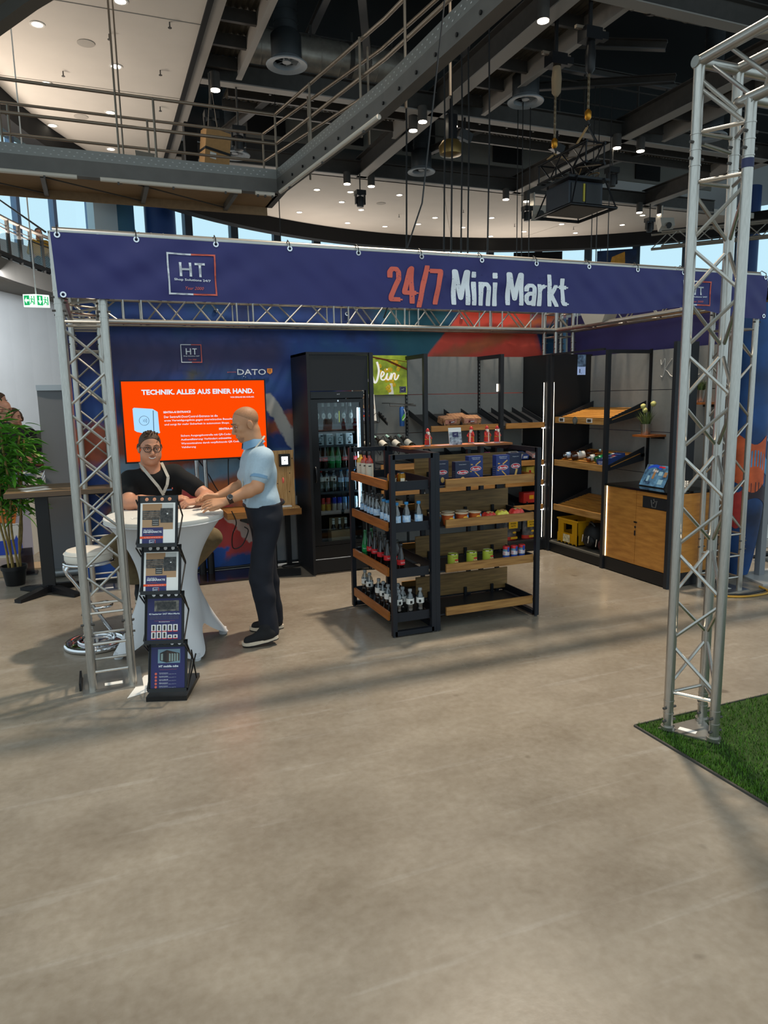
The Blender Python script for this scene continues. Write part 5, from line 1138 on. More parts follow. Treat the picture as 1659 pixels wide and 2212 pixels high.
sp1 = bottle('lemonade_bottle', 'green glass lemonade bottle, rearmost at the corner of the end shelf', 'green lemonade bottles on the end shelf', P_cola, GG, C_crown, GG, (0.05, 0.11), 0.0307, GLAB, 'Sprite', LETW, 0.036)
place(sp1, [(2.02, 5.50), (2.10, 5.56)], 0.468)
SYR = [(0.006, 0), (0.030, 0), (0.031, 0.008), (0.031, 0.15), (0.026, 0.175), (0.013, 0.19), (0.012, 0.215)]
CREAM = M('cream_label', '#cfc4b0', 0.5)
for k, (p, c, lab) in enumerate([((2.0, 5.52), '#c9a02a', 'slim syrup bottle with yellow drink and cream label'), ((2.01, 5.45), '#a03a24', 'slim syrup bottle with amber red drink and cream label'), ((2.03, 5.39), '#8c2a1e', 'slim syrup bottle with dark red drink, foremost of three')]):
    s_ = bottle('syrup_bottle', lab, 'syrup bottles on the top end shelf', SYR, M('syrup_%d' % k, c, 0.1, spec=0.8), [(0.013, 0.21), (0.014, 0.212), (0.014, 0.238), (0.012, 0.24)], DARKC, (0.03, 0.145), 0.0318, CREAM)
    part('stripe', MB().lathe([(0.0322, 0.012), (0.0322, 0.03)], n=14, cap=False), M('syrup_%d' % k, c, 0.1), s_); part('wordmark', MB().b2((-0.02, -0.0325, 0.12), (0.004, -0.0315, 0.128)), LETB, s_)
    s_.location = (p[0], p[1], 1.126)
CANP = [(0.024, 0), (0.032, 0.006), (0.033, 0.012), (0.033, 0.10), (0.028, 0.112), (0.027, 0.115)]
gc = thing('drink_can', 'gold beer can standing at the front of the top end shelf', 'can', (0, 0, 0), 'gold beer cans')
GOLD = M('gold_can', '#a8741c', 0.25, 0.7, var=0.5, scale=22, col2='#5d3a10')
part('body', MB().lathe(CANP, n=18), GOLD, gc, True); part('lid', MB().cyl((0, 0, 0.114), (0, 0, 0.1165), 0.027, n=16), CHROME, gc); part('emblem', MB().b2((-0.016, -0.0345, 0.04), (0.016, -0.0325, 0.08)), M('cream_label', '#cfc4b0', 0.5), gc)
place(gc, [(1.992, 4.83), (2.065, 4.82)], 1.126)
# pasta boxes
NAVY = M('navy_carton', '#20336e', 0.4); NAVD = M('dark_navy_carton', '#1b2440', 0.4); REDO = M('red_oval', '#b81f2f', 0.4); PASTA = M('pasta_yellow', '#cfa45c', 0.5)
def pasta(x0, x1, y, h, mat, kind, lab, rz=0.0, word2='Fusilli'):
    w = x1-x0; t = thing('pasta_box', lab, 'box', (0, 0, 0), 'pasta boxes')
    part('carton', MB().b2((-w/2, 0, 0), (w/2, 0.055, h)), mat, t)
    ov = [(w*0.36*math.cos(a*math.pi/10), -0.001, h*0.52+h*0.085*math.sin(a*math.pi/10)) for a in range(20)]
    part('white_oval', MB().poly([(p[0]*1.08, -0.0006, h*0.52+(p[2]-h*0.52)*1.15) for p in ov]), LETW, t); part('red_oval', MB().poly(ov), REDO, t)
    text('Barilla', h*0.08, (0, -0.002, h*0.475), LETW, t, width=w*0.55, bold=0.02, shear=0.2)
    text(word2, h*0.03, (0, -0.001, h*0.86), LETW, t, width=w*0.5)
    if kind == 1:
        text('GIRANDOLE', h*0.03, (0, -0.001, h*0.92), LETW, t, width=w*0.6)
        for a, x, z in ((-0.6, 0.15, 0.72), (0.75, 0.08, 0.3), (0.1, -0.3, 0.68), (0.2, -0.36, 0.42)):
            part('pasta_tube', MB().box((x*w, -0.0015, z*h), (w*(0.42 if x > 0 else 0.14), 0.002, h*0.045), (0, a, 0)), PASTA, t)
    elif kind == 2: part('pasta_shell', MB().ball((0, -0.002, h*0.2), (w*0.15, 0.002, h*0.12), 10, 6), PASTA, t)
    else: part('pasta_tube', MB().box((0, -0.0015, h*0.2), (w*0.16, 0.002, h*0.42), (0, 0.25, 0)), PASTA, t)
    for k in range(6): part('side_print', MB().b2((-w/2-0.001, 0.008, h*(0.15+k*0.08)), (-w/2, 0.047, h*(0.17+k*0.08))), GRY, t)
    t.location = ((x0+x1)/2, y, 1.126); t.rotation_euler = (0, 0, rz); return t
pasta(2.375, 2.48, 4.86, 0.185, NAVD, 2, 'dark pasta box partly behind the island shelf post', 0, 'Orecchiette')
pasta(2.525, 2.655, 4.835, 0.172, NAVD, 2, 'dark pasta box, second from the island shelf post', 0.04, 'Orecchiette')
pasta(2.672, 2.80, 4.89, 0.205, NAVY, 1, 'blue pasta box with tubes, left of the gap', 0.03, 'TORTIGLIONI n 83')
pasta(2.895, 3.02, 4.85, 0.205, NAVY, 1, 'blue pasta box with tubes, right of the gap', 0.03, 'TORTIGLIONI n 83')
pasta(3.035, 3.145, 4.875, 0.212, NAVD, 3, 'tall dark pasta box nearest the right end of the top tray', 0.0, 'Rigatoni')
# instant cups, noodle packs, tins, jars
cp = thing('instant_cup', 'red instant meal cup with foil lid on the second tray', 'cup', (0, 0, 0), 'red instant meal cups')
CUPR = M('cup_red', '#8c2a1c', 0.35, var=0.5, scale=20, col2='#c9662c')
part('cup', MB().lathe([(0.034, 0), (0.048, 0.078)], n=20), CUPR, cp, True); part('lid', MB().lathe([(0.052, 0.078), (0.053, 0.082), (0.05, 0.084)], n=20), M('foil_lid', '#b98a4a', 0.4, var=0.5, scale=30, col2='#e6d9c4'), cp, True)
part('badge', MB().ball((0.012, -0.044, 0.045), (0.022, 0.004, 0.015), 12, 6), M('yellow_badge', '#e0a31c', 0.4), cp); part('blue_print', MB().ball((0.037, -0.028, 0.04), (0.010, 0.006, 0.03), 8, 6), M('blue_print', '#7aa6cf', 0.4), cp)
place(cp, [(2.46, 4.84), (2.585, 4.845), (2.70, 4.845), (2.40, 4.95), (2.52, 4.95), (2.645, 4.95)], 0.816, [0]*6)
def pouch(name, lab, x, y, z, w, d, h, mat, rz, cat='packet', group=None, print_=None):
    t = thing(name, lab, cat, (0, 0, 0), group)
    def f(u, v):
        e = (1-abs(2*u-1)**4)*(1-abs(2*v-1)**6)
        return ((u-0.5)*w, (v-0.5)*d, h*0.5+h*0.5*e+0.006*math.sin(17*u+5*v)*e)
    mb = MB().grid(f, 12, 8); n = len(mb.v); mb.add([(a, b, max(0, h*0.5-(c-h*0.5))) for a, b, c in mb.v], [tuple(reversed(q)) for q in mb.f])
    part('pack', mb, mat, t, True)
    if print_: part('print', MB().grid(lambda u, v: (f(0.25+u*0.5, 0.2+v*0.6)[0], f(0.25+u*0.5, 0.2+v*0.6)[1], f(0.25+u*0.5, 0.2+v*0.6)[2]+0.002), 5, 4), print_, t)
    t.location = (x, y, z); t.rotation_euler = (0, 0, rz); return t
REDP = M('red_foil', '#8f1f1d', 0.3, var=0.6, scale=26, col2='#d6483a'); YELP = M('yellow_foil', '#b3a522', 0.3, var=0.4, scale=26, col2='#e6da5a'); NOOD = M('noodle_print', '#b08a5a', 0.5)
pouch('noodle_pack', 'dark red noodle packet next to the cups', 2.82, 4.83, 0.816, 0.11, 0.09, 0.07, REDP, 0.2, print_=NOOD)
pouch('noodle_pack', 'yellow noodle packet between two red ones', 2.945, 4.84, 0.816, 0.11, 0.09, 0.075, YELP, -0.1, print_=NOOD)
pouch('noodle_pack', 'bright red noodle packet at the right end of the second tray', 3.08, 4.84, 0.816, 0.12, 0.09, 0.08, M('bright_red_foil', '#b81c22', 0.25, var=0.5, scale=22, col2='#e0574c'), 0.1, print_=NOOD)
tn = thing('tin', 'light green tin of beans on the third tray', 'tin', (0, 0, 0), 'green tins on the third tray')
part('body', MB().lathe([(0.042, 0), (0.0425, 0.004), (0.0425, 0.105), (0.042, 0.109)], n=22), M('tin_green', '#9fa836', 0.35), tn, True); part('rim', MB().lathe([(0.0435, 0.105), (0.0435, 0.11), (0.039, 0.11), (0.039, 0.107), (0.002, 0.107)], n=22), CHROME, tn, True)
part('bean_picture', MB().ball((0.008, -0.0385, 0.034), (0.024, 0.006, 0.026), 12, 8), M('bean_print', '#7d5a2c', 0.5, var=0.7, scale=90, col2='#d9b57a'), tn); part('red_badge', MB().b2((-0.004, -0.045, 0.058), (0.024, -0.043, 0.068)), RLAB, tn)
text('Gemüse', 0.008, (-0.002, -0.0432, 0.085), LETB, tn, width=0.04); part('dark_print', MB().ball((-0.022, -0.034, 0.018), (0.016, 0.006, 0.018), 8, 6), M('leaf_print', '#2c4416', 0.5), tn)
place(tn, [(2.515, 4.86), (2.683, 4.86), (2.829, 4.86)], 0.468, [0, 0, 0.1])
jr = thing('jar', 'glass jar with blue label and red lid on the third tray', 'jar', (0, 0, 0), 'jars with red lids')
part('glass', MB().lathe([(0.026, 0), (0.028, 0.006), (0.028, 0.085), (0.025, 0.098)], n=18), M('sausage_jar', '#5d7f92', 0.15), jr, True); part('lid', MB().lathe([(0.028, 0.096), (0.0285, 0.114), (0.026, 0.117)], n=18), RLAB, jr, True)
part('label', MB().lathe([(0.0286, 0.012), (0.0286, 0.042)], n=18, cap=False), M('royal_blue_label', '#2447a0', 0.4), jr, True); part('pink_print', MB().lathe([(0.0288, 0.046), (0.0288, 0.078)], n=18, cap=False), M('pink_print', '#c98d8a', 0.4, var=0.4, scale=60, col2='#d8dbe4'), jr, True)
part('seal', MB().b2((-0.005, -0.0305, 0.075), (0.011, -0.0282, 0.112)), M('royal_blue_label', '#2447a0', 0.4), jr); text('Bockwurst', 0.007, (0, -0.0302, 0.024), LETW, jr, width=0.034)
place(jr, [(3.01, 4.875), (3.085, 4.875), (3.16, 4.88)], 0.468, [0, 0.1, -0.05])
# chocolate Santas and the notice on the plank
SR = M('santa_red', '#b5261f', 0.35); SI = M('santa_cream', '#d9cdbb', 0.4); SGO = M('santa_gold', '#c79a3a', 0.35, 0.5)
def santa(x, y, rz, lab):
    t = thing('chocolate_santa', lab, 'figure', (0, 0, 0), 'chocolate santas on the plank')
    part('robe', MB().lathe([(0.022, 0.006), (0.026, 0.02), (0.022, 0.06), (0.024, 0.085), (0.015, 0.1)], n=14), SR, t, True); part('foot', MB().lathe([(0.025, 0), (0.026, 0.006), (0.02, 0.012)], n=14), M('santa_foil', '#c9cdd4', 0.25, 0.6), t, True)
    part('head', MB().ball((0, -0.003, 0.108), (0.014, 0.014, 0.016)), SI, t, True); part('hat', MB().lathe([(0.0155, 0.115), (0.016, 0.122), (0.011, 0.135), (0.003, 0.142)], n=12), SR, t, True); part('beard', MB().ball((0, -0.014, 0.093), (0.012, 0.008, 0.02)), SI, t, True)
    part('fur_trim', MB().b2((-0.005, -0.027, 0.012), (0.005, -0.022, 0.085)), SI, t); part('belt', MB().lathe([(0.0245, 0.052), (0.0245, 0.058)], n=14, cap=False), SGO, t); part('staff', MB().cyl((0.026, -0.012, 0.02), (0.026, -0.012, 0.075), 0.003), SGO, t)
    part('arm', MB().tube([(-0.02, -0.004, 0.082), (-0.028, -0.014, 0.065), (-0.018, -0.026, 0.058)], 0.006, 6), SR, t); part('arm', MB().tube([(0.02, -0.004, 0.082), (0.028, -0.012, 0.066), (0.026, -0.016, 0.055)], 0.006, 6), SR, t)
    t.location = (x, y, 1.4055); t.rotation_euler = (0, 0, rz)
santa(2.452, 5.17, 0.3, 'chocolate santa alone at the left end of the plank'); santa(2.887, 5.24, -0.9, 'chocolate santa seen from the side, second along the plank')
santa(3.037, 5.24, 0.1, 'chocolate santa with a red sash, third along the plank'); santa(3.10, 5.18, 0.4, 'chocolate santa at the right end of the plank')
nt_ = thing('notice_card', 'white printed notice card standing on the plank between the santas', 'card', (2.67, 5.16, 1.4055))
part('card', MB().box((2.70, 5.17, 1.472), (0.115, 0.004, 0.145), (R(-10), 0, 0)), PAPER, nt_)
part('photo', MB().box((2.70, 5.163, 1.458), (0.11, 0.003, 0.105), (R(-10), 0, 0)), M('market_photo', '#2c3148', 0.4, var=0.8, scale=40, col2='#b9c0c8'), nt_); part('logo_field', MB().box((2.70, 5.166, 1.49), (0.05, 0.002, 0.04), (R(-10), 0, 0)), M('navy_print', '#241f4f', 0.5), nt_)
text('HT', 0.013, (2.70, 5.164, 1.484), LETW, nt_, width=0.02)
for k, (x, y) in enumerate([(2.6, 5.18), (2.8, 5.2), (3.1, 5.2), (2.36, 5.18), (2.92, 5.16)]):
    solo('flyer', MB().box((x, y, 1.4062), (0.14, 0.09, 0.0015), (0, 0, 0.3*k)), M('orange_flyer', '#c97a58', 0.5) if k % 2 else M('pink_flyer', '#c79a97', 0.5), 'small flyer lying flat on the plank among the santas', 'flyer', 'flyers on the plank')

# ---------------------------------------------------------------- drinks in the fridge
P_beer = [(0.006, 0), (0.029, 0), (0.030, 0.008), (0.030, 0.12), (0.026, 0.145), (0.0135, 0.185), (0.0125, 0.215)]
TONIC = M('pale_bottle', '#20322f', 0.1, spec=0.8)
tb = bottle('tonic_bottle', 'tonic bottle with round white label and white foil cap on the top fridge shelf', 'white capped bottles on the top fridge shelf', P_beer, TONIC, [(0.0155, 0.175), (0.0145, 0.2), (0.0145, 0.225), (0.012, 0.228)], WLAB)
part('label', MB().ball((0, -0.0285, 0.085), (0.020, 0.004, 0.032), 12, 8), WLAB, tb, True); part('label_print', MB().b2((-0.011, -0.0335, 0.083), (0.011, -0.0322, 0.087)), GRY, tb)
place(tb, [(2.072, 6.99), (2.136, 6.99), (2.20, 6.99), (2.275, 6.99), (2.352, 6.99), (2.43, 6.99)], 1.536, [0]*6)
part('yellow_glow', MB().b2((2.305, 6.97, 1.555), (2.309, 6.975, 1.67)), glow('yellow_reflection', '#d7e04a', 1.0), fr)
sx = thing('six_pack', 'grey white cardboard pack of cans on the second fridge shelf', 'pack', (0, 0, 0), 'can packs on the second fridge shelf')
PKG = M('pack_grey', '#bcc3c6', 0.5)
part('carton', MB().prism([(-0.04, 0, 0), (0.04, 0, 0), (0.04, 0, 0.085), (0.03, 0, 0.115), (-0.04, 0, 0.115)], (0, 0.12, 0)), PKG, sx); part('emblem', MB().cyl((0.0, -0.001, 0.055), (0.0, -0.003, 0.055), 0.022, n=14), M('pack_print', '#6a7377', 0.5), sx); part('emblem_ring', MB().cyl((0.0, -0.0032, 0.055), (0.0, -0.004, 0.055), 0.016, n=14), PKG, sx)
part('dark_print', MB().b2((0.005, -0.002, 0.088), (0.032, -0.0005, 0.1)), SHELF, sx); part('foot_print', MB().ball((0, -0.001, 0.018), (0.018, 0.003, 0.01), 10, 6), SHELF, sx)
place(sx, [(2.10, 6.985), (2.205, 6.985), (2.31, 6.985), (2.415, 6.985)], 1.326, [0.15]*4)
fz = dup(co, (2.075, 6.99, 1.086), 0, 'glass cola bottle in the fridge beside the green bottles', 'cola bottles in the fridge')
for p in ((2.145, 6.99), (2.355, 6.99), (2.415, 6.99), (2.47, 7.0), (2.12, 7.06), (2.38, 7.06), (2.18, 7.08)): dup(fz, (*p, 1.086), 0)
f2 = dup(sp1, (2.222, 6.985, 1.086), 0, 'green lemonade bottle in the fridge between the cola bottles', 'green lemonade bottles in the fridge'); dup(f2, (2.288, 6.985, 1.086), 0); dup(f2, (2.2, 7.07, 1.086), 0); dup(f2, (2.265, 7.07, 1.086), 0)
f3 = dup(w1, (2.155, 6.99, 0.843), 0, 'clear water bottle with white label in the fridge', 'clear water bottles in the fridge'); dup(f3, (2.23, 6.99, 0.843), 0)
f3r = bottle('water_bottle', 'clear water bottle with red cap in the fridge at the hinge side', None, P_water, PET, C_water, RLAB, (0.112, 0.155), 0.0316, WLAB); f3r.location = (2.095, 6.99, 0.843)
f4 = bottle('water_bottle', 'pale blue water bottle with blue cap in the fridge', 'blue water bottles in the fridge', [(a, b*1.1) for a, b in P_w2], PETB, [(0.0145, 0.208), (0.0155, 0.21), (0.0155, 0.227), (0.014, 0.229)], BLUEC, (0.095, 0.14), 0.032, BLAB)
place(f4, [(2.312, 6.99), (2.385, 6.99), (2.455, 6.99)], 0.843, [0, 0, 0])
def slim(lab, c1, c2, x, grp=None):
    t = thing('energy_can', lab, 'can', (x, 6.985, 0.643), grp)
    part('body', MB().lathe([(0.02, 0), (0.0255, 0.006), (0.0262, 0.012), (0.0262, 0.075)], (x, 6.985, 0.643), 16, False), M('can_'+c2[1:], c2, 0.2, 0.6), t, True); part('upper_body', MB().lathe([(0.0262, 0.075), (0.0262, 0.128), (0.022, 0.138)], (x, 6.985, 0.643), 16), M('can_'+c1[1:], c1, 0.2, 0.6), t, True)
    part('lid', MB().cyl((x, 6.985, 0.78), (x, 6.985, 0.783), 0.0225, n=14), CHROME, t)
for lab, c1, c2, x in (('slim red and gold energy can at the hinge side', '#b8332e', '#d0a94a', 2.105), ('slim red and gold energy can, second in the row', '#b83a30', '#c79b3f', 2.165), ('slim dark blue and silver energy can, third in the row', '#1f2a8c', '#b9b4ae', 2.228), ('slim dark blue and silver energy can, fourth in the row', '#23309a', '#b0adb0', 2.285), ('slim pale blue energy can, fifth in the row', '#5b88b4', '#9aa7b4', 2.342), ('slim pale blue energy can, sixth in the row', '#5f90bd', '#8fb0cc', 2.402), ('slim ice blue energy can beside the fridge light', '#a9c9dc', '#c4d8e4', 2.463)): slim(lab, c1, c2, x)
car = thing('bottle_carrier', 'brown cardboard carrier at the bottom of the fridge', 'carrier', (2.29, 7.0, 0.302))
KRAFT = M('kraft_card', '#8f7558', 0.7)
part('tray', MB().prism([(2.185, 6.96, 0.302), (2.385, 6.96, 0.302), (2.385, 6.96, 0.435), (2.18, 6.96, 0.43)], (0, 0.13, 0)), KRAFT, car); part('handle_panel', MB().b2((2.18, 7.02, 0.43), (2.375, 7.026, 0.56)), KRAFT, car)
bb = bottle('beer_bottle', 'brown beer bottle with white neck label standing in the cardboard carrier', 'beer bottles in the carrier', [(0.006, 0.14), (0.027, 0.14), (0.025, 0.155), (0.0135, 0.19), (0.0125, 0.24)], M('brown_bottle', '#1d0f08', 0.1, spec=0.9), [(0.0145, 0.238), (0.016, 0.241), (0.013, 0.25)], WLAB, (0.19, 0.232), 0.0142, WLAB)
place(bb, [(2.215, 6.99), (2.283, 6.99), (2.352, 6.99)], 0.305, [0, 0, 0])

# ---------------------------------------------------------------- wine wall
wp = thing('wine_poster', 'backlit poster with grapes lettered Wein on the rear wall', 'poster', (2.92, 7.32, 1.826))
pm = M('grape_poster', '#8c9a2a', 0.5, var=0.6, scale=5.5, col2='#3f4d12', emit=0.75)
part('panel', MB().b2((2.64, 7.315, 1.826), (3.222, 7.345, 2.25)), pm, wp)
BR = M('vine_brown', '#6b3414', 0.5, emit=0.12); GRP = M('grape_yellow', '#c7a41f', 0.3, var=0.3, scale=60, emit=0.25)
part('vine', MB().tube([(2.80, 7.314, 2.235), (2.98, 7.312, 2.2), (3.12, 7.312, 2.14), (3.222, 7.314, 2.10)], [0.008, 0.010, 0.012, 0.01], 6), BR, wp); part('tendril', MB().tube([(2.85, 7.314, 2.21), (3.05, 7.313, 2.205), (3.222, 7.314, 2.18)], 0.003, 5), BR, wp)
rg = random.Random(5)
for k in range(26):
    z = 2.165-0.3*(k/26)**1.1; w_ = 0.11*(1-(k/26)**1.6)+0.02
    part('grape', MB().ball((3.02+rg.uniform(-w_, w_), 7.316, z+rg.uniform(-0.02, 0.02)), (0.025, 0.008, 0.025), 10, 6), GRP, wp, True)
WG = glow('wein_white', '#f4f2ea', 0.85)
def wein(pts, r): part('lettering', MB().tube([(2.70+p.x, 7.303, 1.96+p.y) for p in stroke([(a, b, 0) for a, b in pts], 0)], r, 5), WG, wp)
wein([(0.0, 0.18), (0.03, 0.06), (0.06, 0.02), (0.10, 0.12), (0.11, 0.06), (0.135, 0.0), (0.165, 0.03), (0.185, 0.13), (0.165, 0.22)], 0.012)
wein([(0.205, 0.05), (0.245, 0.09), (0.225, 0.115), (0.205, 0.07), (0.215, 0.03), (0.255, 0.035), (0.28, 0.09)], 0.008); wein([(0.285, 0.10), (0.275, 0.04), (0.30, 0.03), (0.325, 0.08)], 0.008); wein([(0.33, 0.1), (0.325, 0.03), (0.35, 0.09), (0.375, 0.09), (0.37, 0.035), (0.395, 0.035), (0.42, 0.08)], 0.008)
part('lettering', MB().ball((0.28+2.70, 7.303, 1.96+0.14), 0.009, 8, 6), WG, wp); part('bottle_print', MB().prism([(3.015, 7.313, 1.95), (3.045, 7.313, 1.95), (3.06, 7.313, 1.83), (3.0, 7.313, 1.83)], (0, -0.001, 0)), glow('white_mist', '#efeede', 0.5), wp)
part('logo_field', MB().b2((3.13, 7.310, 1.845), (3.21, 7.314, 1.915)), M('navy_print', '#241f4f', 0.5), wp); part('logo_frame', MB().tube([(3.138, 7.308, 1.852), (3.202, 7.308, 1.852), (3.202, 7.308, 1.908), (3.138, 7.308, 1.908)], 0.002, 4, True), LETW, wp); text('HT', 0.024, (3.17, 7.308, 1.868), LETW, wp, width=0.034)
# brochure pockets on the wine wall
def brochure(lab, x, y, z, w, h, tilt, rz=0.0):
    t = thing('brochure', lab, 'brochure', (x, y, z))
    m = Matrix.Translation((x, y, z)) @ Matrix.Rotation(rz, 4, 'Z') @ Matrix.Rotation(tilt, 4, 'X')
    def pr(nm, a, b, mat, d=0.0): part(nm, MB().b2((a[0]*w-w/2, -0.004-d, a[1]*h), (b[0]*w-w/2, -0.003-d, b[1]*h)).xf(m), mat, t)
    part('sheet', MB().b2((-w/2, -0.003, 0), (w/2, 0.003, h)).xf(m), PAPER, t)
    pr('photo', (0.08, 0.45), (0.94, 0.97), M('shop_photo', '#8a6747', 0.4, var=0.7, scale=14, col2='#2a2522')); pr('photo_shelves', (0.08, 0.62), (0.94, 0.86), M('shop_shelves', '#1c1b1c', 0.4, var=0.8, scale=60, col2='#6d665e'), 0.0005); pr('photo_floor', (0.08, 0.45), (0.94, 0.6), M('shop_floor', '#a88562', 0.5), 0.0005); pr('photo_island', (0.38, 0.5), (0.58, 0.7), M('shop_shelves', '#1c1b1c', 0.4), 0.001); pr('photo_wall', (0.62, 0.86), (0.94, 0.97), M('photo_white', '#b9b7b2', 0.5), 0.001)
    pr('navy_field', (0.03, 0.0), (0.68, 0.48), M('navy_print2', '#2a2a5c', 0.5), 0.0005); pr('orange_bar', (0.0, 0.16), (0.68, 0.225), M('orange_print', '#e8501f', 0.5), 0.001)
    e = m.to_euler(); off = m @ Vector((-w*0.14, -0.0058, h*0.335)); text('MINIMÄRKTE', h*0.05, off, LETW, t, (e.x+R(90), e.y, e.z), width=w*0.54, bold=0.02)
    off = m @ Vector((-w*0.24, -0.0058, h*0.395)); text('Modulare', h*0.03, off, LETW, t, (e.x+R(90), e.y, e.z), width=w*0.3, bold=0.01)
    for a, b, c, d in ((-0.06, 0.02, 0.06, 0.03), (-0.06, 0.115, 0.06, 0.125), (-0.065, 0.02, -0.055, 0.125)): pr('logo_frame', (0.36+a, b), (0.36+c, d), LETW, 0.001)
    pr('logo_frame', (0.415, 0.02), (0.425, 0.125), LETR, 0.001)
    off = m @ Vector((-w*0.14, -0.0058, h*0.05)); text('HT', h*0.04, off, LETW, t, (e.x+R(90), e.y, e.z), width=w*0.09)
    return t
brochure('brochure leaning in a wire pocket on the wine wall, front one', 2.70, 7.20, 1.55, 0.21, 0.29, R(-12)); brochure('brochure leaning in a wire pocket on the wine wall, half hidden behind the front one', 2.66, 7.28, 1.62, 0.19, 0.27, R(-6))
brochure('brochure seen through the gap between fridge and post', 2.585, 7.30, 1.46, 0.18, 0.36, R(-3))
wk = thing('wire_pocket', 'black wire brochure pocket on the wine wall', 'rack', (2.7, 7.2, 1.5))
part('wire', MB().tube([(2.60, 7.34, 1.55), (2.60, 7.17, 1.53), (2.82, 7.17, 1.53), (2.82, 7.34, 1.55)], 0.004, 5), BLK, wk); part('wire', MB().tube(stroke([(2.72, 7.165, 1.53), (2.78, 7.165, 1.63), (2.82, 7.165, 1.60), (2.83, 7.17, 1.53)], 0), 0.003, 5), BLK, wk)
ar = thing('peg_arm', 'black stepped shelf bracket standing out from the wine wall', 'bracket', (2.9, 7.2, 1.5))
part('arm', MB().prism([(2.885, 7.34, 1.645), (2.885, 7.10, 1.53), (2.885, 7.10, 1.50), (2.885, 7.34, 1.59)], (0.012, 0, 0)), BLKM, ar)
for k in range(3): part('tooth', MB().b2((2.883, 7.15+k*0.06, 1.555+k*0.025), (2.899, 7.165+k*0.06, 1.58+k*0.025)), BLKM, ar)
hk = thing('price_hook', 'black wire price hook holding a blue spray can pack on the wine wall', 'hook', (3.05, 7.2, 1.7))
part('wire', MB().tube([(2.93, 7.34, 1.735), (2.93, 7.12, 1.735), (3.12, 7.12, 1.72), (3.2, 7.1, 1.725)], 0.004, 5), BLK, hk); part('wire', MB().tube([(2.93, 7.12, 1.735), (2.93, 7.12, 1.705), (3.12, 7.12, 1.695)], 0.004, 5), BLK, hk); part('tab', MB().box((3.16, 7.1, 1.71), (0.14, 0.003, 0.018), (0, 0.1, 0)), STEEL, hk)
dt = thing('toothpaste', 'blue and green tube pack hanging from the price hook', 'tube', (3.075, 7.13, 1.48))
part('body', MB().lathe([(0.026, 0), (0.028, 0.01), (0.028, 0.195), (0.015, 0.21)], (3.075, 7.13, 1.485), 14), M('blue_pack', '#2a5a9c', 0.35), dt, True); part('green_swirl', MB().prism([(3.06, 7.10, 1.58), (3.09, 7.10, 1.62), (3.105, 7.10, 1.60), (3.085, 7.10, 1.54), (3.06, 7.10, 1.545)], (0, -0.002, 0)), M('green_print', '#5fae3d', 0.4), dt); part('pale_swirl', MB().tube([(3.085, 7.10, 1.67), (3.103, 7.10, 1.63), (3.1, 7.10, 1.58), (3.07, 7.10, 1.55)], 0.005, 5), LETW, dt)
# wine bottles lying in wire cradles
WINE = M('wine_glass', '#1b120a', 0.1, spec=0.9); MINT = M('mint_foil', '#a9cfc6', 0.4); WLB = M('wine_label', '#cfcabf', 0.5)
for k, x in enumerate((2.62, 2.80, 2.955, 3.10)):
    t = thing('wine_bottle', ['wine bottle in a wire cradle half hidden by the cabinet post', 'wine bottle in a wire cradle, first right of the cabinet post', 'wine bottle in a wire cradle, middle of the three', 'wine bottle in a wire cradle, nearest the shelf post'][k], 'bottle', (x, 7.1, 1.2), 'lying wine bottles')
    m = Matrix.Translation((x, 7.28, 1.375)) @ Matrix.Rotation(R(12), 4, 'Z') @ Matrix.Rotation(R(113), 4, 'X')
    part('body', MB().lathe([(0.0135, -0.01), (0.0145, 0.08), (0.02, 0.10), (0.037, 0.135), (0.037, 0.29), (0.03, 0.295)], n=16).xf(m), WINE, t, True); part('foil', MB().lathe([(0.0155, -0.014), (0.0155, 0.045)], n=12).xf(m), MINT, t, True); part('label', MB().lathe([(0.0376, 0.16), (0.0376, 0.25)], n=16, cap=False).xf(m), WLB, t, True)
    part('base_ring', MB().lathe([(0.028, 0.296), (0.024, 0.297)], n=16, cap=False).xf(m), GRY, t)
    cr = thing('wire_cradle', ['wire cradle half hidden by the cabinet post', 'wire cradle of the first bottle right of the post', 'wire cradle of the middle bottle', 'wire cradle nearest the shelf post'][k], 'rack', (x, 7.2, 1.2), 'wire cradles')
    for dx in (-0.045, 0.045): part('wire', MB().tube([(x+dx, 7.34, 1.35), (x+dx, 7.27, 1.375), (x+dx*0.8, 7.14, 1.25), (x+dx*0.7, 7.02, 1.19), (x+dx*0.7, 7.0, 1.23)], 0.004, 5), BLK, cr)

# ---------------------------------------------------------------- goods on the rear shelves
BIS = M('biscuit_pack', '#c79a74', 0.4, var=0.5, scale=30, col2='#7d4a2e')
for k, (x, y, z, r, lab) in enumerate([(3.56, 6.97, 1.505, 0.15, 'pink and brown biscuit packet, left one on the oak shelf'), (3.82, 6.97, 1.505, -0.1, 'pink and brown biscuit packet, right one on the oak shelf'), (3.70, 7.05, 1.525, 0.1, 'biscuit packet lying behind the two front packets')]):
    t = thing('biscuit_pack', lab, 'packet', (x, y, z)); m = Matrix.Translation((x, y, z)) @ Matrix.Rotation(R(16), 4, 'X') @ Matrix.Rotation(r, 4, 'Z')
    part('pack', MB().box((0, 0, 0.035), (0.21, 0.13, 0.07)).xf(m), BIS, t); part('pink_print', MB().box((-0.02, -0.066, 0.04), (0.15, 0.003, 0.045)).xf(m), M('pink_print2', '#c98f7c', 0.4, var=0.4, scale=40), t); part('red_print', MB().box((-0.01, -0.068, 0.035), (0.07, 0.003, 0.022)).xf(m), M('maroon_print', '#6d2230', 0.4), t); part('white_print', MB().box((0.0, -0.070, 0.036), (0.045, 0.002, 0.01), (0, -0.1, 0)).xf(m), LETW, t)
MAG = M('magenta_pack', '#c23a8c', 0.4)
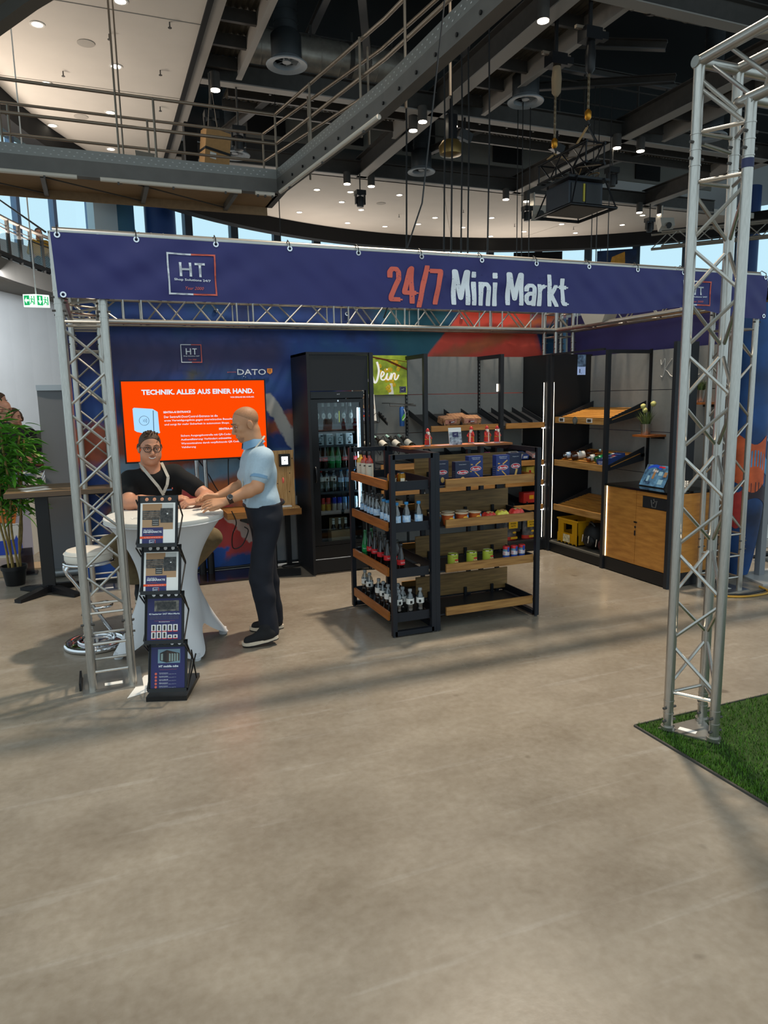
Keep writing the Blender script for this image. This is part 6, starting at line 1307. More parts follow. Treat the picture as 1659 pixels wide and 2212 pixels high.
for k, (x, z, w, c, lab) in enumerate([(3.95, 1.08, 0.12, '#c23a8c', 'magenta packet behind the island plank'), (4.09, 1.09, 0.07, '#d04a98', 'small magenta packet behind the island plank'), (4.42, 1.085, 0.13, '#d9d4cf', 'white packet on the right rear shelf'), (4.52, 1.08, 0.09, '#3a549c', 'blue packet on the right rear shelf'), (4.66, 1.085, 0.1, '#c99a94', 'pink packet at the corner end of the rear shelf'), (3.4, 1.08, 0.15, '#232427', 'dark packet on the middle rear shelf')]):
    t = thing('packet', lab, 'packet', (x, 7.0, z)); m = Matrix.Translation((x, 7.0, z)) @ Matrix.Rotation(R(14), 4, 'X')
    part('pack', MB().box((0, 0, 0.03), (w, 0.14, 0.05)).xf(m), M('pack_'+c[1:], c, 0.4), t); part('print', MB().box((0, -0.071, 0.03), (w*0.6, 0.003, 0.025)).xf(m), LETW if k != 2 else GRY, t); part('top_print', MB().box((0, 0, 0.056), (w*0.6, 0.08, 0.002)).xf(m), GRY, t)
def carton(name, lab, a, b, c, pc=None):
    t = thing(name, lab, 'box', ((a[0]+b[0])/2, (a[1]+b[1])/2, a[2])); part('carton', MB().b2(a, b), M('carton_'+c[1:], c, 0.5), t)
    part('print', MB().b2((a[0]+(b[0]-a[0])*0.35, a[1]-0.001, a[2]+(b[2]-a[2])*0.35), (a[0]+(b[0]-a[0])*0.62, a[1], a[2]+(b[2]-a[2])*0.72)), pc or GRY, t); part('flap_line', MB().b2((a[0], a[1]-0.001, b[2]-0.01), (b[0], a[1], b[2]-0.008)), GRY, t); return t
carton('carton', 'pink carton on the low rear shelf seen between island trays', (3.27, 6.92, 0.56), (3.52, 7.1, 0.68), '#b5718e'); carton('carton', 'cream carton on the low rear shelf right of the pink one', (3.58, 6.92, 0.56), (3.90, 7.1, 0.70), '#c9c09a'); carton('carton', 'brown carton on the low wine bay shelf', (2.72, 6.92, 0.56), (2.98, 7.1, 0.7), '#a58a62')
carton('tissue_box', 'pale green box on the wine bay shelf seen through the end frame', (2.68, 6.90, 0.86), (2.92, 7.05, 1.0), '#9fc0b8', LETW); carton('carton', 'white carton on the wine bay shelf beside the pale green box', (2.95, 6.91, 0.86), (3.19, 7.05, 0.99), '#b9b4ac')
carton('tea_box', 'yellow carton on the lit right rear shelf, left one', (4.52, 6.90, 0.84), (4.62, 7.0, 0.98), '#c7b04a', RLAB); carton('tea_box', 'yellow carton against the corner light strip', (4.64, 6.91, 0.84), (4.71, 7.0, 0.99), '#cfbf5a', GLAB); carton('red_carton', 'red and yellow carton under the lit oak shelf', (4.5, 6.92, 0.56), (4.72, 7.02, 0.68), '#b5261f', M('yellow_badge', '#e0a31c', 0.4))
NUTB = M('nut_bag_black', '#26262b', 0.4, var=0.6, scale=18, col2='#6a6460'); NUTY = M('nut_bag_yellow', '#d9a91f', 0.4)
for k, (x, lab) in enumerate(((4.35, 'black and yellow bag of roasted nuts left on the bottom rear shelf'), (4.60, 'black and yellow bag of roasted nuts by the corner light strip'))):
    t = thing('nut_bag', lab, 'bag', (x, 6.97, 0.135))
    def bag(u, v): w = 0.085-0.012*v; return (x+w*math.cos(2*math.pi*u), 6.97+(0.045-0.03*v)*math.sin(2*math.pi*u), 0.137+0.235*v)
    part('bag', MB().grid(bag, 16, 6), NUTB, t, True); part('red_foot', MB().grid(lambda u, v: (x+0.088*math.cos(2*math.pi*u), 6.97+0.049*math.sin(2*math.pi*u), 0.137+0.04*v), 16, 1), M('bag_red', '#c2321f', 0.4), t, True)
    part('yellow_panel', MB().b2((x-0.045, 6.915, 0.275), (x+0.072, 6.922, 0.36)), NUTY, t); text('GOLDEN', 0.018, (x+0.012, 6.913, 0.325), LETB, t, width=0.075, bold=0.02); text('NUTS', 0.018, (x+0.012, 6.913, 0.295), LETB, t, width=0.06, bold=0.02)
    part('yellow_foot', MB().b2((x-0.02, 6.915, 0.15), (x+0.07, 6.921, 0.175)), NUTY, t); part('peanut', MB().ball((x+0.03, 6.917, 0.225), (0.025, 0.006, 0.012), 10, 6), NUTY, t)

# ---------------------------------------------------------------- goods on the right hand shelves
for lab, y, c, nm in (('white price display at the corner end of the top oak shelf', 6.60, '#d8d5d0', 0), ('white price display in the middle of the top oak shelf', 6.12, '#d8d5d0', 1)):
    t = thing('price_display', lab, 'price tag', (4.765, y, 1.5)); part('case', MB().b2((4.768, y-0.045, 1.495), (4.775, y+0.045, 1.54)), M('display_white', c, 0.5), t); part('screen', MB().b2((4.766, y-0.03, 1.503), (4.769, y+0.03, 1.532)), M('display_screen', '#4a3340' if nm else '#3a3630', 0.4), t)
t = thing('sticker', 'round grey green sticker on the top oak shelf front', 'sticker', (4.765, 6.38, 1.5)); part('disc', MB().cyl((4.774, 6.36, 1.515), (4.766, 6.36, 1.515), 0.04, n=20), M('grey_green', '#4f564e', 0.5), t); part('print', MB().cyl((4.766, 6.36, 1.515), (4.765, 6.36, 1.515), 0.028, n=16), GRY, t)
def lying(lab, a, b, r, mat, capm, labm):
    a, b = Vector(a), Vector(b); d = (b-a); L = d.length; q = d.to_track_quat('Z', 'Y').to_matrix().to_4x4(); m = Matrix.Translation(a) @ q
    t = thing('lying_bottle', lab, 'bottle', a)
    part('body', MB().lathe([(r*0.8, 0), (r, 0.01), (r, L*0.6), (r*0.4, L*0.82), (r*0.36, L*0.95)], n=14).xf(m), mat, t, True); part('cap', MB().lathe([(r*0.42, L*0.93), (r*0.42, L)], n=10).xf(m), capm, t, True); part('label', MB().lathe([(r*1.02, L*0.2), (r*1.02, L*0.45)], n=14, cap=False).xf(m), labm, t, True); return t
PETT = glassy('peach_bottle', '#d9b48e', 0.16, 0.08)
lying('small clear bottle with blue label lying at the corner end of the middle oak shelf', (4.84, 6.66, 1.105), (5.02, 6.58, 1.15), 0.033, PETT, BLUEC, BLAB); lying('brown wine bottle with pale blue foil lying on the middle oak shelf', (4.84, 6.50, 1.108), (5.14, 6.38, 1.175), 0.038, M('amber_glass', '#3a1a08', 0.1, spec=0.9), M('pale_blue_foil', '#8fb5c4', 0.4), WLAB)
lying('clear bottle with white label lying on the middle oak shelf', (4.84, 6.24, 1.105), (5.02, 6.16, 1.15), 0.034, PETT, GREYC, WLAB); lying('green glass bottle lying between the clear bottle and the blue box', (4.84, 6.10, 1.106), (5.08, 6.05, 1.165), 0.034, GG, GREYC, GLAB)
t = thing('gift_box', 'blue patterned gift box lying on the middle oak shelf', 'box', (4.92, 5.97, 1.08)); m = Matrix.Translation((4.94, 5.965, 1.115)) @ Matrix.Rotation(-math.atan2(0.12, 0.47), 4, 'Y') @ Matrix.Rotation(0.1, 4, 'Z')
part('box', MB().box((0, 0, 0), (0.26, 0.15, 0.07)).xf(m), M('blue_box', '#2f4682', 0.4), t)
for k, (a, b, c) in enumerate([(-0.06, 0.03, '#d8d5d5'), (0.03, -0.02, '#b5333a'), (0.07, 0.045, '#d8d5d5'), (-0.02, -0.05, '#c9a59a'), (-0.09, -0.02, '#b5333a')]): part('pattern', MB().box((a, b, 0.036), (0.05, 0.03, 0.002)).xf(m), M('pat_'+c[1:], c, 0.5), t)
part('side_print', MB().box((-0.131, 0, 0), (0.002, 0.1, 0.045)).xf(m), M('lavender_print', '#8f9cc4', 0.5, var=0.6, scale=60), t)
# crate and bags under the lowest shelf
YEL = M('yellow_crate', '#c99310', 0.4)
cr = thing('drinks_crate', 'yellow plastic drinks crate under the slatted shelves', 'crate', (5.0, 6.48, 0.125)); a, b = (4.82, 6.33, 0.126), (5.2, 6.70, 0.40)
part('bottom', MB().b2(a, (b[0], b[1], 0.14)), YEL, cr)
def wall_holes(axis, fixed, u0, u1, nm):
    mb = MB(); th = 0.012
    def bx(u_a, u_b, z_a, z_b):
        if axis == 'x': mb.b2((fixed, u_a, z_a), (fixed+th, u_b, z_b))
        else: mb.b2((u_a, fixed, z_a), (u_b, fixed+th, z_b))
    w = u1-u0; h0, h1 = u0+w*0.28, u1-w*0.28
    bx(u0, u1, 0.126, 0.25); bx(u0, h0, 0.25, 0.40); bx(h1, u1, 0.25, 0.40); bx(h0, h1, 0.355, 0.40); part(nm, mb, YEL, cr)
wall_holes('x', a[0], a[1], b[1], 'wall'); wall_holes('x', b[0], a[1], b[1], 'wall'); wall_holes('y', a[1], a[0], b[0], 'wall'); wall_holes('y', b[1]-0.012, a[0], b[0], 'wall')
for k in range(6): part('rib', MB().b2((4.812, 6.34+k*0.068, 0.13), (4.82, 6.352+k*0.068, 0.24)), YEL, cr)
part('rim', MB().tube([(a[0], a[1], 0.40), (b[0], a[1], 0.40), (b[0], b[1], 0.40), (a[0], b[1], 0.40)], 0.012, 6, True), YEL, cr); part('emblem', MB().b2((4.808, 6.46, 0.15), (4.812, 6.58, 0.235)), M('cream_print', '#d9c9a0', 0.5, var=0.4, scale=40), cr)
def bagobj(name, lab, c, r, mat, strapmat):
    t = thing(name, lab, 'bag', (c[0], c[1], 0.126)); mb = MB().ball(c, r, 18, 12)
    mb.v = [(x+0.012*math.sin(14*z+9*y), y+0.010*math.sin(11*x+13*z), max(z, 0.128)) for x, y, z in mb.v]
    part('body', mb, mat, t, True); part('pocket', MB().ball((c[0]-r[0]*0.72, c[1], c[2]-r[2]*0.25), (r[0]*0.35, r[1]*0.7, r[2]*0.5), 12, 8), mat, t, True); part('strap', MB().tube(stroke([(c[0]-r[0]*0.5, c[1]-0.05, c[2]+r[2]*0.8), (c[0]-r[0]*0.6, c[1], c[2]+r[2]*1.1), (c[0]-r[0]*0.5, c[1]+0.05, c[2]+r[2]*0.8)], 0), 0.012, 6), strapmat, t, True)
    for k in range(2): part('zip', MB().tube([(c[0]-r[0]*1.08, c[1]-0.06+0.1*k, c[2]+0.03), (c[0]-r[0]*1.1, c[1]-0.05+0.1*k, c[2]-0.05)], 0.005, 5), CHROME, t)
bagobj('backpack', 'black backpack beside the yellow crate', (4.96, 6.17, 0.26), (0.15, 0.13, 0.15), M('black_nylon', '#0e0e10', 0.6), BLK); bagobj('handbag', 'dark red leather bag behind the shelf post', (4.95, 5.955, 0.24), (0.13, 0.085, 0.13), M('dark_red_leather', '#4a1a1b', 0.35), M('dark_red_leather', '#4a1a1b', 0.35))
# plants on their little oak shelves
def plant_shelf(y, z, lab):
    t = thing('wall_ledge', lab, 'shelf', (5.18, y, z-0.02)); part('board', MB().b2((5.06, y-0.11, z-0.02), (5.295, y+0.11, z)), wood('ledge_oak', '#a65c22', '#7d4418', (12, 1, 12)), t); part('rail', MB().b2((5.285, y-0.09, z-0.045), (5.298, y+0.09, z-0.02)), BLKM, t); return t
plant_shelf(5.69, 1.375, 'small oak ledge under the yellow flower pot'); plant_shelf(4.98+0.05, 1.70, 'small oak ledge under the grass pot')
POT = M('brushed_pot', '#a8a6a2', 0.3, 0.9)
def pot_plant(x, y, z, lab, flowers):
    t = thing('potted_grass', lab, 'plant', (x, y, z)); part('pot', MB().lathe([(0.042, 0), (0.043, 0.004), (0.055, 0.105), (0.057, 0.11), (0.052, 0.11), (0.05, 0.1)], (x, y, z), 22, False), POT, t, True); part('soil', MB().cyl((x, y, z+0.09), (x, y, z+0.095), 0.05, n=16), BLK, t)
    rg = random.Random(int(z*100)); gm = M('blade_green', '#4f6a22' if not flowers else '#3f5224', 0.5, var=0.5, scale=30, col2='#b5c455' if not flowers else '#6d7d45'); mb = MB()
    for k in range(90):
        a = rg.uniform(0, 6.28); r0 = rg.uniform(0, 0.042); lean = rg.uniform(0.01, 0.10); h = rg.uniform(0.08, 0.16)*(1.0 if flowers else 0.85)
        p = Vector((x+r0*math.cos(a), y+r0*math.sin(a), z+0.092)); q = p+Vector((lean*0.4*math.cos(a), lean*0.4*math.sin(a), h*0.6)); e = p+Vector((lean*math.cos(a), lean*math.sin(a), h)); s = Vector((-math.sin(a), math.cos(a), 0))*0.0036
        mb.add([p-s, p+s, q+s, q-s, e], [(0, 1, 2, 3), (3, 2, 4)])
    part('blades', mb, gm, t)['kind'] = 'stuff'
    if flowers:
        YF_ = M('flower_yellow', '#c9c67a', 0.6, var=0.3, scale=120, bump=0.6)
        for (dx, dy, dz) in ((-0.01, 0.035, 0.285), (0.0, 0.02, 0.245), (0.01, -0.085, 0.31)):
            part('stem', MB().tube([(x, y+dy*0.2, z+0.1), (x+dx, y+dy, z+dz)], 0.002, 5), gm, t); f = MB().ball((x+dx, y+dy, z+dz), 0.027, 14, 10); f.v = [tuple(Vector((x+dx, y+dy, z+dz))+(Vector(v)-Vector((x+dx, y+dy, z+dz)))*rg.uniform(0.88, 1.08)) for v in f.v]; part('flower_head', f, YF_, t, True)
pot_plant(5.14, 5.70, 1.375, 'metal pot of grass with three round yellow flowers', True); pot_plant(5.15, 5.03, 1.70, 'metal pot of short green grass seen through the near truss', False)
# coffee counter top: tilted brochure, tablet and card terminal
t = thing('coffee_leaflet', 'shiny blue coffee leaflet holder tilted on the black worktop', 'leaflet', (4.95, 5.35, 0.892)); m = Matrix.Translation((4.93, 5.36, 0.895)) @ Matrix.Rotation(R(-90), 4, 'Z') @ Matrix.Rotation(R(-28), 4, 'X')
part('sheet', MB().b2((-0.17, -0.004, 0), (0.17, 0.004, 0.23)).xf(m), BLK, t); part('photo', MB().b2((-0.165, -0.006, 0.004), (0.165, -0.004, 0.226)).xf(m), M('coffee_photo', '#101c3a', 0.12, var=0.9, scale=14, col2='#5f8fb5'), t)
part('blue_arc', MB().grid(lambda u, v: (-0.14+0.18*u, -0.007, 0.17+0.03*math.sin(u*3)+0.03*v), 8, 1).xf(m), M('arc_blue', '#2348b0', 0.2), t); part('red_bar', MB().b2((0.0, -0.007, 0.2), (0.08, -0.006, 0.215)).xf(m), RLAB, t)
for k, (a, b, c, d) in enumerate([(-0.1, 0.05, 0.03, 0.06), (-0.04, 0.08, 0.03, 0.1), (0.06, 0.03, 0.06, 0.05), (0.1, 0.11, 0.04, 0.05), (0.03, 0.12, 0.05, 0.04)]): part('product_picture', MB().b2((a, -0.0075, b), (a+c, -0.0065, b+d)).xf(m), M('pic_%d' % (k % 2), ['#7fa3b8', '#8a6a4c'][k % 2], 0.2), t)
text('Prime', 0.03, m @ Vector((-0.02, -0.009, 0.15)), LETW, t, tuple((m.to_euler().x+R(90), m.to_euler().y, m.to_euler().z)), width=0.07)
t = thing('tablet', 'white backed tablet screen standing on the worktop behind the truss', 'tablet', (5.0, 5.1, 0.892)); m = Matrix.Translation((5.02, 5.09, 0.895)) @ Matrix.Rotation(R(-90), 4, 'Z') @ Matrix.Rotation(R(-14), 4, 'X')
part('case', MB().b2((-0.07, -0.004, 0.0), (0.07, 0.006, 0.30)).xf(m), BLK, t); part('screen', MB().b2((-0.063, -0.006, 0.008), (0.063, -0.004, 0.292)).xf(m), M('tablet_white', '#c4c4c6', 0.25), t)
t = thing('card_terminal', 'black card payment terminal leaning on the worktop', 'terminal', (5.0, 4.985, 0.892)); m = Matrix.Translation((4.98, 4.985, 0.895)) @ Matrix.Rotation(R(-50), 4, 'Z') @ Matrix.Rotation(R(-35), 4, 'X')
part('body', MB().b2((-0.035, -0.015, 0), (0.035, 0.02, 0.18)).xf(m), BLK, t); part('screen', MB().b2((-0.028, -0.017, 0.11), (0.028, -0.015, 0.165)).xf(m), SHELF, t)
for k in range(12): part('key', MB().b2((-0.024+(k % 3)*0.018, -0.018, 0.03+(k//3)*0.018), (-0.012+(k % 3)*0.018, -0.015, 0.042+(k//3)*0.018)).xf(m), PAPER, t)
part('silver_edge', MB().tube([m @ Vector((-0.036, -0.012, 0.0)), m @ Vector((-0.036, -0.012, 0.18))], 0.003, 5), CHROME, t)
# ---------------------------------------------------------------- people: one smooth blended surface per body / garment
class Field:
    def __init__(s, lo, hi, h):
        s.h = h; s.lo = np.array(lo, float); n = np.ceil((np.array(hi)-s.lo)/h).astype(int)+1
        s.n = n; s.F = np.full(n, 0.5, np.float32)
        s.ax = [(s.lo[i]+h*np.arange(n[i])).astype(np.float32) for i in range(3)]
    def box(s, lo, hi):
        a = np.clip(np.floor((np.array(lo)-s.lo)/s.h).astype(int), 0, s.n); b = np.clip(np.ceil((np.array(hi)-s.lo)/s.h).astype(int)+1, 0, s.n)
        if (b <= a).any(): return None, None
        sl = tuple(slice(a[i], b[i]) for i in range(3)); return sl, np.meshgrid(*[s.ax[i][sl[i]] for i in range(3)], indexing='ij', sparse=True)
    def merge(s, sl, d, k, sub=False):
        f = s.F[sl]
        if sub: d = -d; hh = np.clip(0.5-0.5*(f-d)/k, 0, 1); s.F[sl] = f*(1-hh)+d*hh+k*hh*(1-hh) if False else np.maximum(f, d); return
        hh = np.clip(0.5+0.5*(f-d)/k, 0, 1); s.F[sl] = f*(1-hh)+d*hh-k*hh*(1-hh)
    def cap(s, a, b, ra, rb=None, k=0.02):
        rb = ra if rb is None else rb; a = np.array(a, float); b = np.array(b, float); m = max(ra, rb)+k+0.03
        sl, g = s.box(np.minimum(a, b)-m, np.maximum(a, b)+m)
        if sl is None: return
        ba = b-a; L = max(ba@ba, 1e-9); t = sum((g[i]-a[i])*ba[i] for i in range(3))/L; t = np.clip(t, 0, 1)
        d = np.sqrt(sum((g[i]-a[i]-ba[i]*t)**2 for i in range(3)))-(ra+(rb-ra)*t); s.merge(sl, d, k)
    def ell(s, c, r, fr=None, k=0.02, sub=False):
        c = np.array(c, float); r = np.array(r, float); m = r.max()+k+0.03; sl, g = s.box(c-m, c+m)
        if sl is None: return
        fr = np.eye(3) if fr is None else fr
        q = [sum((g[i]-c[i])*fr[j][i] for i in range(3)) for j in range(3)]
        k0 = np.sqrt(sum((q[j]/r[j])**2 for j in range(3))); k1 = np.sqrt(sum((q[j]/r[j]**2)**2 for j in range(3)))
        s.merge(sl, k0*(k0-1)/np.maximum(k1, 1e-6), k, sub)
    def cut(s, p, n):
        """keep the side n points to"""
        g = np.meshgrid(*s.ax, indexing='ij', sparse=True); s.F = np.maximum(s.F, -sum((g[i]-p[i])*n[i] for i in range(3))).astype(np.float32)
    def wrinkle(s, amp, fx, fy, fz, ph=0.0):
        g = np.meshgrid(*s.ax, indexing='ij', sparse=True); s.F = (s.F+amp*np.sin(fx*g[0]+fy*g[1]+fz*g[2]+ph+1.3*np.sin(11*g[2]+7*g[0]))).astype(np.float32)
    def mesh(s):
        F = s.F; I = F < 0; n = s.n; cs = [(a, b, c) for a in (0, 1) for b in (0, 1) for c in (0, 1)]
        cnt = sum(I[a:n[0]-1+a, b:n[1]-1+b, c:n[2]-1+c].astype(np.int8) for a, b, c in cs)
        act = np.argwhere((cnt > 0) & (cnt < 8)); idm = -np.ones(n-1, np.int32); idm[tuple(act.T)] = np.arange(len(act))
        V = np.stack([F[act[:, 0]+a, act[:, 1]+b, act[:, 2]+c] for a, b, c in cs], 1); P = np.zeros((len(act), 3)); N = np.zeros(len(act)); C = np.array(cs, float)
        for i in range(8):
            for j in range(i+1, 8):
                if np.abs(C[i]-C[j]).sum() == 1:
                    m = (V[:, i] < 0) != (V[:, j] < 0); t = np.where(m, V[:, i]/np.where(m, V[:, i]-V[:, j], 1), 0)
                    P += m[:, None]*(C[i]+(C[j]-C[i])*t[:, None]); N += m
        P = (act+P/N[:, None])*s.h+s.lo; faces = []
        for ax in range(3):
            u, v = (ax+1) % 3, (ax+2) % 3; sl0 = [slice(1, n[i]-1) for i in range(3)]; sl1 = list(sl0); sl0[ax] = slice(0, n[ax]-1); sl1[ax] = slice(1, n[ax])
            A, B = I[tuple(sl0)], I[tuple(sl1)]
            for flip in (0, 1):
                e = np.argwhere(A & ~B if not flip else ~A & B)
                if not len(e): continue
                e[:, u] += 1; e[:, v] += 1; du = np.zeros(3, int); du[u] = 1; dv = np.zeros(3, int); dv[v] = 1
                q = np.stack([idm[tuple((e-du-dv).T)], idm[tuple((e-dv).T)], idm[tuple(e.T)], idm[tuple((e-du).T)]], 1); faces.append(q[:, ::-1] if flip else q)
        mb = MB(); mb.v = [tuple(p) for p in P]; mb.f = [tuple(int(i) for i in f) for q in faces for f in q]; return mb
def nrm(v): v = np.array(v, float); return v/np.linalg.norm(v)
A3 = lambda *v: np.array(v, float)
def frame(f, u):
    f = nrm(f); u = np.array(u, float); u = nrm(u-f*(u@f)); return np.stack([f, np.cross(u, f), u])       # forward, left, up
def head(S, c, f, u, off=0.0, sc=1.0, smile=False):
    fr = frame(f, u); P = lambda a, b, z: np.array(c)+(fr[0]*a+fr[1]*b+fr[2]*z)*sc
    e = lambda p, r, k=0.02, sub=False: S.ell(P(*p), np.array(r)*sc+off, fr, k, sub)
    e((-0.010, 0, 0.036), (0.095, 0.076, 0.084), 0.02); e((0.028, 0, -0.03), (0.062, 0.060, 0.085), 0.03); e((0.018, 0, -0.078), (0.058, 0.052, 0.040), 0.03)
    e((0.070, 0, -0.100), (0.019, 0.024, 0.018), 0.025)
    for s in (-1, 1):
        e((0.060, 0.042*s, -0.022), (0.026, 0.022, 0.022), 0.02); S.cap(P(0.083, 0.012*s, 0.022), P(0.068, 0.046*s, 0.020), 0.010*sc+off, k=0.012); e((0.098, 0.013*s, -0.042), (0.011, 0.009, 0.008), 0.006)
        e((-0.008, 0.079*s, -0.012), (0.020, 0.008, 0.033), 0.006); e((-0.016, 0.083*s, -0.004), (0.014, 0.007, 0.026), 0.006); e((0.072, 0.030*s, -0.058), (0.02, 0.016, 0.02), 0.02)
        e((0.102, 0.032*s, 0.001), (0.016, 0.014, 0.010), 0.01, True)
    S.cap(P(0.086, 0, 0.012), P(0.110, 0, -0.034), 0.009*sc+off, 0.0125*sc+off, 0.010)
    e((0.090, 0, -0.064), (0.010, 0.024, 0.007), 0.008); e((0.087, 0, -0.076), (0.010, 0.020, 0.007), 0.008)
    return P, fr
def hand(S, w, d, n, side, size=1.0, curl=(0.25, 0.4, 0.35), spread=0.10, thumb=0.6):
    """w wrist, d towards the fingers, n back-of-hand normal, side +1 when the thumb leaves on cross(d, n)"""
    d = nrm(d); n = np.array(n, float); n = nrm(n-d*(n@d)); t = np.cross(d, n)*side; w = np.array(w, float)
    for k, (o, ln) in enumerate(((0.030, 0.092), (0.011, 0.098), (-0.008, 0.094), (-0.026, 0.086))):
        b = w+(d*ln*0.92+t*o)*size; S.cap(w+(d*0.012+t*o*0.6)*size, b, 0.017*size, 0.0115*size, 0.012)
        ang = 0.0; p = b; dirn = nrm(d+t*spread*(o/0.03))
        for j, L in enumerate(np.array([0.040, 0.026, 0.021])*(1.0, 1.08, 1.0, 0.82)[k]):
            ang += curl[j]; q = p+(dirn*math.cos(ang)-n*math.sin(ang))*L*size; S.cap(p, q, (0.0095-0.0007*j)*size, (0.0090-0.0008*j)*size, 0.003); p = q
    b = w+(d*0.025+t*0.022)*size; p = b+(d*0.030+t*0.030*thumb-n*0.012)*size; S.cap(b, p, 0.0155*size, 0.012*size, 0.010)
    q = p+(d*0.032+t*0.012*thumb-n*0.004)*size; S.cap(p, q, 0.0115*size, 0.0105*size, 0.003); S.cap(q, q+(d*0.024-n*0.004)*size, 0.0105*size, 0.0085*size, 0.003)
def torso(S, J, off=0.0, low=True):
    a = nrm(J['shL']-J['shR']); mid = (J['shL']+J['shR'])/2; pel = J['pel']; ax = nrm(pel-mid); L = np.linalg.norm(pel-mid); hw = np.linalg.norm(J['shL']-J['shR'])/2; g = J.get('girth', 1.0); w = J.get('sag', A3(0, 0, 0))
    S.cap(J['shL']-a*0.02, J['shR']+a*0.02, 0.062+off, k=0.04); b = J.get('belly', 0.0)
    for t, wd, r in ((0.12, hw*0.62, 0.088), (0.35, hw*0.52, 0.108), (0.62, hw*0.45, 0.103), (0.82, hw*0.45, 0.105), (1.0, hw*0.42, 0.112)):
        c = mid+ax*L*t+J['fwd']*(0.012+b*math.sin(t*2.6)); S.cap(c-a*wd, c+a*wd, r*g+off, k=0.06)
    S.cap(mid+ax*0.03, np.array(J['neck']), 0.07+off*0.5, 0.058+off*0.3, 0.04)
def legs(S, J, off=0.0, k=0.03, wide=0.0):
    for s in 'LR':
        S.cap(J['hip'+s], J['kn'+s], 0.092+off+wide*0.2, 0.062+off+wide, k); m = np.array(J['kn'+s])*0.7+np.array(J['an'+s])*0.3
        S.cap(J['kn'+s], m, 0.060+off+wide, 0.060+off+wide, k); S.cap(m, J['an'+s], 0.058+off+wide, 0.042+off*1.25+wide*1.45, k)
    S.cap(J['hipL'], J['hipR'], 0.105+off, k=0.04); S.cap(J['pel'], (np.array(J['hipL'])+J['hipR'])/2, 0.11+off, k=0.05)
def arms(S, J, k=0.02):
    q = J.get('arm', 1.0)
    for s in 'LR':
        S.cap(J['sh'+s], J['el'+s], 0.054*q, 0.045*q, 0.03); m = np.array(J['el'+s])*0.72+np.array(J['wr'+s])*0.28
        S.cap(J['el'+s], m, 0.044*q, 0.046*q, k); S.cap(m, J['wr'+s], 0.045*q, 0.027*q, k)
        if 'hd'+s in J: hand(S, J['wr'+s], *J['hd'+s])
def bbox(J, pad=0.16):
    P = np.array([v for k, v in J.items() if isinstance(v, np.ndarray) and v.shape == (3,) and k not in ('fwd', 'hf', 'hu', 'sag')]); return P.min(0)-pad, P.max(0)+pad
def shoe(t, an, dirn, up, upper, sole, size=0.27, ground=None, lace=None):
    """toe along dirn; an = ankle point, ground = heel-sole point"""
    d = nrm(dirn); u = nrm(np.array(up)-d*(np.array(up)@d)); s = np.cross(u, d); h = np.array(ground, float); L = size
    S = Field(np.minimum(h, h+d*L)-0.14, np.maximum(h, h+d*L)+0.2, 0.005)
    S.cap(h+d*0.05+u*0.055, h+d*0.09+u*0.05, 0.042, 0.043, 0.03); S.cap(h+d*0.09+u*0.05, h+d*(L-0.055)+u*0.036, 0.043, 0.036, 0.03); S.cap(h+d*0.05+u*0.06, h+d*0.06+u*0.115, 0.040, 0.043, 0.03); S.cap(h+d*0.13+u*0.055, h+d*0.08+u*0.105, 0.03, 0.03, 0.03)
    S.cut(h+u*0.024, u); part('upper', S.mesh(), upper, t, True)
    out = []
    for k in range(28):
        a = 2*math.pi*k/28; x = (math.cos(a)*0.5+0.5)*L; w = 0.046*(abs(math.sin(a))**0.7)*math.copysign(1, math.sin(a))*(0.85+0.25*x/L)
        out.append(h+d*(x-0.004)+s*w)
    part('sole', MB().prism([tuple(p+u*(0.006+0.010*max(0, (((p-h)@d)/L-0.7)/0.3)**2)) for p in out], tuple(u*0.024)), sole, t); part('outsole', MB().prism([tuple(p+u*0.010*max(0, (((p-h)@d)/L-0.7)/0.3)**2) for p in out], tuple(u*0.008)), BLK, t)
    for k in range(4): c = h+d*(0.115+0.022*k)+u*(0.098-0.009*k); part('lace', MB().tube([tuple(c-s*0.026-u*0.012), tuple(c+u*0.004), tuple(c+s*0.026-u*0.012)], 0.0035, 5), lace or BLK, t)
def eyes(t, P, fr, hair, iris, sc=1.0, open_=0.5, brow=0.012):
    EW = M('eye_white', '#d9d2cb', 0.3)
    for s in (-1, 1):
        part('eye', MB().ball(P(0.081, 0.032*s, 0.0), 0.0105*sc, 12, 8), EW, t, True); part('iris', MB().ball(P(0.0885, 0.032*s, -0.001), 0.0055*sc, 10, 6), iris, t, True)
        part('eyelid', MB().tube([P(0.087, 0.016*s, 0.003), P(0.0925, 0.026*s, 0.006), P(0.0915, 0.038*s, 0.006), P(0.082, 0.049*s, 0.0)], 0.0045*sc, 6), M('lid_skin', '#8a5a46', 0.5), t, True)
        part('eyebrow', MB().tube([P(0.096, 0.012*s, 0.022), P(0.095, 0.03*s, 0.030), P(0.080, 0.050*s, 0.025)], [0.0035, 0.0045, 0.002], 6), hair, t, True)
SKIN_A = M('skin_a', '#c2896c', 0.5, var=0.07, scale=14); SKIN_B = M('skin_b', '#bf8a66', 0.5, var=0.07, scale=14); SKIN_C = M('skin_c', '#b5836b', 0.5)
LIP = M('lip', '#a45f52', 0.45); TEETH = M('teeth', '#e6ddd2', 0.3); IRIS = M('iris', '#2b2520', 0.2)
HAIRB = M('brown_hair', '#4a3423', 0.6, var=0.45, scale=70, stretch=(1, 3, 1), bump=0.4); STUB = M('shaved_hair', '#a97a58', 0.6, var=0.1, scale=90); BEARD = M('short_beard', '#a3755a', 0.7, var=0.2, scale=120)

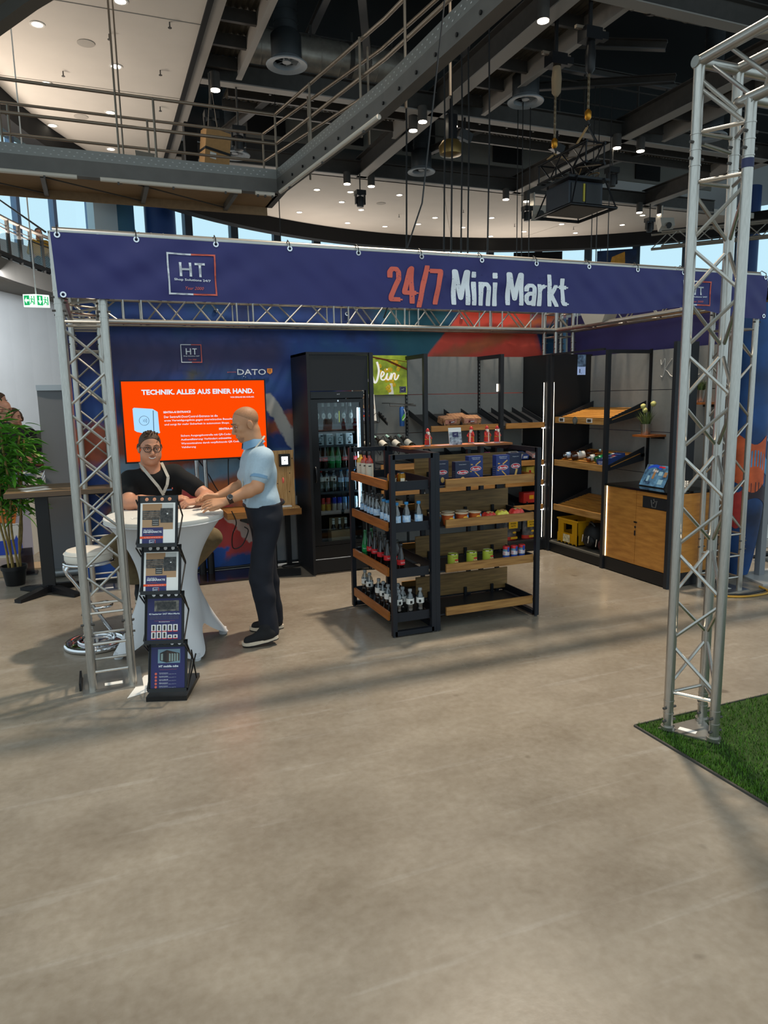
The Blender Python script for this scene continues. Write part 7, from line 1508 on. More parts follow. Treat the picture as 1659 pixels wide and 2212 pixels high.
# --- standing man in the pale blue polo, seen from his left side, leaning over the bar table
J = dict(hc=A3(1.003, 5.2, 1.628), hf=A3(-0.955, -0.06, -0.30), hu=A3(-0.28, 0, 0.95), neck=A3(1.045, 5.2, 1.50), shL=A3(1.085, 5.035, 1.395), shR=A3(1.085, 5.385, 1.385), pel=A3(1.115, 5.2, 0.99), fwd=A3(-1, 0, 0), girth=0.98, belly=0.012,
         elL=A3(1.022, 4.985, 1.185), wrL=A3(0.795, 5.02, 1.092), elR=A3(0.995, 5.42, 1.15), wrR=A3(0.79, 5.38, 1.085),
         hipL=A3(1.105, 5.09, 0.93), hipR=A3(1.115, 5.31, 0.93), knL=A3(1.03, 5.06, 0.52), knR=A3(1.13, 5.34, 0.50), anL=A3(1.075, 5.03, 0.10), anR=A3(1.185, 5.36, 0.08))
J['hdL'] = (A3(-0.98, 0.06, -0.06), A3(0.05, -0.75, 0.65), -1, 1.0, (0.25, 0.35, 0.3), 0.14, 0.5); J['hdR'] = (A3(-0.95, -0.20, 0.10), A3(0.15, 0.55, 0.8), 1, 1.0, (0.3, 0.4, 0.35), 0.14, 0.8)
lo, hi = bbox(J)
man = thing('person', 'standing man with shaved head, pale blue polo and navy trousers, leaning to the white table', 'person', (1.1, 5.2, 0))
S = Field(lo, hi+A3(0, 0, 0.05), 0.0045)
Pm, frm = head(S, J['hc'], J['hf'], J['hu'])
S.cap(Pm(-0.03, 0, -0.06), J['neck']+A3(0.012, 0, -0.03), 0.056, 0.062, 0.03); torso(S, J, -0.012); arms(S, J); legs(S, J, -0.014)
part('body', S.mesh(), SKIN_B, man, True)
def garment(J, h, fn, mat, nm, t, lo, hi): S = Field(lo, hi, h); fn(S); o = part(nm, S.mesh(), mat, t, True); return o
def frac(J, s, t): return J['sh'+s]+(J['el'+s]-J['sh'+s])*t
def polo(S):
    torso(S, J, 0.009)
    for s in 'LR': S.cap(J['sh'+s], frac(J, s, 0.66), 0.066, 0.066, 0.035)
    S.wrinkle(0.0035, 14, 6, 31); S.wrinkle(0.0025, -22, 9, 47, 1.0); S.cut(A3(1.1, 5.2, 1.032), A3(-0.06, 0, 1))
POLO = M('pale_blue_polo', '#a3b8c6', 0.8, var=0.05, scale=60); POLOD = M('polo_trim', '#7397b5', 0.8)
slo, shi = A3(0.85, 4.86, 0.94), A3(1.34, 5.55, 1.56)
garment(J, 0.0055, polo, POLO, 'polo_shirt', man, slo, shi)
for s in 'LR':
    a, b = frac(J, s, 0.62), frac(J, s, 0.72); part('sleeve_band', MB().cyl(a, b, 0.067, 0.066, 24), POLOD, man, True)
def collar(t, c, ax, r, mat, nm='collar'):
    fr = frame(ax, (0, 0, 1)); up = np.array([0, 0, 1.0])
def collar_ring(t, nm, c, up, fwd, r0, r1, h, mat, gap=0.35):
    u = nrm(up); f = np.array(fwd, float); f = nrm(f-u*(f@u)); s = np.cross(u, f); mb = MB()
    def fn(a, v): th = math.pi+(a-0.5)*2*(math.pi-gap); rr = r0+(r1-r0)*v; e = (f*-math.cos(th)*-1+0*s); return tuple(np.array(c)+(f*math.cos(th-math.pi)*-1+s*math.sin(th-math.pi))*rr+u*h*(1-v*0.9)-f*0)
    mb.grid(fn, 30, 3); part(nm, mb, mat, t, True)
collar_ring(man, 'collar', A3(1.052, 5.2, 1.462), A3(-0.32, 0, 0.95), A3(-1, 0, -0.3), 0.066, 0.092, 0.058, POLOD, 0.3)
part('lanyard', MB().tube([(1.10, 5.12, 1.51), (1.135, 5.2, 1.53), (1.10, 5.28, 1.51)], 0.008, 6).tube([(1.10, 5.12, 1.51), (1.04, 5.10, 1.45), (0.985, 5.16, 1.37), (0.965, 5.2, 1.25), (0.955, 5.2, 1.15)], 0.006, 6), M('lanyard_grey', '#b9b4a8', 0.7), man, True)
part('badge', MB().box((0.952, 5.18, 1.11), (0.006, 0.06, 0.085)), M('badge_white', '#cfc9c6', 0.4), man); part('back_print', MB().ball((1.245, 5.13, 1.205), (0.008, 0.014, 0.022)), M('coral_print', '#d8584a', 0.6), man); part('chest_print', MB().ball((0.985, 5.095, 1.30), (0.008, 0.012, 0.02)), M('red_print', '#a33340', 0.6), man)
NAVYT = M('navy_trousers', '#10141f', 0.85, var=0.12, scale=20)
def trousers(S):
    legs(S, J, 0.002, 0.035, 0.018); S.cap(J['pel']+A3(-0.012, 0.085, 0.03), J['pel']+A3(-0.012, -0.085, 0.03), 0.121, k=0.04); S.wrinkle(0.003, 20, 5, 24); S.wrinkle(0.002, -11, 9, 42, 2.0); S.cut(A3(1.1, 5.2, 1.045), A3(0.06, 0, -1)); S.cut(A3(1.1, 5.2, 0.06), A3(0, 0, 1))
garment(J, 0.0055, trousers, NAVYT, 'trousers', man, A3(0.86, 4.9, 0.03), A3(1.34, 5.5, 1.12))
def belt(a): return (1.107+0.142*math.cos(a), 5.2+0.186*math.sin(a), 1.036+0.06*0.142*math.cos(a)*0.9)
part('belt', MB().tube([belt(k*math.pi/16) for k in range(32)], 0.014, 6, True), BLK, man, True)
SHU = M('black_knit_shoe', '#131417', 0.85); SOL = M('cream_sole', '#cfc0ab', 0.6)
shoe(man, J['anL'], A3(-0.97, 0.17, -0.16), A3(-0.15, 0, 1), SHU, SOL, 0.27, A3(1.125, 4.99, 0.043)); shoe(man, J['anR'], A3(-0.99, 0.12, 0), A3(0, 0, 1), SHU, SOL, 0.27, A3(1.25, 5.345, 0.0))
# watch, face details, shaved hair and goatee
w0, w1_ = A3(0.845, 5.012, 1.113), A3(0.815, 5.017, 1.101); part('watch_strap', MB().cyl(w0, w1_, 0.0335, 0.031, 20), M('brown_strap', '#3b2418', 0.6), man, True)
wn = nrm(A3(-0.1, -0.8, 0.6)); wc = (w0+w1_)/2+wn*0.031; part('watch_case', MB().cyl(wc, wc+wn*0.009, 0.020, n=18), CHROME, man, True); part('watch_dial', MB().cyl(wc+wn*0.009, wc+wn*0.0095, 0.016, n=18), M('watch_dial', '#23282c', 0.2), man, True)
eyes(man, Pm, frm, M('fair_brow', '#8a6a4e', 0.7), IRIS); part('mouth', MB().tube([Pm(0.092, -0.022, -0.066), Pm(0.101, 0, -0.071), Pm(0.092, 0.022, -0.066), Pm(0.080, 0.032, -0.058)], 0.0035, 6), LIP, man, True); part('teeth', MB().tube([Pm(0.096, -0.015, -0.068), Pm(0.1015, 0, -0.0715), Pm(0.094, 0.02, -0.0675)], 0.0025, 6), TEETH, man, True)
def on_head(t, nm, J, mat, off, cuts, h=0.0045, sc=1.0):
    S = Field(J['hc']-0.15, J['hc']+0.17, h); P, fr = head(S, J['hc'], J['hf'], J['hu'], off, sc)
    for p, n in cuts: S.cut(P(*p), fr[0]*n[0]+fr[1]*n[1]+fr[2]*n[2])
    part(nm, S.mesh(), mat, t, True)
on_head(man, 'beard', J, BEARD, 0.0018, [((0.058, 0, 0), (1, 0, 0)), ((0.06, 0, -0.082), (0.1, 0, -1))])
on_head(man, 'shaved_hair', J, STUB, 0.0010, [((0.052, 0, 0.06), (-1, 0, 0.55)), ((0, 0, -0.03), (0, 0, 1)), ((-0.026, 0, 0.015), (-1, 0, 1.1))])

# --- seated man in the black T-shirt behind the table
J = dict(hc=A3(0.362, 5.76, 1.452), hf=A3(0.10, -0.98, -0.08), hu=A3(0.06, -0.05, 1.0), neck=A3(0.362, 5.84, 1.31), shL=A3(0.545, 5.83, 1.235), shR=A3(0.195, 5.83, 1.205), pel=A3(0.38, 6.08, 0.80), fwd=A3(0, -1, 0), girth=1.12, belly=0.03, arm=1.14,
         elL=A3(0.765, 5.63, 1.05), wrL=A3(0.665, 5.46, 1.045), elR=A3(0.175, 5.60, 1.052), wrR=A3(0.47, 5.535, 1.062),
         hipL=A3(0.46, 6.08, 0.78), hipR=A3(0.29, 6.08, 0.78), knL=A3(0.785, 5.75, 0.70), knR=A3(0.02, 5.82, 0.70), anL=A3(0.47, 5.86, 0.34), anR=A3(0.22, 5.90, 0.34))
J['hdR'] = (A3(0.95, -0.05, 0.14), A3(-0.1, -0.25, 0.95), -1, 1.0, (0.5, 0.7, 0.6), 0.06, 0.4); J['hdL'] = (A3(-0.9, -0.1, 0.0), A3(0, -0.4, 0.9), 1, 1.0, (0.5, 0.6, 0.5), 0.06, 0.4)
lo, hi = bbox(J)
man2 = thing('person', 'seated smiling man with glasses, black T-shirt and lanyard behind the white table', 'person', (0.38, 6.05, 0.3))
S = Field(lo, hi+A3(0, 0, 0.02), 0.0045); Ps, frs = head(S, J['hc'], J['hf'], J['hu'], 0, 1.03)
for s in (-1, 1): S.ell(Ps(0.045, 0.045*s, -0.055), (0.04, 0.03, 0.04), frs, 0.03)
S.ell(Ps(0.02, 0, -0.10), (0.055, 0.055, 0.03), frs, 0.03)
S.cap(Ps(-0.03, 0, -0.06), J['neck']+A3(0, 0.01, -0.03), 0.066, 0.076, 0.03); torso(S, J, -0.015); arms(S, J); legs(S, J, -0.014); part('body', S.mesh(), SKIN_A, man2, True)
TEE = M('black_tshirt', '#0d0d0f', 0.9)
def tee(S):
    torso(S, J, 0.004)
    for s in 'LR': S.cap(J['sh'+s], frac(J, s, 0.60), 0.070, 0.073, 0.035)
    S.wrinkle(0.003, 17, 8, 26); S.wrinkle(0.0025, -25, 9, 37, 1.5)
    g = np.meshgrid(*S.ax, indexing='ij', sparse=True); c = J['neck']+A3(0, -0.045, -0.0); S.F = np.maximum(S.F, 0.082-np.sqrt((g[0]-c[0])**2+(g[1]-c[1])**2+((g[2]-c[2])*1.1)**2)).astype(np.float32)
garment(J, 0.0055, tee, TEE, 'tshirt', man2, A3(0.02, 5.45, 0.75), A3(0.92, 6.3, 1.42))
KHAKI = M('khaki_trousers', '#75664a', 0.85, var=0.1, scale=30)
def khaki(S): legs(S, J, 0.004, 0.035, 0.012); S.wrinkle(0.004, 30, 12, 22); S.cut(A3(0, 0, 0.36), A3(0, 0, 1))
garment(J, 0.007, khaki, KHAKI, 'trousers', man2, A3(-0.12, 5.6, 0.3), A3(0.95, 6.25, 0.98))
shoe(man2, J['anL'], A3(-0.2, -0.97, 0), A3(0, 0, 1), SHU, SOL, 0.26, A3(0.49, 5.92, 0.225)); shoe(man2, J['anR'], A3(-0.1, -0.99, 0), A3(0, 0, 1), SHU, SOL, 0.26, A3(0.23, 5.96, 0.225))
eyes(man2, Ps, frs, HAIRB, IRIS, 1.03)
part('teeth', MB().tube([Ps(0.093, -0.022, -0.062), Ps(0.1005, -0.01, -0.069), Ps(0.1015, 0.005, -0.0695), Ps(0.093, 0.024, -0.061)], 0.0045, 6), TEETH, man2, True); part('lip', MB().tube([Ps(0.088, -0.030, -0.056), Ps(0.099, -0.012, -0.074), Ps(0.100, 0.008, -0.0745), Ps(0.088, 0.032, -0.055)], 0.0035, 6), LIP, man2, True); part('lip', MB().tube([Ps(0.088, -0.030, -0.056), Ps(0.100, -0.01, -0.0625), Ps(0.101, 0.006, -0.0625), Ps(0.088, 0.032, -0.055)], 0.0028, 6), LIP, man2, True)
on_head(man2, 'hair', J, HAIRB, 0.003, [((0.072, 0, 0.072), (-1, 0, 0.9)), ((-0.0, 0, 0.0), (-0.9, 0, 1)), ((0.0, 0, -0.055), (0, 0, 1))], sc=1.03)
qs = Field(J['hc']-0.16, J['hc']+0.2, 0.004); rh = random.Random(9)
for k in range(60):
    a = rh.uniform(-0.09, 0.066); b = rh.uniform(-0.05, 0.05); r_ = math.sqrt(max(0.05, 1-((a+0.01)/0.098)**2-(b/0.079)**2)); z = 0.036+0.087*r_; e_ = rh.uniform(0.012, 0.022)
    qs.cap(Ps(a, b, z-0.004), Ps(a+e_, b+rh.uniform(-0.008, 0.012), z+0.004+0.012*(a > 0.03)-e_*0.35*max(0, a)/0.06), 0.0065, 0.0035, 0.003)
part('hair_quiff', qs.mesh(), HAIRB, man2, True)
gl = part('glasses', MB().tube([Ps(0.108, 0.008, -0.004), Ps(0.110, 0, 0.002), Ps(0.108, -0.008, -0.004)], 0.0022, 5), BLK, man2)
for s in (-1, 1):
    part('lens_rim', MB().tube([Ps(0.106, 0.010*s, 0.012), Ps(0.104, 0.034*s, 0.016), Ps(0.095, 0.058*s, 0.012), Ps(0.094, 0.060*s, -0.004), Ps(0.100, 0.050*s, -0.020), Ps(0.106, 0.024*s, -0.022), Ps(0.108, 0.010*s, -0.010)], 0.0029, 5, True), BLK, gl); part('temple', MB().tube([Ps(0.095, 0.060*s, 0.006), Ps(0.05, 0.080*s, 0.006), Ps(-0.005, 0.086*s, 0.0)], 0.0018, 5), BLK, gl)
LNY = M('lanyard_grey', '#b9b4a8', 0.7)
def ribbon(pts, w, mat, t, nm='lanyard'):
    mb = MB(); P = [Vector(p) for p in pts]
    for i in range(len(P)-1):
        d = (P[i+1]-P[i]).normalized(); s = d.cross(Vector((0, -1, 0.15))).normalized()*w; n_ = Vector((0, -0.003, 0)); mb.add([P[i]-s, P[i]+s, P[i+1]+s, P[i+1]-s, P[i]-s+n_, P[i]+s+n_, P[i+1]+s+n_, P[i+1]-s+n_], [(0, 1, 2, 3), (7, 6, 5, 4), (0, 4, 5, 1), (1, 5, 6, 2), (2, 6, 7, 3), (3, 7, 4, 0)])
    part(nm, mb, mat, t)
ribbon([(0.285, 5.83, 1.335), (0.295, 5.775, 1.30), (0.34, 5.715, 1.235), (0.40, 5.70, 1.15), (0.435, 5.705, 1.08)], 0.011, LNY, man2); ribbon([(0.445, 5.83, 1.325), (0.455, 5.77, 1.29), (0.478, 5.71, 1.22), (0.465, 5.695, 1.16), (0.435, 5.70, 1.10)], 0.011, LNY, man2)
part('chest_logo', MB().box((0.475, 5.703, 1.12), (0.05, 0.004, 0.012)), M('logo_blue', '#56708e', 0.5), man2); part('chest_logo_dot', MB().box((0.503, 5.702, 1.13), (0.008, 0.004, 0.012)), LETR, man2)

# --- people far away
def bystander(label, x, y, z, face, shirt, hairm, height=1.75, seated=False, glasses=False, bald=False, skin=SKIN_C, wave=None):
    k = height/1.75; f = nrm(A3(math.cos(face), math.sin(face), 0)); s = A3(-f[1], f[0], 0); b = A3(x, y, z)
    Q = lambda a, c, h: b+(f*a+s*c+A3(0, 0, h))*k
    dz = -0.42 if seated else 0.0
    J = dict(hc=Q(0.04, 0, 1.63+dz), hf=nrm(f+A3(0, 0, -0.12)), hu=A3(0, 0, 1), neck=Q(0.0, 0, 1.49+dz), shL=Q(0, 0.185, 1.40+dz), shR=Q(0, -0.185, 1.40+dz), pel=Q(-0.01, 0, 0.97+dz), fwd=f, elL=Q(0.0, 0.25, 1.13+dz), wrL=Q(0.2, 0.2, 1.05+dz), elR=Q(0.0, -0.25, 1.13+dz), wrR=Q(0.2, -0.2, 1.05+dz),
             hipL=Q(0, 0.09, 0.92+dz), hipR=Q(0, -0.09, 0.92+dz), knL=Q(0.42 if seated else 0.02, 0.1, 0.5), knR=Q(0.42 if seated else 0.02, -0.1, 0.5), anL=Q(0.42 if seated else 0, 0.1, 0.08), anR=Q(0.42 if seated else 0, -0.1, 0.08))
    for n_, sd in (('L', -1), ('R', 1)): J['hd'+n_] = (f*0.9+A3(0, 0, -0.3), A3(0, 0, 1)*0.8+s*(0.5 if n_ == 'L' else -0.5), sd, 1.0, (0.3, 0.4, 0.3), 0.08, 0.5)
    lo, hi = bbox(J); t = thing('person', label, 'person', b); S = Field(lo, hi, 0.009); P, fr = head(S, J['hc'], J['hf'], J['hu'], 0, k); S.cap(P(-0.02, 0, -0.06), J['neck'], 0.056, 0.06, 0.03); torso(S, J, -0.012); arms(S, J); legs(S, J, -0.014); part('body', S.mesh(), skin, t, True)
    def top(S):
        torso(S, J, 0.008)
        for q in 'LR': S.cap(J['sh'+q], frac(J, q, 0.98), 0.064, 0.058, 0.03)
        for q in 'LR': S.cap(J['el'+q], J['el'+q]+(J['wr'+q]-J['el'+q])*0.85, 0.056, 0.045, 0.03)
        S.cut(J['pel']+A3(0, 0, -0.08), A3(0, 0, 1))
    def bot(S): legs(S, J, 0.004); S.cut(J['pel']+A3(0, 0, 0.06), A3(0, 0, -1))
    garment(J, 0.011, top, shirt, 'jacket', t, lo, hi); garment(J, 0.011, bot, M('dark_trousers', '#17181c', 0.9), 'trousers', t, lo, hi)
    for q in 'LR': a = J['an'+q]; part('shoe', MB().ball((a[0]+f[0]*0.07, a[1]+f[1]*0.07, z+0.045), (0.13, 0.13, 0.045) if False else (0.05+0.08*abs(f[0]), 0.05+0.08*abs(f[1]), 0.045), 12, 8), BLK, t, True)
    if hairm: on_head(t, 'hair', J, hairm, 0.012, [((0.045, 0, 0.05), (-1, 0, 0.6)), ((0, 0, -0.05), (-0.7, 0, 1))] if not bald else [((-0.03, 0, 0.02), (-1, 0, -0.3)), ((0, 0, -0.06), (0, 0, 1))], 0.007, k)
    eyes(t, P, fr, hairm or STUB, IRIS, k); part('mouth', MB().tube([P(0.09, -0.02, -0.068), P(0.1, 0, -0.07), P(0.09, 0.02, -0.068)], 0.004, 5), LIP, t)
    if glasses:
        for q in (-1, 1): part('glasses', MB().tube([P(0.108, 0.01*q, 0.004), P(0.095, 0.06*q, 0.008), P(-0.01, 0.09*q, 0.004)], 0.003, 5), BLK, t)
    return t
DARKJ = M('dark_jacket', '#101013', 0.9)
bystander('bald man with glasses and dark jacket behind the bamboo plant', -1.215, 11.0, 0, R(-15), DARKJ, None, 1.86, glasses=True, bald=True)
bystander('brown haired person looking out over the bald man at the left picture edge', -1.45, 12.7, 0, R(-10), DARKJ, HAIRB, 1.98)
bystander('brown haired person in black bending beside the bald man', -1.17, 11.75, 0, R(-20), DARKJ, HAIRB, 1.74)
bystander('long haired person in a black coat nearest the grey armchair', -1.14, 12.3, 0, R(-100), DARKJ, HAIRB, 1.70)
YSH = M('yellow_shirt', '#a8822a', 0.8)
bystander('person in a yellow shirt up on the gallery behind the mesh balustrade', -1.06, 21.45, 5.0, R(-80), YSH, HAIRB, 1.75, True)
bystander('fair haired person with glasses working at a desk right of the far tower', 7.75, 6.1, 0, R(175), DARKJ, M('fair_hair', '#b08a52', 0.6), 1.72, True, glasses=True, skin=M('skin_d', '#b87f6c', 0.5))
# ---------------------------------------------------------------- white bar table in its stretch cover
STR = M('white_stretch_cloth', '#cfd0d3', 0.75, var=0.03, scale=6)
tb_ = thing('bar_table', 'round bar table in a tight white stretch cover', 'table', (0.4, 5.3, 0))
def lobe(th): return abs(math.cos(2*(th-R(-73))))**2.2 if True else 0
def skirt(u, v):
    th = 2*math.pi*u; L = abs(math.cos(2*(th-R(17))))**2.4; zh = 0.02+0.15*(1-L)**1.3; z = 0.965-(0.965-zh)*v
    b = 0.205+0.205*max(0, (z-0.5)/0.465)**1.9 if z > 0.5 else 0.205+0.06*((0.5-z)/0.5)**1.2
    lo_ = 0.175*((0.5-z)/0.48)**1.55*L if z < 0.5 else 0.0
    r = b+lo_+0.004*math.sin(8*th)*v; return (0.4+r*math.cos(th), 5.3+r*math.sin(th), z)
part('stretch_skirt', MB().grid(skirt, 96, 40), STR, tb_, True)
part('cover_top', MB().lathe([(0.395, 0.955), (0.413, 0.96), (0.418, 0.975), (0.416, 0.992), (0.40, 1.0), (0.02, 1.0)], (0.4, 5.3, 0), 64), M('white_cover_top', '#d8d4cd', 0.75), tb_, True)
part('seam', MB().tube([(0.4+0.415*math.cos(k*0.13), 5.3+0.415*math.sin(k*0.13), 0.958) for k in range(48)], 0.004, 5, True), STR, tb_, True)
for a in (-73, 17, 107, 197): part('foot', MB().lathe([(0.03, 0), (0.034, 0.01), (0.028, 0.05)], (0.4+0.405*math.cos(R(a)), 5.3+0.405*math.sin(R(a)), 0), 14), STR, tb_, True)
part('hidden_column', MB().cyl((0.4, 5.3, 0.2), (0.4, 5.3, 0.96), 0.03), CHROME, tb_)
for lab, x, y, rz in (('small white card lying on the white table, left one', 0.08, 5.19, 0.2), ('second white card lying on the white table nearer the brochure rack', 0.21, 5.16, 0.1), ('small card with red print on the white table', 0.27, 5.25, 0.5), ('thin sheet on the white table in front of the hands', 0.66, 5.15, 0.3)):
    c_ = thing('card', lab, 'card', (x, y, 1.001)); m = Matrix.Translation((x, y, 1.0018)) @ Matrix.Rotation(rz, 4, 'Z'); part('sheet', MB().box((0, 0, 0), (0.085, 0.055, 0.0012)).xf(m), PAPER, c_)
    part('print', MB().box((-0.01, 0, 0.0008), (0.04, 0.012, 0.0006)).xf(m), LETR if 'red' in lab else GRY, c_)

# ---------------------------------------------------------------- chrome stools
SEATW = M('cream_leather', '#d8d0c3', 0.45)
def stool(x, y, rz, label, cat='stool'):
    t = thing('bar_stool', label, cat, (0, 0, 0)); H = 0.655
    part('cushion', MB().lathe([(0.02, H+0.0), (0.16, H+0.004), (0.168, H+0.02), (0.166, H+0.065), (0.15, H+0.085), (0.02, H+0.092)], n=36), SEATW, t, True); part('piping', MB().tube([(0.168*math.cos(k*0.2), 0.168*math.sin(k*0.2), H+0.062) for k in range(31)], 0.004, 5, True), SEATW, t, True)
    part('seat_ring', MB().tube([(0.172*math.cos(k*0.2), 0.172*math.sin(k*0.2), H-0.008) for k in range(31)], 0.011, 8, True), CHROME, t, True)
    for s in (-1, 1):
        pts = stroke([(0.02, 0.06*s, H-0.01), (-0.13, 0.065*s, H-0.012), (-0.165, 0.065*s, H-0.06), (-0.11, 0.062*s, 0.50), (0.09, 0.055*s, 0.14), (0.125, 0.055*s, 0.06), (0.06, 0.06*s, 0.03), (-0.08, 0.07*s, 0.03)], 0, 5)
        part('frame_tube', MB().tube(pts, 0.0125, 10), CHROME, t, True)
    part('foot_rest', MB().tube(stroke([(0.0, -0.06, 0.30), (0.10, -0.075, 0.305), (0.135, 0, 0.305), (0.10, 0.075, 0.305), (0.0, 0.06, 0.30)], 0), 0.010, 8), CHROME, t, True)
    part('base_ring', MB().tube([(0.205*math.cos(k*0.16), 0.205*math.sin(k*0.16), 0.022) for k in range(39)], 0.022, 10, True), CHROME, t, True); part('base_disc', MB().lathe([(0.2, 0.012), (0.13, 0.035), (0.02, 0.038)], n=36), CHROME, t, True); part('inner_ring', MB().tube([(0.12*math.cos(k*0.2), 0.12*math.sin(k*0.2), 0.045) for k in range(31)], 0.012, 8, True), CHROME, t, True)
    t.location = (x, y, 0); t.rotation_euler = (0, 0, rz); return t
st = stool(-0.135, 5.55, R(8), 'chrome bar stool with round white seat behind the left truss tower')
dup(st, (0.375, 6.09, 0), R(-90), 'chrome bar stool under the seated man'); dup(st, (-1.05, 14.5, 0), R(200), 'white topped bar stool far behind near the armchair').scale = (0.95, 0.95, 1.15)

# ---------------------------------------------------------------- folding brochure rack
rk = thing('brochure_rack', 'black folding brochure rack with four tilted pockets in front of the table', 'rack', (0, 0, 0))
RB = M('rack_black', '#0f0f11', 0.4)
part('base', MB().box((0, 0.18, 0.014), (0.245, 0.37, 0.028)), RB, rk)
tiers = [(0.045, 0.345), (0.352, 0.655), (0.66, 0.945), (0.95, 1.245)]
pd = []
for i, (z0, z1) in enumerate(tiers):
    y0, y1 = 0.03, 0.125; n = thing('t', '', '', (0, 0, 0)); bpy.data.objects.remove(n)
    m = Matrix.Translation((0, y0, z0)) @ Matrix.Rotation(-math.atan2(y1-y0, z1-z0), 4, 'X'); L = math.hypot(y1-y0, z1-z0); W = 0.112
    P_ = part('pocket', MB().b2((-W, 0.004, 0), (W, 0.008, L-0.045)).b2((-W-0.006, -0.012, 0), (W+0.006, 0.008, 0.022)).b2((-W-0.006, -0.006, 0), (-W, 0.008, L)).b2((W, -0.006, 0), (W+0.006, 0.008, L)).xf(m), RB, rk)
    hp = MB(); zc, hr = L-0.022, 0.011; xs = [-0.0675+0.045*k for k in range(4)]
    hp.b2((-W, 0.004, L-0.045), (W, 0.008, zc-hr)).b2((-W, 0.004, zc+hr), (W, 0.008, L))
    edges = [-W]+[v for x in xs for v in (x-hr, x+hr)]+[W]
    for k in range(0, len(edges), 2): hp.b2((edges[k], 0.004, zc-hr), (edges[k+1], 0.008, zc+hr))
    for x in xs:
        for q in range(4):
            a0 = q*math.pi/2; cx_, cz_ = hr*math.copysign(1, math.cos(a0+0.785)), hr*math.copysign(1, math.sin(a0+0.785)); arcp = [(hr*math.cos(a0+k*math.pi/8), hr*math.sin(a0+k*math.pi/8)) for k in range(5)]
            hp.prism([(x+cx_, 0.004, zc+cz_)]+[(x+a, 0.004, zc+b) for a, b in arcp], (0, 0.004, 0))
    part('holed_header', hp.xf(m), RB, P_); pd.append((m, L))
for s in (-1, 1):
    for i in range(4):
        z0, z1 = tiers[i]; x = s*0.121
        part('scissor_bar', MB().tube([(x, 0.03, z0+0.01), (x, 0.30, z0+0.02+0.12)] if i == 0 else [(x, 0.02, z0), (x, 0.19, z0-0.14)], 0.005, 5), RB, rk)
        part('scissor_bar', MB().tube([(x, 0.19, z0+0.16), (x, 0.09, z1-0.02)], 0.005, 5), RB, rk); part('scissor_bar', MB().tube([(x, 0.19, z0+0.16), (x, 0.03, z0+0.02)], 0.005, 5), RB, rk)
    part('rear_strut', MB().tube([(s*0.121, 0.28, 0.03), (s*0.121, 0.19, 0.25)], 0.005, 5), RB, rk)
rk.location = (0.262, 4.285, 0); rk.rotation_euler = (0, 0, R(-19.4)); bpy.context.view_layer.update()
RKM = Matrix.Translation((0.262, 4.285, 0)) @ Matrix.Rotation(R(-19.4), 4, 'Z')
def sheet(i, label):
    m, L = pd[i]; mm = RKM @ m; t = thing('brochure', label, 'brochure', mm @ Vector((0, 0, 0.02)), 'brochures in the folding rack'); e = mm.to_euler(); rot = (e.x+R(90), e.y, e.z)
    w, h, b = 0.205, L-0.06, 0.015
    def pr(nm, a, c, mat, d=0.0): return part(nm, MB().b2((a[0]*w-w/2, 0.0005-0.0005*d, b+a[1]*h), (c[0]*w-w/2, 0.0010-0.0005*d, b+c[1]*h)).xf(mm), mat, t)
    def wr(s, x, z, hh, mat, width, bold=0.0): return text(s, hh, mm @ Vector((x*w-w/2, -0.0016, b+z*h)), mat, t, rot, width=width*w, bold=bold)
    part('paper', MB().b2((-w/2, 0.001, b), (w/2, 0.0035, b+h)).xf(mm), PAPER if i > 1 else M('navy_print3', '#201f5a', 0.4), t); return t, pr, wr
SHL = M('shop_shelves', '#1c1b1c', 0.4, var=0.8, scale=60, col2='#6d665e'); WLL = M('shop_wall', '#a07a55', 0.5); FLO = M('shop_floor', '#a88562', 0.5)
for i in (3, 2):
    t, pr, wr = sheet(i, 'white minimarket brochure in the topmost rack pocket' if i == 3 else 'white minimarket brochure in the second rack pocket from the top')
    pr('photo_floor', (0.06, 0.36), (0.94, 0.98), FLO); pr('photo_wall', (0.06, 0.80), (0.62, 0.98), WLL, 1); pr('photo_wall', (0.62, 0.80), (0.94, 0.98), M('photo_white', '#b9b7b2', 0.5), 1)
    pr('photo_shelves', (0.06, 0.60), (0.58, 0.82), SHL, 2); pr('photo_shelves', (0.58, 0.52), (0.94, 0.87), M('dark_shelves', '#141416', 0.4, var=0.7, scale=70, col2='#4c4843'), 2); pr('photo_island', (0.34, 0.45), (0.54, 0.66), M('dark_shelves', '#141416', 0.4), 3)
    for k in range(4): pr('photo_shelf_line', (0.08, 0.635+k*0.045), (0.56, 0.642+k*0.045), WLL, 3)
    for k in range(3): pr('photo_island_line', (0.36, 0.48+k*0.05), (0.52, 0.486+k*0.05), PAPER, 4)
    pr('photo_lamp', (0.76, 0.72), (0.80, 0.75), PAPER, 4); pr('navy_field', (0.06, 0.0), (0.66, 0.41), M('navy_print2', '#2a2a5c', 0.5), 1); pr('orange_bar', (0.0, 0.145), (0.66, 0.20), M('orange_print', '#e8501f', 0.5), 2)
    wr('Modulare', 0.24, 0.335, 0.007, LETW, 0.26, 0.02); wr('MINIMÄRKTE', 0.36, 0.28, 0.014, LETW, 0.52, 0.03); wr('Ihr Markt rund um die Uhr', 0.36, 0.160, 0.005, LETW, 0.46); pr('red_rule', (0.14, 0.245), (0.38, 0.249), LETR, 2)
    for a, c, d, e_ in ((0.27, 0.01, 0.45, 0.018), (0.27, 0.105, 0.45, 0.113), (0.27, 0.01, 0.285, 0.113)): pr('logo_frame', (a, c), (d, e_), LETW, 2)
    pr('logo_frame', (0.435, 0.01), (0.45, 0.113), LETR, 3); wr('HT', 0.36, 0.035, 0.010, LETW, 0.11, 0.02)
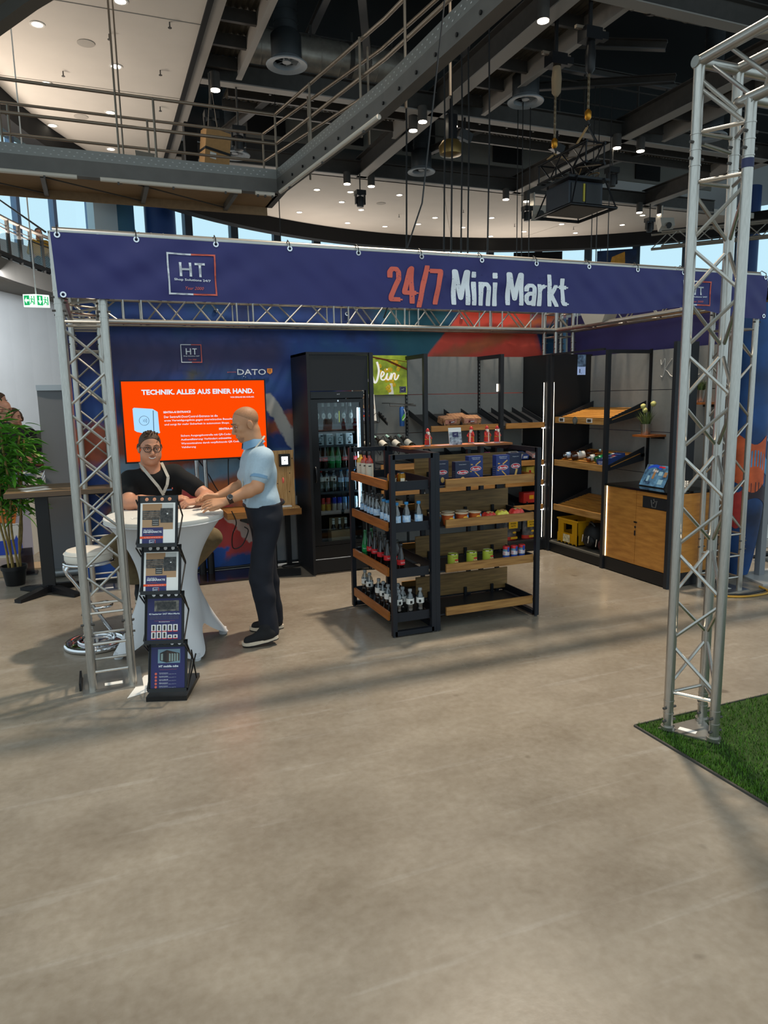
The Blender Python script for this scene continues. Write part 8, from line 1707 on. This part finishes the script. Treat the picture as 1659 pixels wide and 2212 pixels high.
t, pr, wr = sheet(1, 'navy product leaflet with ten small pictures in the third rack pocket')
pr('photo', (0.20, 0.70), (0.92, 0.95), M('store_photo', '#3a3733', 0.4, var=0.7, scale=40, col2='#8a8378')); pr('photo_front', (0.28, 0.74), (0.84, 0.92), M('dark_shelves', '#141416', 0.4), 1)
wr('KI basierter 24/7 Mini-Markt', 0.5, 0.62, 0.010, LETW, 0.9, 0.03)
for k in range(4): wr('autonomer Einkauf rund um die Uhr im modularen Mini-Markt', 0.5, 0.585-k*0.024, 0.004, GRY, 0.84)
pr('red_rule', (0.2, 0.475), (0.8, 0.478), LETR, 1); wr('Modulsysteme', 0.5, 0.44, 0.006, LETW, 0.32, 0.02)
for r_ in range(2):
    for k in range(5):
        x0 = 0.12+k*0.16; z0 = 0.22-r_*0.17; hh = 0.17 if r_ == 0 or k < 3 else 0.1; pr('product_card', (x0, z0), (x0+0.13, z0+hh), PAPER, 1); pr('product', (x0+0.035, z0+0.035), (x0+0.095, z0+hh-0.02), M('dark_shelves', '#141416', 0.4), 2); pr('red_caption', (x0, z0), (x0+0.13, z0+0.022), RLAB, 2)
t, pr, wr = sheet(0, 'navy leaflet with a dark cube building in the lowest rack pocket')
pr('photo_sky', (0.20, 0.62), (0.86, 0.95), M('photo_sky', '#7c98a6', 0.5)); m0 = RKM @ pd[0][0]
def poly(nm, pts, mat, d): w, h, b = 0.205, pd[0][1]-0.06, 0.015; part(nm, MB().prism([(x*w-w/2, 0.0004-0.0005*d, b+z*h) for x, z in pts], (0, 0.0003, 0)).xf(m0), mat, t)
poly('cube_side', [(0.26, 0.68), (0.46, 0.63), (0.46, 0.93), (0.26, 0.86)], M('cube_dark', '#2a2220', 0.5), 1); poly('cube_front', [(0.46, 0.63), (0.84, 0.67), (0.84, 0.85), (0.46, 0.93)], M('cube_brown', '#3f2d25', 0.5), 1)
for k in range(4): poly('cube_glass', [(0.53+k*0.075, 0.66), (0.58+k*0.075, 0.66), (0.58+k*0.075, 0.84), (0.53+k*0.075, 0.85)], M('cube_glass', '#8c9a94', 0.3), 2)
poly('cube_glass', [(0.29, 0.69), (0.35, 0.68), (0.35, 0.85), (0.29, 0.84)], M('cube_glass', '#8c9a94', 0.3), 2)
wr('HT mobile cube', 0.52, 0.52, 0.013, LETW, 0.58, 0.04); wr('Ihr mobiler Mini-Markt für jeden Standort', 0.52, 0.49, 0.004, GRY, 0.58); pr('red_rule', (0.26, 0.465), (0.76, 0.468), LETR, 1)
for k in range(5):
    z = 0.37-k*0.078; c = m0 @ Vector((0.15*0.205-0.1025, -0.0004, 0.015+z*(pd[0][1]-0.06))); dirn = (m0.to_3x3() @ Vector((0, -1, 0))); part('red_dot', MB().cyl(c, c+dirn*0.0008, 0.0075, n=14), LETR, t)
    wr(['Komplettsystem', 'Personenlos betrieben', 'mobil', 'Klimatisiert', 'Autarkes Kaufsystem'][k], 0.38, z+0.005, 0.005, LETW, 0.26, 0.02); wr('sofort einsatzbereit an nahezu jedem Ort', 0.5, z-0.018, 0.0035, LETW, 0.5)
# ---------------------------------------------------------------- green turf of the next stand
tf = thing('turf_mat', 'bright green artificial turf mat at the lower right', 'mat', (4.0, 1.0, 0)); GX, GY = 2.60, 2.87
part('backing', MB().b2((GX, -1.5, 0.0005), (6.5, GY, 0.003)), M('turf_backing', '#223a08', 0.9), tf)
part('edge_strip', MB().b2((GX-0.012, -1.5, 0), (GX, GY, 0.010)), M('edge_rubber', '#3f3d39', 0.8), tf); part('edge_strip', MB().b2((GX, GY, 0), (6.5, GY+0.008, 0.008)), M('edge_rubber', '#3f3d39', 0.8), tf)
rng = np.random.default_rng(4); NB = 34000
u = rng.random(NB)**1.5; bx_ = GX+0.004+u*2.0; by_ = GY-0.004-rng.random(NB)*2.2; keep = ~((np.abs(bx_-2.84) < 0.155) & (by_ > 2.52) & (by_ < 2.79) & (np.abs(bx_-2.84) < (by_-2.49)*0.6)); bx_, by_ = bx_[keep], by_[keep]; NB = len(bx_)
a = rng.random(NB)*6.283; h = 0.014+rng.random(NB)*0.016; ln = rng.random(NB)*0.018; w = 0.0022; ca, sa = np.cos(a), np.sin(a)
V = np.empty((NB, 3, 3)); V[:, 0] = np.stack([bx_-sa*w, by_+ca*w, np.full(NB, 0.003)], 1); V[:, 1] = np.stack([bx_+sa*w, by_-ca*w, np.full(NB, 0.003)], 1); V[:, 2] = np.stack([bx_+ca*ln, by_+sa*ln, h], 1)
me = bpy.data.meshes.new('grass_blades'); me.vertices.add(NB*3); me.vertices.foreach_set('co', (V.reshape(-1, 3)-np.array(tf.location)).astype(np.float32).ravel()); me.loops.add(NB*3); me.loops.foreach_set('vertex_index', np.arange(NB*3, dtype=np.int32)); me.polygons.add(NB); me.polygons.foreach_set('loop_start', np.arange(0, NB*3, 3, dtype=np.int32)); me.update(); me.validate()
me.materials.append(M('turf_green', '#4f7d12', 0.6, var=0.4, scale=40, col2='#2f5208')); o = bpy.data.objects.new('grass_blades', me); COL.objects.link(o); o.parent = tf; o['kind'] = 'stuff'

# ---------------------------------------------------------------- left background
wt = thing('high_table', 'wooden topped high table with black column left of the truss tower', 'table', (-0.545, 7.3, 0))
part('top', MB().b2((-0.835, 7.16, 0.965), (0.15, 7.42, 1.0)).b2((-0.845, 7.42, 0.965), (0.15, 7.85, 1.0)), wood('walnut_top', '#8f7658', '#6b563e', (1, 10, 10)), wt); part('top_edge', MB().b2((-0.838, 7.155, 0.955), (0.15, 7.162, 0.999)), M('table_edge', '#5d4c3b', 0.5), wt); part('column', MB().b2((-0.60, 7.28, 0.03), (-0.49, 7.39, 0.955)), BLK, wt)
for q in range(4):
    a = R(45+90*q); d = Vector((math.cos(a), math.sin(a), 0)); s = Vector((-d.y, d.x, 0)); c = Vector((-0.545, 7.335, 0)); part('foot', MB().prism([c+s*0.05+Vector((0, 0, 0.09)), c-s*0.05+Vector((0, 0, 0.09)), c-s*0.05+Vector((0, 0, 0.02)), c+s*0.05+Vector((0, 0, 0.02))], d*0.06).prism([c+d*0.05+s*0.045+Vector((0, 0, 0.085)), c+d*0.36+s*0.035+Vector((0, 0, 0.03)), c+d*0.36+s*0.035, c+d*0.05+s*0.045+Vector((0, 0, 0.02))], s*-0.08), BLKM, wt)
part('support_arm', MB().b2((-0.8, 7.3, 0.93), (0.1, 7.36, 0.965)), BLKM, wt)
for lab, x, y in (('sheet of paper on the high table, rear one', -0.62, 7.55), ('sheet of paper on the high table, front one', -0.58, 7.35)): solo('paper_sheet', MB().box((x, y, 1.0012), (0.24, 0.13, 0.001), (0, 0, 0.5)), PAPER, lab, 'paper')
ru = thing('rollup_banner', 'plain grey back of a roll-up banner behind the left tower', 'banner', (-0.1, 8.0, 0)); part('panel', MB().grid(lambda u, v: (-0.54+0.84*u-0.0*v, 8.0+0.01*math.sin(u*7), 0.08+1.88*v), 20, 6), M('grey_rollup', '#76777a', 0.6), ru, True); part('top_rail', MB().b2((-0.545, 7.985, 1.93), (0.31, 8.015, 1.985)), M('silver_rail', '#a7a9ab', 0.35, 0.7), ru); part('cassette', MB().cyl((-0.56, 8.0, 0.045), (0.33, 8.0, 0.045), 0.045, n=16), M('silver_rail', '#a7a9ab', 0.35, 0.7), ru, True); part('pole', MB().cyl((-0.1, 8.03, 0.05), (-0.1, 8.03, 1.95), 0.012), CHROME, ru)
# bamboo
bm = thing('potted_bamboo', 'artificial bamboo plant in a black pot at the left picture edge', 'plant', (-0.89, 7.85, 0)); part('pot', MB().lathe([(0.085, 0), (0.088, 0.004), (0.112, 0.16), (0.124, 0.162), (0.126, 0.20), (0.115, 0.20), (0.112, 0.17)], (-0.89, 7.85, 0), 28, False), BLK, bm, True); part('soil', MB().cyl((-0.89, 7.85, 0.165), (-0.89, 7.85, 0.172), 0.113, n=20), BLACK, bm)
CANE = M('bamboo_cane', '#8a7440', 0.5, var=0.3, scale=8, stretch=(1, 1, 3)); LEAFM = [M('bamboo_leaf_a', '#4c8a24', 0.45), M('bamboo_leaf_b', '#33661c', 0.45), M('bamboo_leaf_c', '#7ab53a', 0.45)]
rb = random.Random(11); canes = []
for k, (dx, dy, tx, ty, hh) in enumerate([(-0.05, 0.02, -0.13, 0.0, 1.66), (-0.02, -0.04, -0.05, -0.06, 1.72), (0.03, -0.03, 0.0, -0.08, 1.6), (0.06, 0.0, 0.10, 0.0, 1.5), (0.0, 0.05, -0.1, 0.1, 1.68), (0.045, 0.04, 0.14, 0.06, 1.45)]):
    a, b = Vector((-0.89+dx, 7.85+dy, 0.165)), Vector((-0.89+dx+tx, 7.85+dy+ty, hh)); pts = [a.lerp(b, i/10)+Vector((0.012*math.sin(i+k), 0, 0)) for i in range(11)]; part('cane', MB().tube(pts, 0.011, 8), CANE, bm, True); canes.append(pts)
    for i in (2, 4, 6, 8): part('cane_node', MB().cyl(pts[i]-Vector((0, 0, 0.004)), pts[i]+Vector((0, 0, 0.004)), 0.0135, n=8), CANE, bm, True)
LV = []
for mt in LEAFM:
    mb = MB(); L = 0.13
    for i in range(6):
        f = i/5; wd = 0.011*math.sin(math.pi*min(1, f*0.92+0.08))**0.8; mb.v += [(f*L, -wd, -0.05*f*f+0.004), (f*L, 0, -0.05*f*f), (f*L, wd, -0.05*f*f+0.004)]
    mb.f = [(i*3+j, i*3+3+j, i*3+4+j, i*3+1+j) for i in range(5) for j in (0, 1)]; LV.append(mesh_of('leaf', mb, mt))
for k in range(290):
    pts = canes[k % 6]; f = 1-rb.random()**1.6*0.62 if k % 5 else rb.uniform(0.4, 0.55); i = f*10; p = pts[min(9, int(i))].lerp(pts[min(10, int(i)+1)], i-int(i)); an = rb.uniform(0, 6.28); rad = rb.uniform(0.0, 0.16); p = p+Vector((rad*math.cos(an), rad*math.sin(an), rb.uniform(-0.03, 0.14)))
    o = bpy.data.objects.new('leaf', LV[k % 3]); COL.objects.link(o); o.parent = bm; o.location = p-bm.location; o.rotation_euler = (rb.uniform(-0.5, 0.5), rb.uniform(-0.7, 0.7), an+rb.uniform(-0.6, 0.6)); s = rb.uniform(0.9, 1.6); o.scale = (s, s*1.25, s)
lv = MB()
for k in range(520):
    pts = canes[k % 6]; f = 1-rb.random()**1.3*0.55; i = f*10; p = pts[min(9, int(i))]; an = rb.uniform(0, 6.28); rad = rb.uniform(0.0, 0.17); p = p+Vector((rad*math.cos(an), rad*math.sin(an), rb.uniform(-0.04, 0.13))); d = Vector((math.cos(an), math.sin(an), rb.uniform(-0.5, 0.6))).normalized()*rb.uniform(0.10, 0.19); sd = Vector((-d.y, d.x, rb.uniform(-0.05, 0.05))).normalized()*0.012
    q = p+d*0.45+Vector((0, 0, 0.01)); e = p+d+Vector((0, 0, -0.03)); lv.add([p, q+sd, e, q-sd], [(0, 1, 2), (0, 2, 3)])
part('small_leaves', lv, LEAFM[0], bm)['kind'] = 'stuff'
tw = MB()
for k in range(70):
    pts = canes[k % 6]; f = rb.uniform(0.38, 0.98); i = f*10; p = pts[min(9, int(i))]; an = rb.uniform(0, 6.28); tw.tube([p, p+Vector((0.08*math.cos(an), 0.08*math.sin(an), 0.06)), p+Vector((0.17*math.cos(an), 0.17*math.sin(an), 0.07))], 0.002, 3)
part('twigs', tw, M('twig', '#39401c', 0.7), bm)['kind'] = 'stuff'
# promotional counter of the stand behind, with tiger leaf picture
pc = thing('promo_counter', 'white and lilac promotion counter with an orange picture behind the bamboo', 'counter', (-1.0, 9.6, 0)); LIL = M('lilac_panel', '#a39ba6', 0.6); WHP = M('white_panel', '#c9c7c2', 0.6)
part('front', MB().b2((-1.5, 9.35, 0.0), (-0.83, 9.37, 0.95)), LIL, pc); part('side', MB().prism([(-0.83, 9.35, 0), (-0.83, 9.37, 0), (-0.76, 9.75, 0), (-0.75, 9.75, 0)], (0, 0, 0.95)), WHP, pc); part('top', MB().prism([(-1.5, 9.33, 0.95), (-0.80, 9.33, 0.95), (-0.70, 9.8, 0.95), (-1.5, 9.8, 0.95)], (0, 0, 0.03)), M('blue_grey_top', '#5e6b7d', 0.5), pc); part('white_panel', MB().b2((-1.5, 9.345, 0.0), (-0.945, 9.35, 0.4)), WHP, pc)
ORG = M('orange_print2', '#c2691d', 0.5); part('orange_picture', MB().prism([(-1.22, 9.348, 0.42), (-1.0, 9.348, 0.40), (-0.95, 9.348, 0.62), (-0.99, 9.348, 0.8), (-1.03, 9.348, 0.94), (-1.2, 9.348, 0.94)], (0, -0.004, 0)), ORG, pc)
for k in range(12):
    z = 0.46+0.04*k; part('black_stripe', MB().prism([(-1.13, 9.343, z), (-1.02+0.03*(k % 2), 9.343, z+0.02), (-0.98, 9.343, z+0.045), (-1.03, 9.343, z+0.03)], (0, -0.002, 0)), LETB, pc)
part('blue_drip', MB().prism([(-1.2, 9.34, 0.03), (-0.945, 9.34, 0.03), (-0.945, 9.34, 0.24), (-0.99, 9.34, 0.22), (-1.0, 9.34, 0.26), (-1.02, 9.34, 0.21), (-1.2, 9.34, 0.2)], (0, -0.002, 0)), M('drip_blue', '#1f3fa8', 0.5), pc)
solo('paper_sheet', MB().box((-0.83, 9.5, 0.982), (0.12, 0.16, 0.003)), PAPER, 'white paper lying on the blue grey counter top', 'paper')
gl_ = thing('green_lamp', 'small glowing green light among the bamboo leaves', 'lamp', (-1.02, 9.36, 0.985)); part('base', MB().b2((-1.04, 9.36, 0.98), (-1.0, 9.4, 0.995)), BLK, gl_); part('light', MB().ball((-1.02, 9.37, 1.0), 0.022, 10, 6), glow('green_light', '#3dff9a', 3.0), gl_)
solo('wooden_floor_tile', MB().b2((-2.4, 8.25, 0.001), (-1.02, 8.6, 0.012)), M('pale_parquet', '#b79a78', 0.5), 'strip of pale parquet floor left of the bamboo pot', 'floor'); solo('wooden_floor_tile', MB().b2((-0.86, 8.5, 0.001), (-0.62, 8.85, 0.012)), M('pale_parquet', '#b79a78', 0.5), 'square of pale parquet beside the black table column', 'floor')
cj = thing('reflection_panel', 'smoky clear panel imitating a reflection on the floor behind the high table foot', 'stand', (-0.82, 8.3, 0)); part('panel', MB().b2((-0.87, 8.3, 0.012), (-0.75, 8.33, 0.28)), glassy('smoky_reflection', '#8f8790', 0.15, 0.2), cj); part('base', MB().b2((-0.9, 8.22, 0), (-0.72, 8.4, 0.012)), glassy('smoky_reflection', '#8f8790', 0.15, 0.2), cj)  # see-through panel and base added in place of a reflection
arm = thing('armchair', 'grey tub armchair with dark rim against the far left wall', 'chair', (-1.25, 16.8, 0)); GYF = M('grey_upholstery', '#5f5a56', 0.9)
part('back', MB().grid(lambda u, v: (-1.25+0.36*math.cos(R(20)+u*R(140)), 16.8+0.34*math.sin(R(20)+u*R(140)), 0.45+0.74*v*(0.75+0.25*math.sin(math.pi*u))), 20, 6), GYF, arm, True); part('rim', MB().tube([(-1.25+0.37*math.cos(R(10)+u/20*R(160)), 16.8+0.35*math.sin(R(10)+u/20*R(160)), 0.47+0.74*(0.75+0.25*math.sin(math.pi*u/20))) for u in range(21)], 0.025, 8), BLKM, arm, True); part('seat', MB().lathe([(0.05, 0.36), (0.33, 0.37), (0.35, 0.42), (0.32, 0.48), (0.05, 0.49)], (-1.25, 16.75, 0), 24), GYF, arm, True)
for q in range(4): a = R(45+90*q); rod('leg', (-1.25+0.24*math.cos(a), 16.75+0.24*math.sin(a), 0), (-1.25+0.22*math.cos(a), 16.75+0.22*math.sin(a), 0.38), 0.02, BLKM, arm)
bagobj('tote_bag', 'red and cream bag lying on the seat of the grey armchair', (-1.2, 16.6, 0.58), (0.16, 0.12, 0.09), M('red_cream', '#a65b4c', 0.7, var=0.4, scale=12), M('red_strap', '#8e2a26', 0.6)); bpy.data.objects['tote_bag'].location.z = 0.126
solo('black_case', MB().b2((-1.45, 13.7, 0), (-1.0, 14.0, 0.5)).b2((-1.4, 13.72, 0.5), (-1.1, 13.98, 0.62)), BLACK, 'black equipment case on the floor below the far bar stool', 'case')
# ---------------------------------------------------------------- right background
FABR = bpy.data.materials.get('printed_backdrop')
fc2 = thing('fabric_column', 'tall blue printed fabric column behind the right front tower', 'banner', (5.72, 5.02, 0))
ART = M('column_print', '#1d4f8c', 0.6, var=0.8, scale=2.2, col2='#16243f')
def colf(u, v):
    z = 0.03+2.55*v; r = 0.20*min(1, 0.45+((z)/0.7)**0.6*0.55); a = R(150)+u*R(250); return (5.72+r*math.cos(a), 5.02+r*math.sin(a), z)
part('fabric', MB().grid(colf, 24, 40), ART, fc2, True)
for (z0, z1, c, u0, u1) in ((0.9, 1.35, '#c2562c', 0.1, 0.55), (1.05, 1.2, '#3f86b0', 0.3, 0.8), (0.55, 0.9, '#a8302a', 0.05, 0.35), (0.75, 0.9, '#2a1c26', 0.3, 0.9)):
    part('brush_mark', MB().grid(lambda u, v: tuple(Vector(colf(u0+(u1-u0)*u, (z0+(z1-z0)*v+0.05*math.sin(7*u)-0.03)/2.55))*1.0+Vector((math.cos(R(150)+(u0+(u1-u0)*u)*R(250))*0.004, math.sin(R(150)+(u0+(u1-u0)*u)*R(250))*0.004, 0))), 14, 6), M('brush_'+c[1:], c, 0.6, var=0.3, scale=9), fc2, True)
part('frame', MB().cyl((5.72, 5.02, 0), (5.72, 5.02, 2.6), 0.02), STEEL, fc2)
rp_ = thing('display_post', 'grey square post on a white floor plate at the right picture edge', 'post', (5.92, 4.9, 0)); part('post', MB().b2((5.86, 4.87, 0.02), (5.93, 4.93, 1.32)), M('post_grey', '#7b7d80', 0.5), rp_); part('plate', MB().prism([(5.62, 4.62, 0.001), (6.6, 4.5, 0.001), (6.8, 5.1, 0.001), (5.75, 5.0, 0.001)], (0, 0, 0.018)), M('white_plate', '#a9a7a4', 0.35), rp_)
ru2 = thing('rollup_banner', 'white roll-up banner with blue dotted ring at the right picture edge', 'banner', (7.2, 5.9, 0)); part('panel', MB().box((7.35, 5.72, 1.05), (0.95, 0.02, 1.9), (0, 0, R(-28))), M('white_rollup', '#d5dde0', 0.5), ru2); part('base', MB().box((7.35, 5.72, 0.05), (1.0, 0.16, 0.09), (0, 0, R(-28))), M('silver_rail', '#a7a9ab', 0.35, 0.7), ru2)
dx_, dy_ = math.cos(R(-28)), math.sin(R(-28)); nx_, ny_ = dy_, -dx_
def onru(u, z): return (7.35+dx_*u+nx_*0.012, 5.72+dy_*u+ny_*0.012, z)
for k in range(16):
    for rr in (0.09, 0.12): part('ring_dot', MB().ball(onru(-0.28+rr*math.cos(k*0.393), 1.85+rr*math.sin(k*0.393)), 0.009, 8, 5), M('ring_blue', '#2f8fb4', 0.5), ru2)
for s_, z, w_ in (('SMART', 1.43, 0.3), ('D', 1.34, 0.05), ('DIGITAL', 1.26, 0.26)): text(s_, 0.045, onru(-0.42, z), M('text_slate', '#4f5e68', 0.5), ru2, (R(90), 0, R(-28)), align='LEFT', width=w_)
dk = thing('desk', 'pale wooden desk with papers at the right picture edge', 'desk', (7.5, 6.0, 0)); part('top', MB().b2((7.05, 5.85, 0.62), (8.4, 6.5, 0.66)), wood('desk_oak', '#a8835c', '#8a6a47', (1, 10, 10)), dk)
for x, y in ((7.1, 5.9), (8.3, 5.9), (7.1, 6.4), (8.3, 6.4)): part('leg', MB().b2((x, y, 0), (x+0.05, y+0.05, 0.62)), BLKM, dk)
part('modesty_panel', MB().b2((7.4, 6.4, 0.1), (8.3, 6.42, 0.6)), BLACK, dk); solo('paper_sheet', MB().box((7.2, 6.0, 0.664), (0.2, 0.14, 0.006), (0, 0, 0.4)), PAPER, 'small stack of papers on the pale desk', 'paper')
blk = thing('desk_chair', 'black office chair standing before the pale desk at the right edge', 'chair', (6.55, 5.2, 0)); part('seat', MB().box((6.6, 5.25, 0.46), (0.46, 0.46, 0.07)), BLACK, blk); part('back', MB().box((6.8, 5.3, 0.78), (0.06, 0.44, 0.5), (0, 0.1, 0.1)), BLACK, blk); part('stem', MB().cyl((6.6, 5.25, 0.08), (6.6, 5.25, 0.43), 0.03), BLKM, blk)
for q in range(5): a = q*1.2566; part('leg', MB().tube([(6.6, 5.25, 0.1), (6.6+0.26*math.cos(a), 5.25+0.26*math.sin(a), 0.04)], 0.02, 6), BLKM, blk)
# gallery furniture seen over the banner: painting and sofa
pt = thing('painting', 'dark blue painting with a yellow shape hanging over the far end of the banner', 'painting', (22.0, 26.9, 6.9)); c = Vector((CX+16.3*math.cos(R(53.0)), CY+16.3*math.sin(R(53.0)), 7.55)); d = Vector((-math.sin(R(53)), math.cos(R(53)), 0)); nn = Vector((-math.cos(R(53)), -math.sin(R(53)), 0))
part('canvas', MB().prism([c-d*0.85+Vector((0, 0, -0.6)), c+d*0.85+Vector((0, 0, -0.6)), c+d*0.85+Vector((0, 0, 0.6)), c-d*0.85+Vector((0, 0, 0.6))], nn*0.06), M('painting_blue', '#142a4d', 0.5, var=0.5, scale=3), pt); part('yellow_shape', MB().prism([c-d*0.4+nn*0.06+Vector((0, 0, -0.55)), c+d*0.4+nn*0.06+Vector((0, 0, -0.55)), c+d*0.2+nn*0.06+Vector((0, 0, 0.3)), c-d*0.35+nn*0.06+Vector((0, 0, 0.5))], nn*0.01), M('painting_yellow', '#b8842c', 0.5, var=0.4, scale=4), pt)
for s in (-0.7, 0.7): rod('wire', c+d*s+Vector((0, 0, 0.55)), c+d*s+Vector((0, 0, 2.6)), 0.012, BLK, pt)
sf = thing('sofa', 'black sofa on the gallery beside the blue column at the right edge', 'sofa', (24.6, 21.6, 5.0)); c = Vector((CX+15.35*math.cos(R(30.5)), CY+15.35*math.sin(R(30.5)), 5.0)); d = Vector((-math.sin(R(31.5)), math.cos(R(31.5)), 0)); nn = Vector((-math.cos(R(31.5)), -math.sin(R(31.5)), 0))
part('seat', MB().prism([c-d*0.9, c+d*0.9, c+d*0.9+Vector((0, 0, 0.42)), c-d*0.9+Vector((0, 0, 0.42))], -nn*0.7), M('tan_seat', '#8a6f4e', 0.7), sf); part('back', MB().prism([c-d*0.9+Vector((0, 0, 0.42)), c+d*0.9+Vector((0, 0, 0.42)), c+d*0.9+Vector((0, 0, 0.9)), c-d*0.9+Vector((0, 0, 0.9))], nn*-0.25), BLACK, sf)
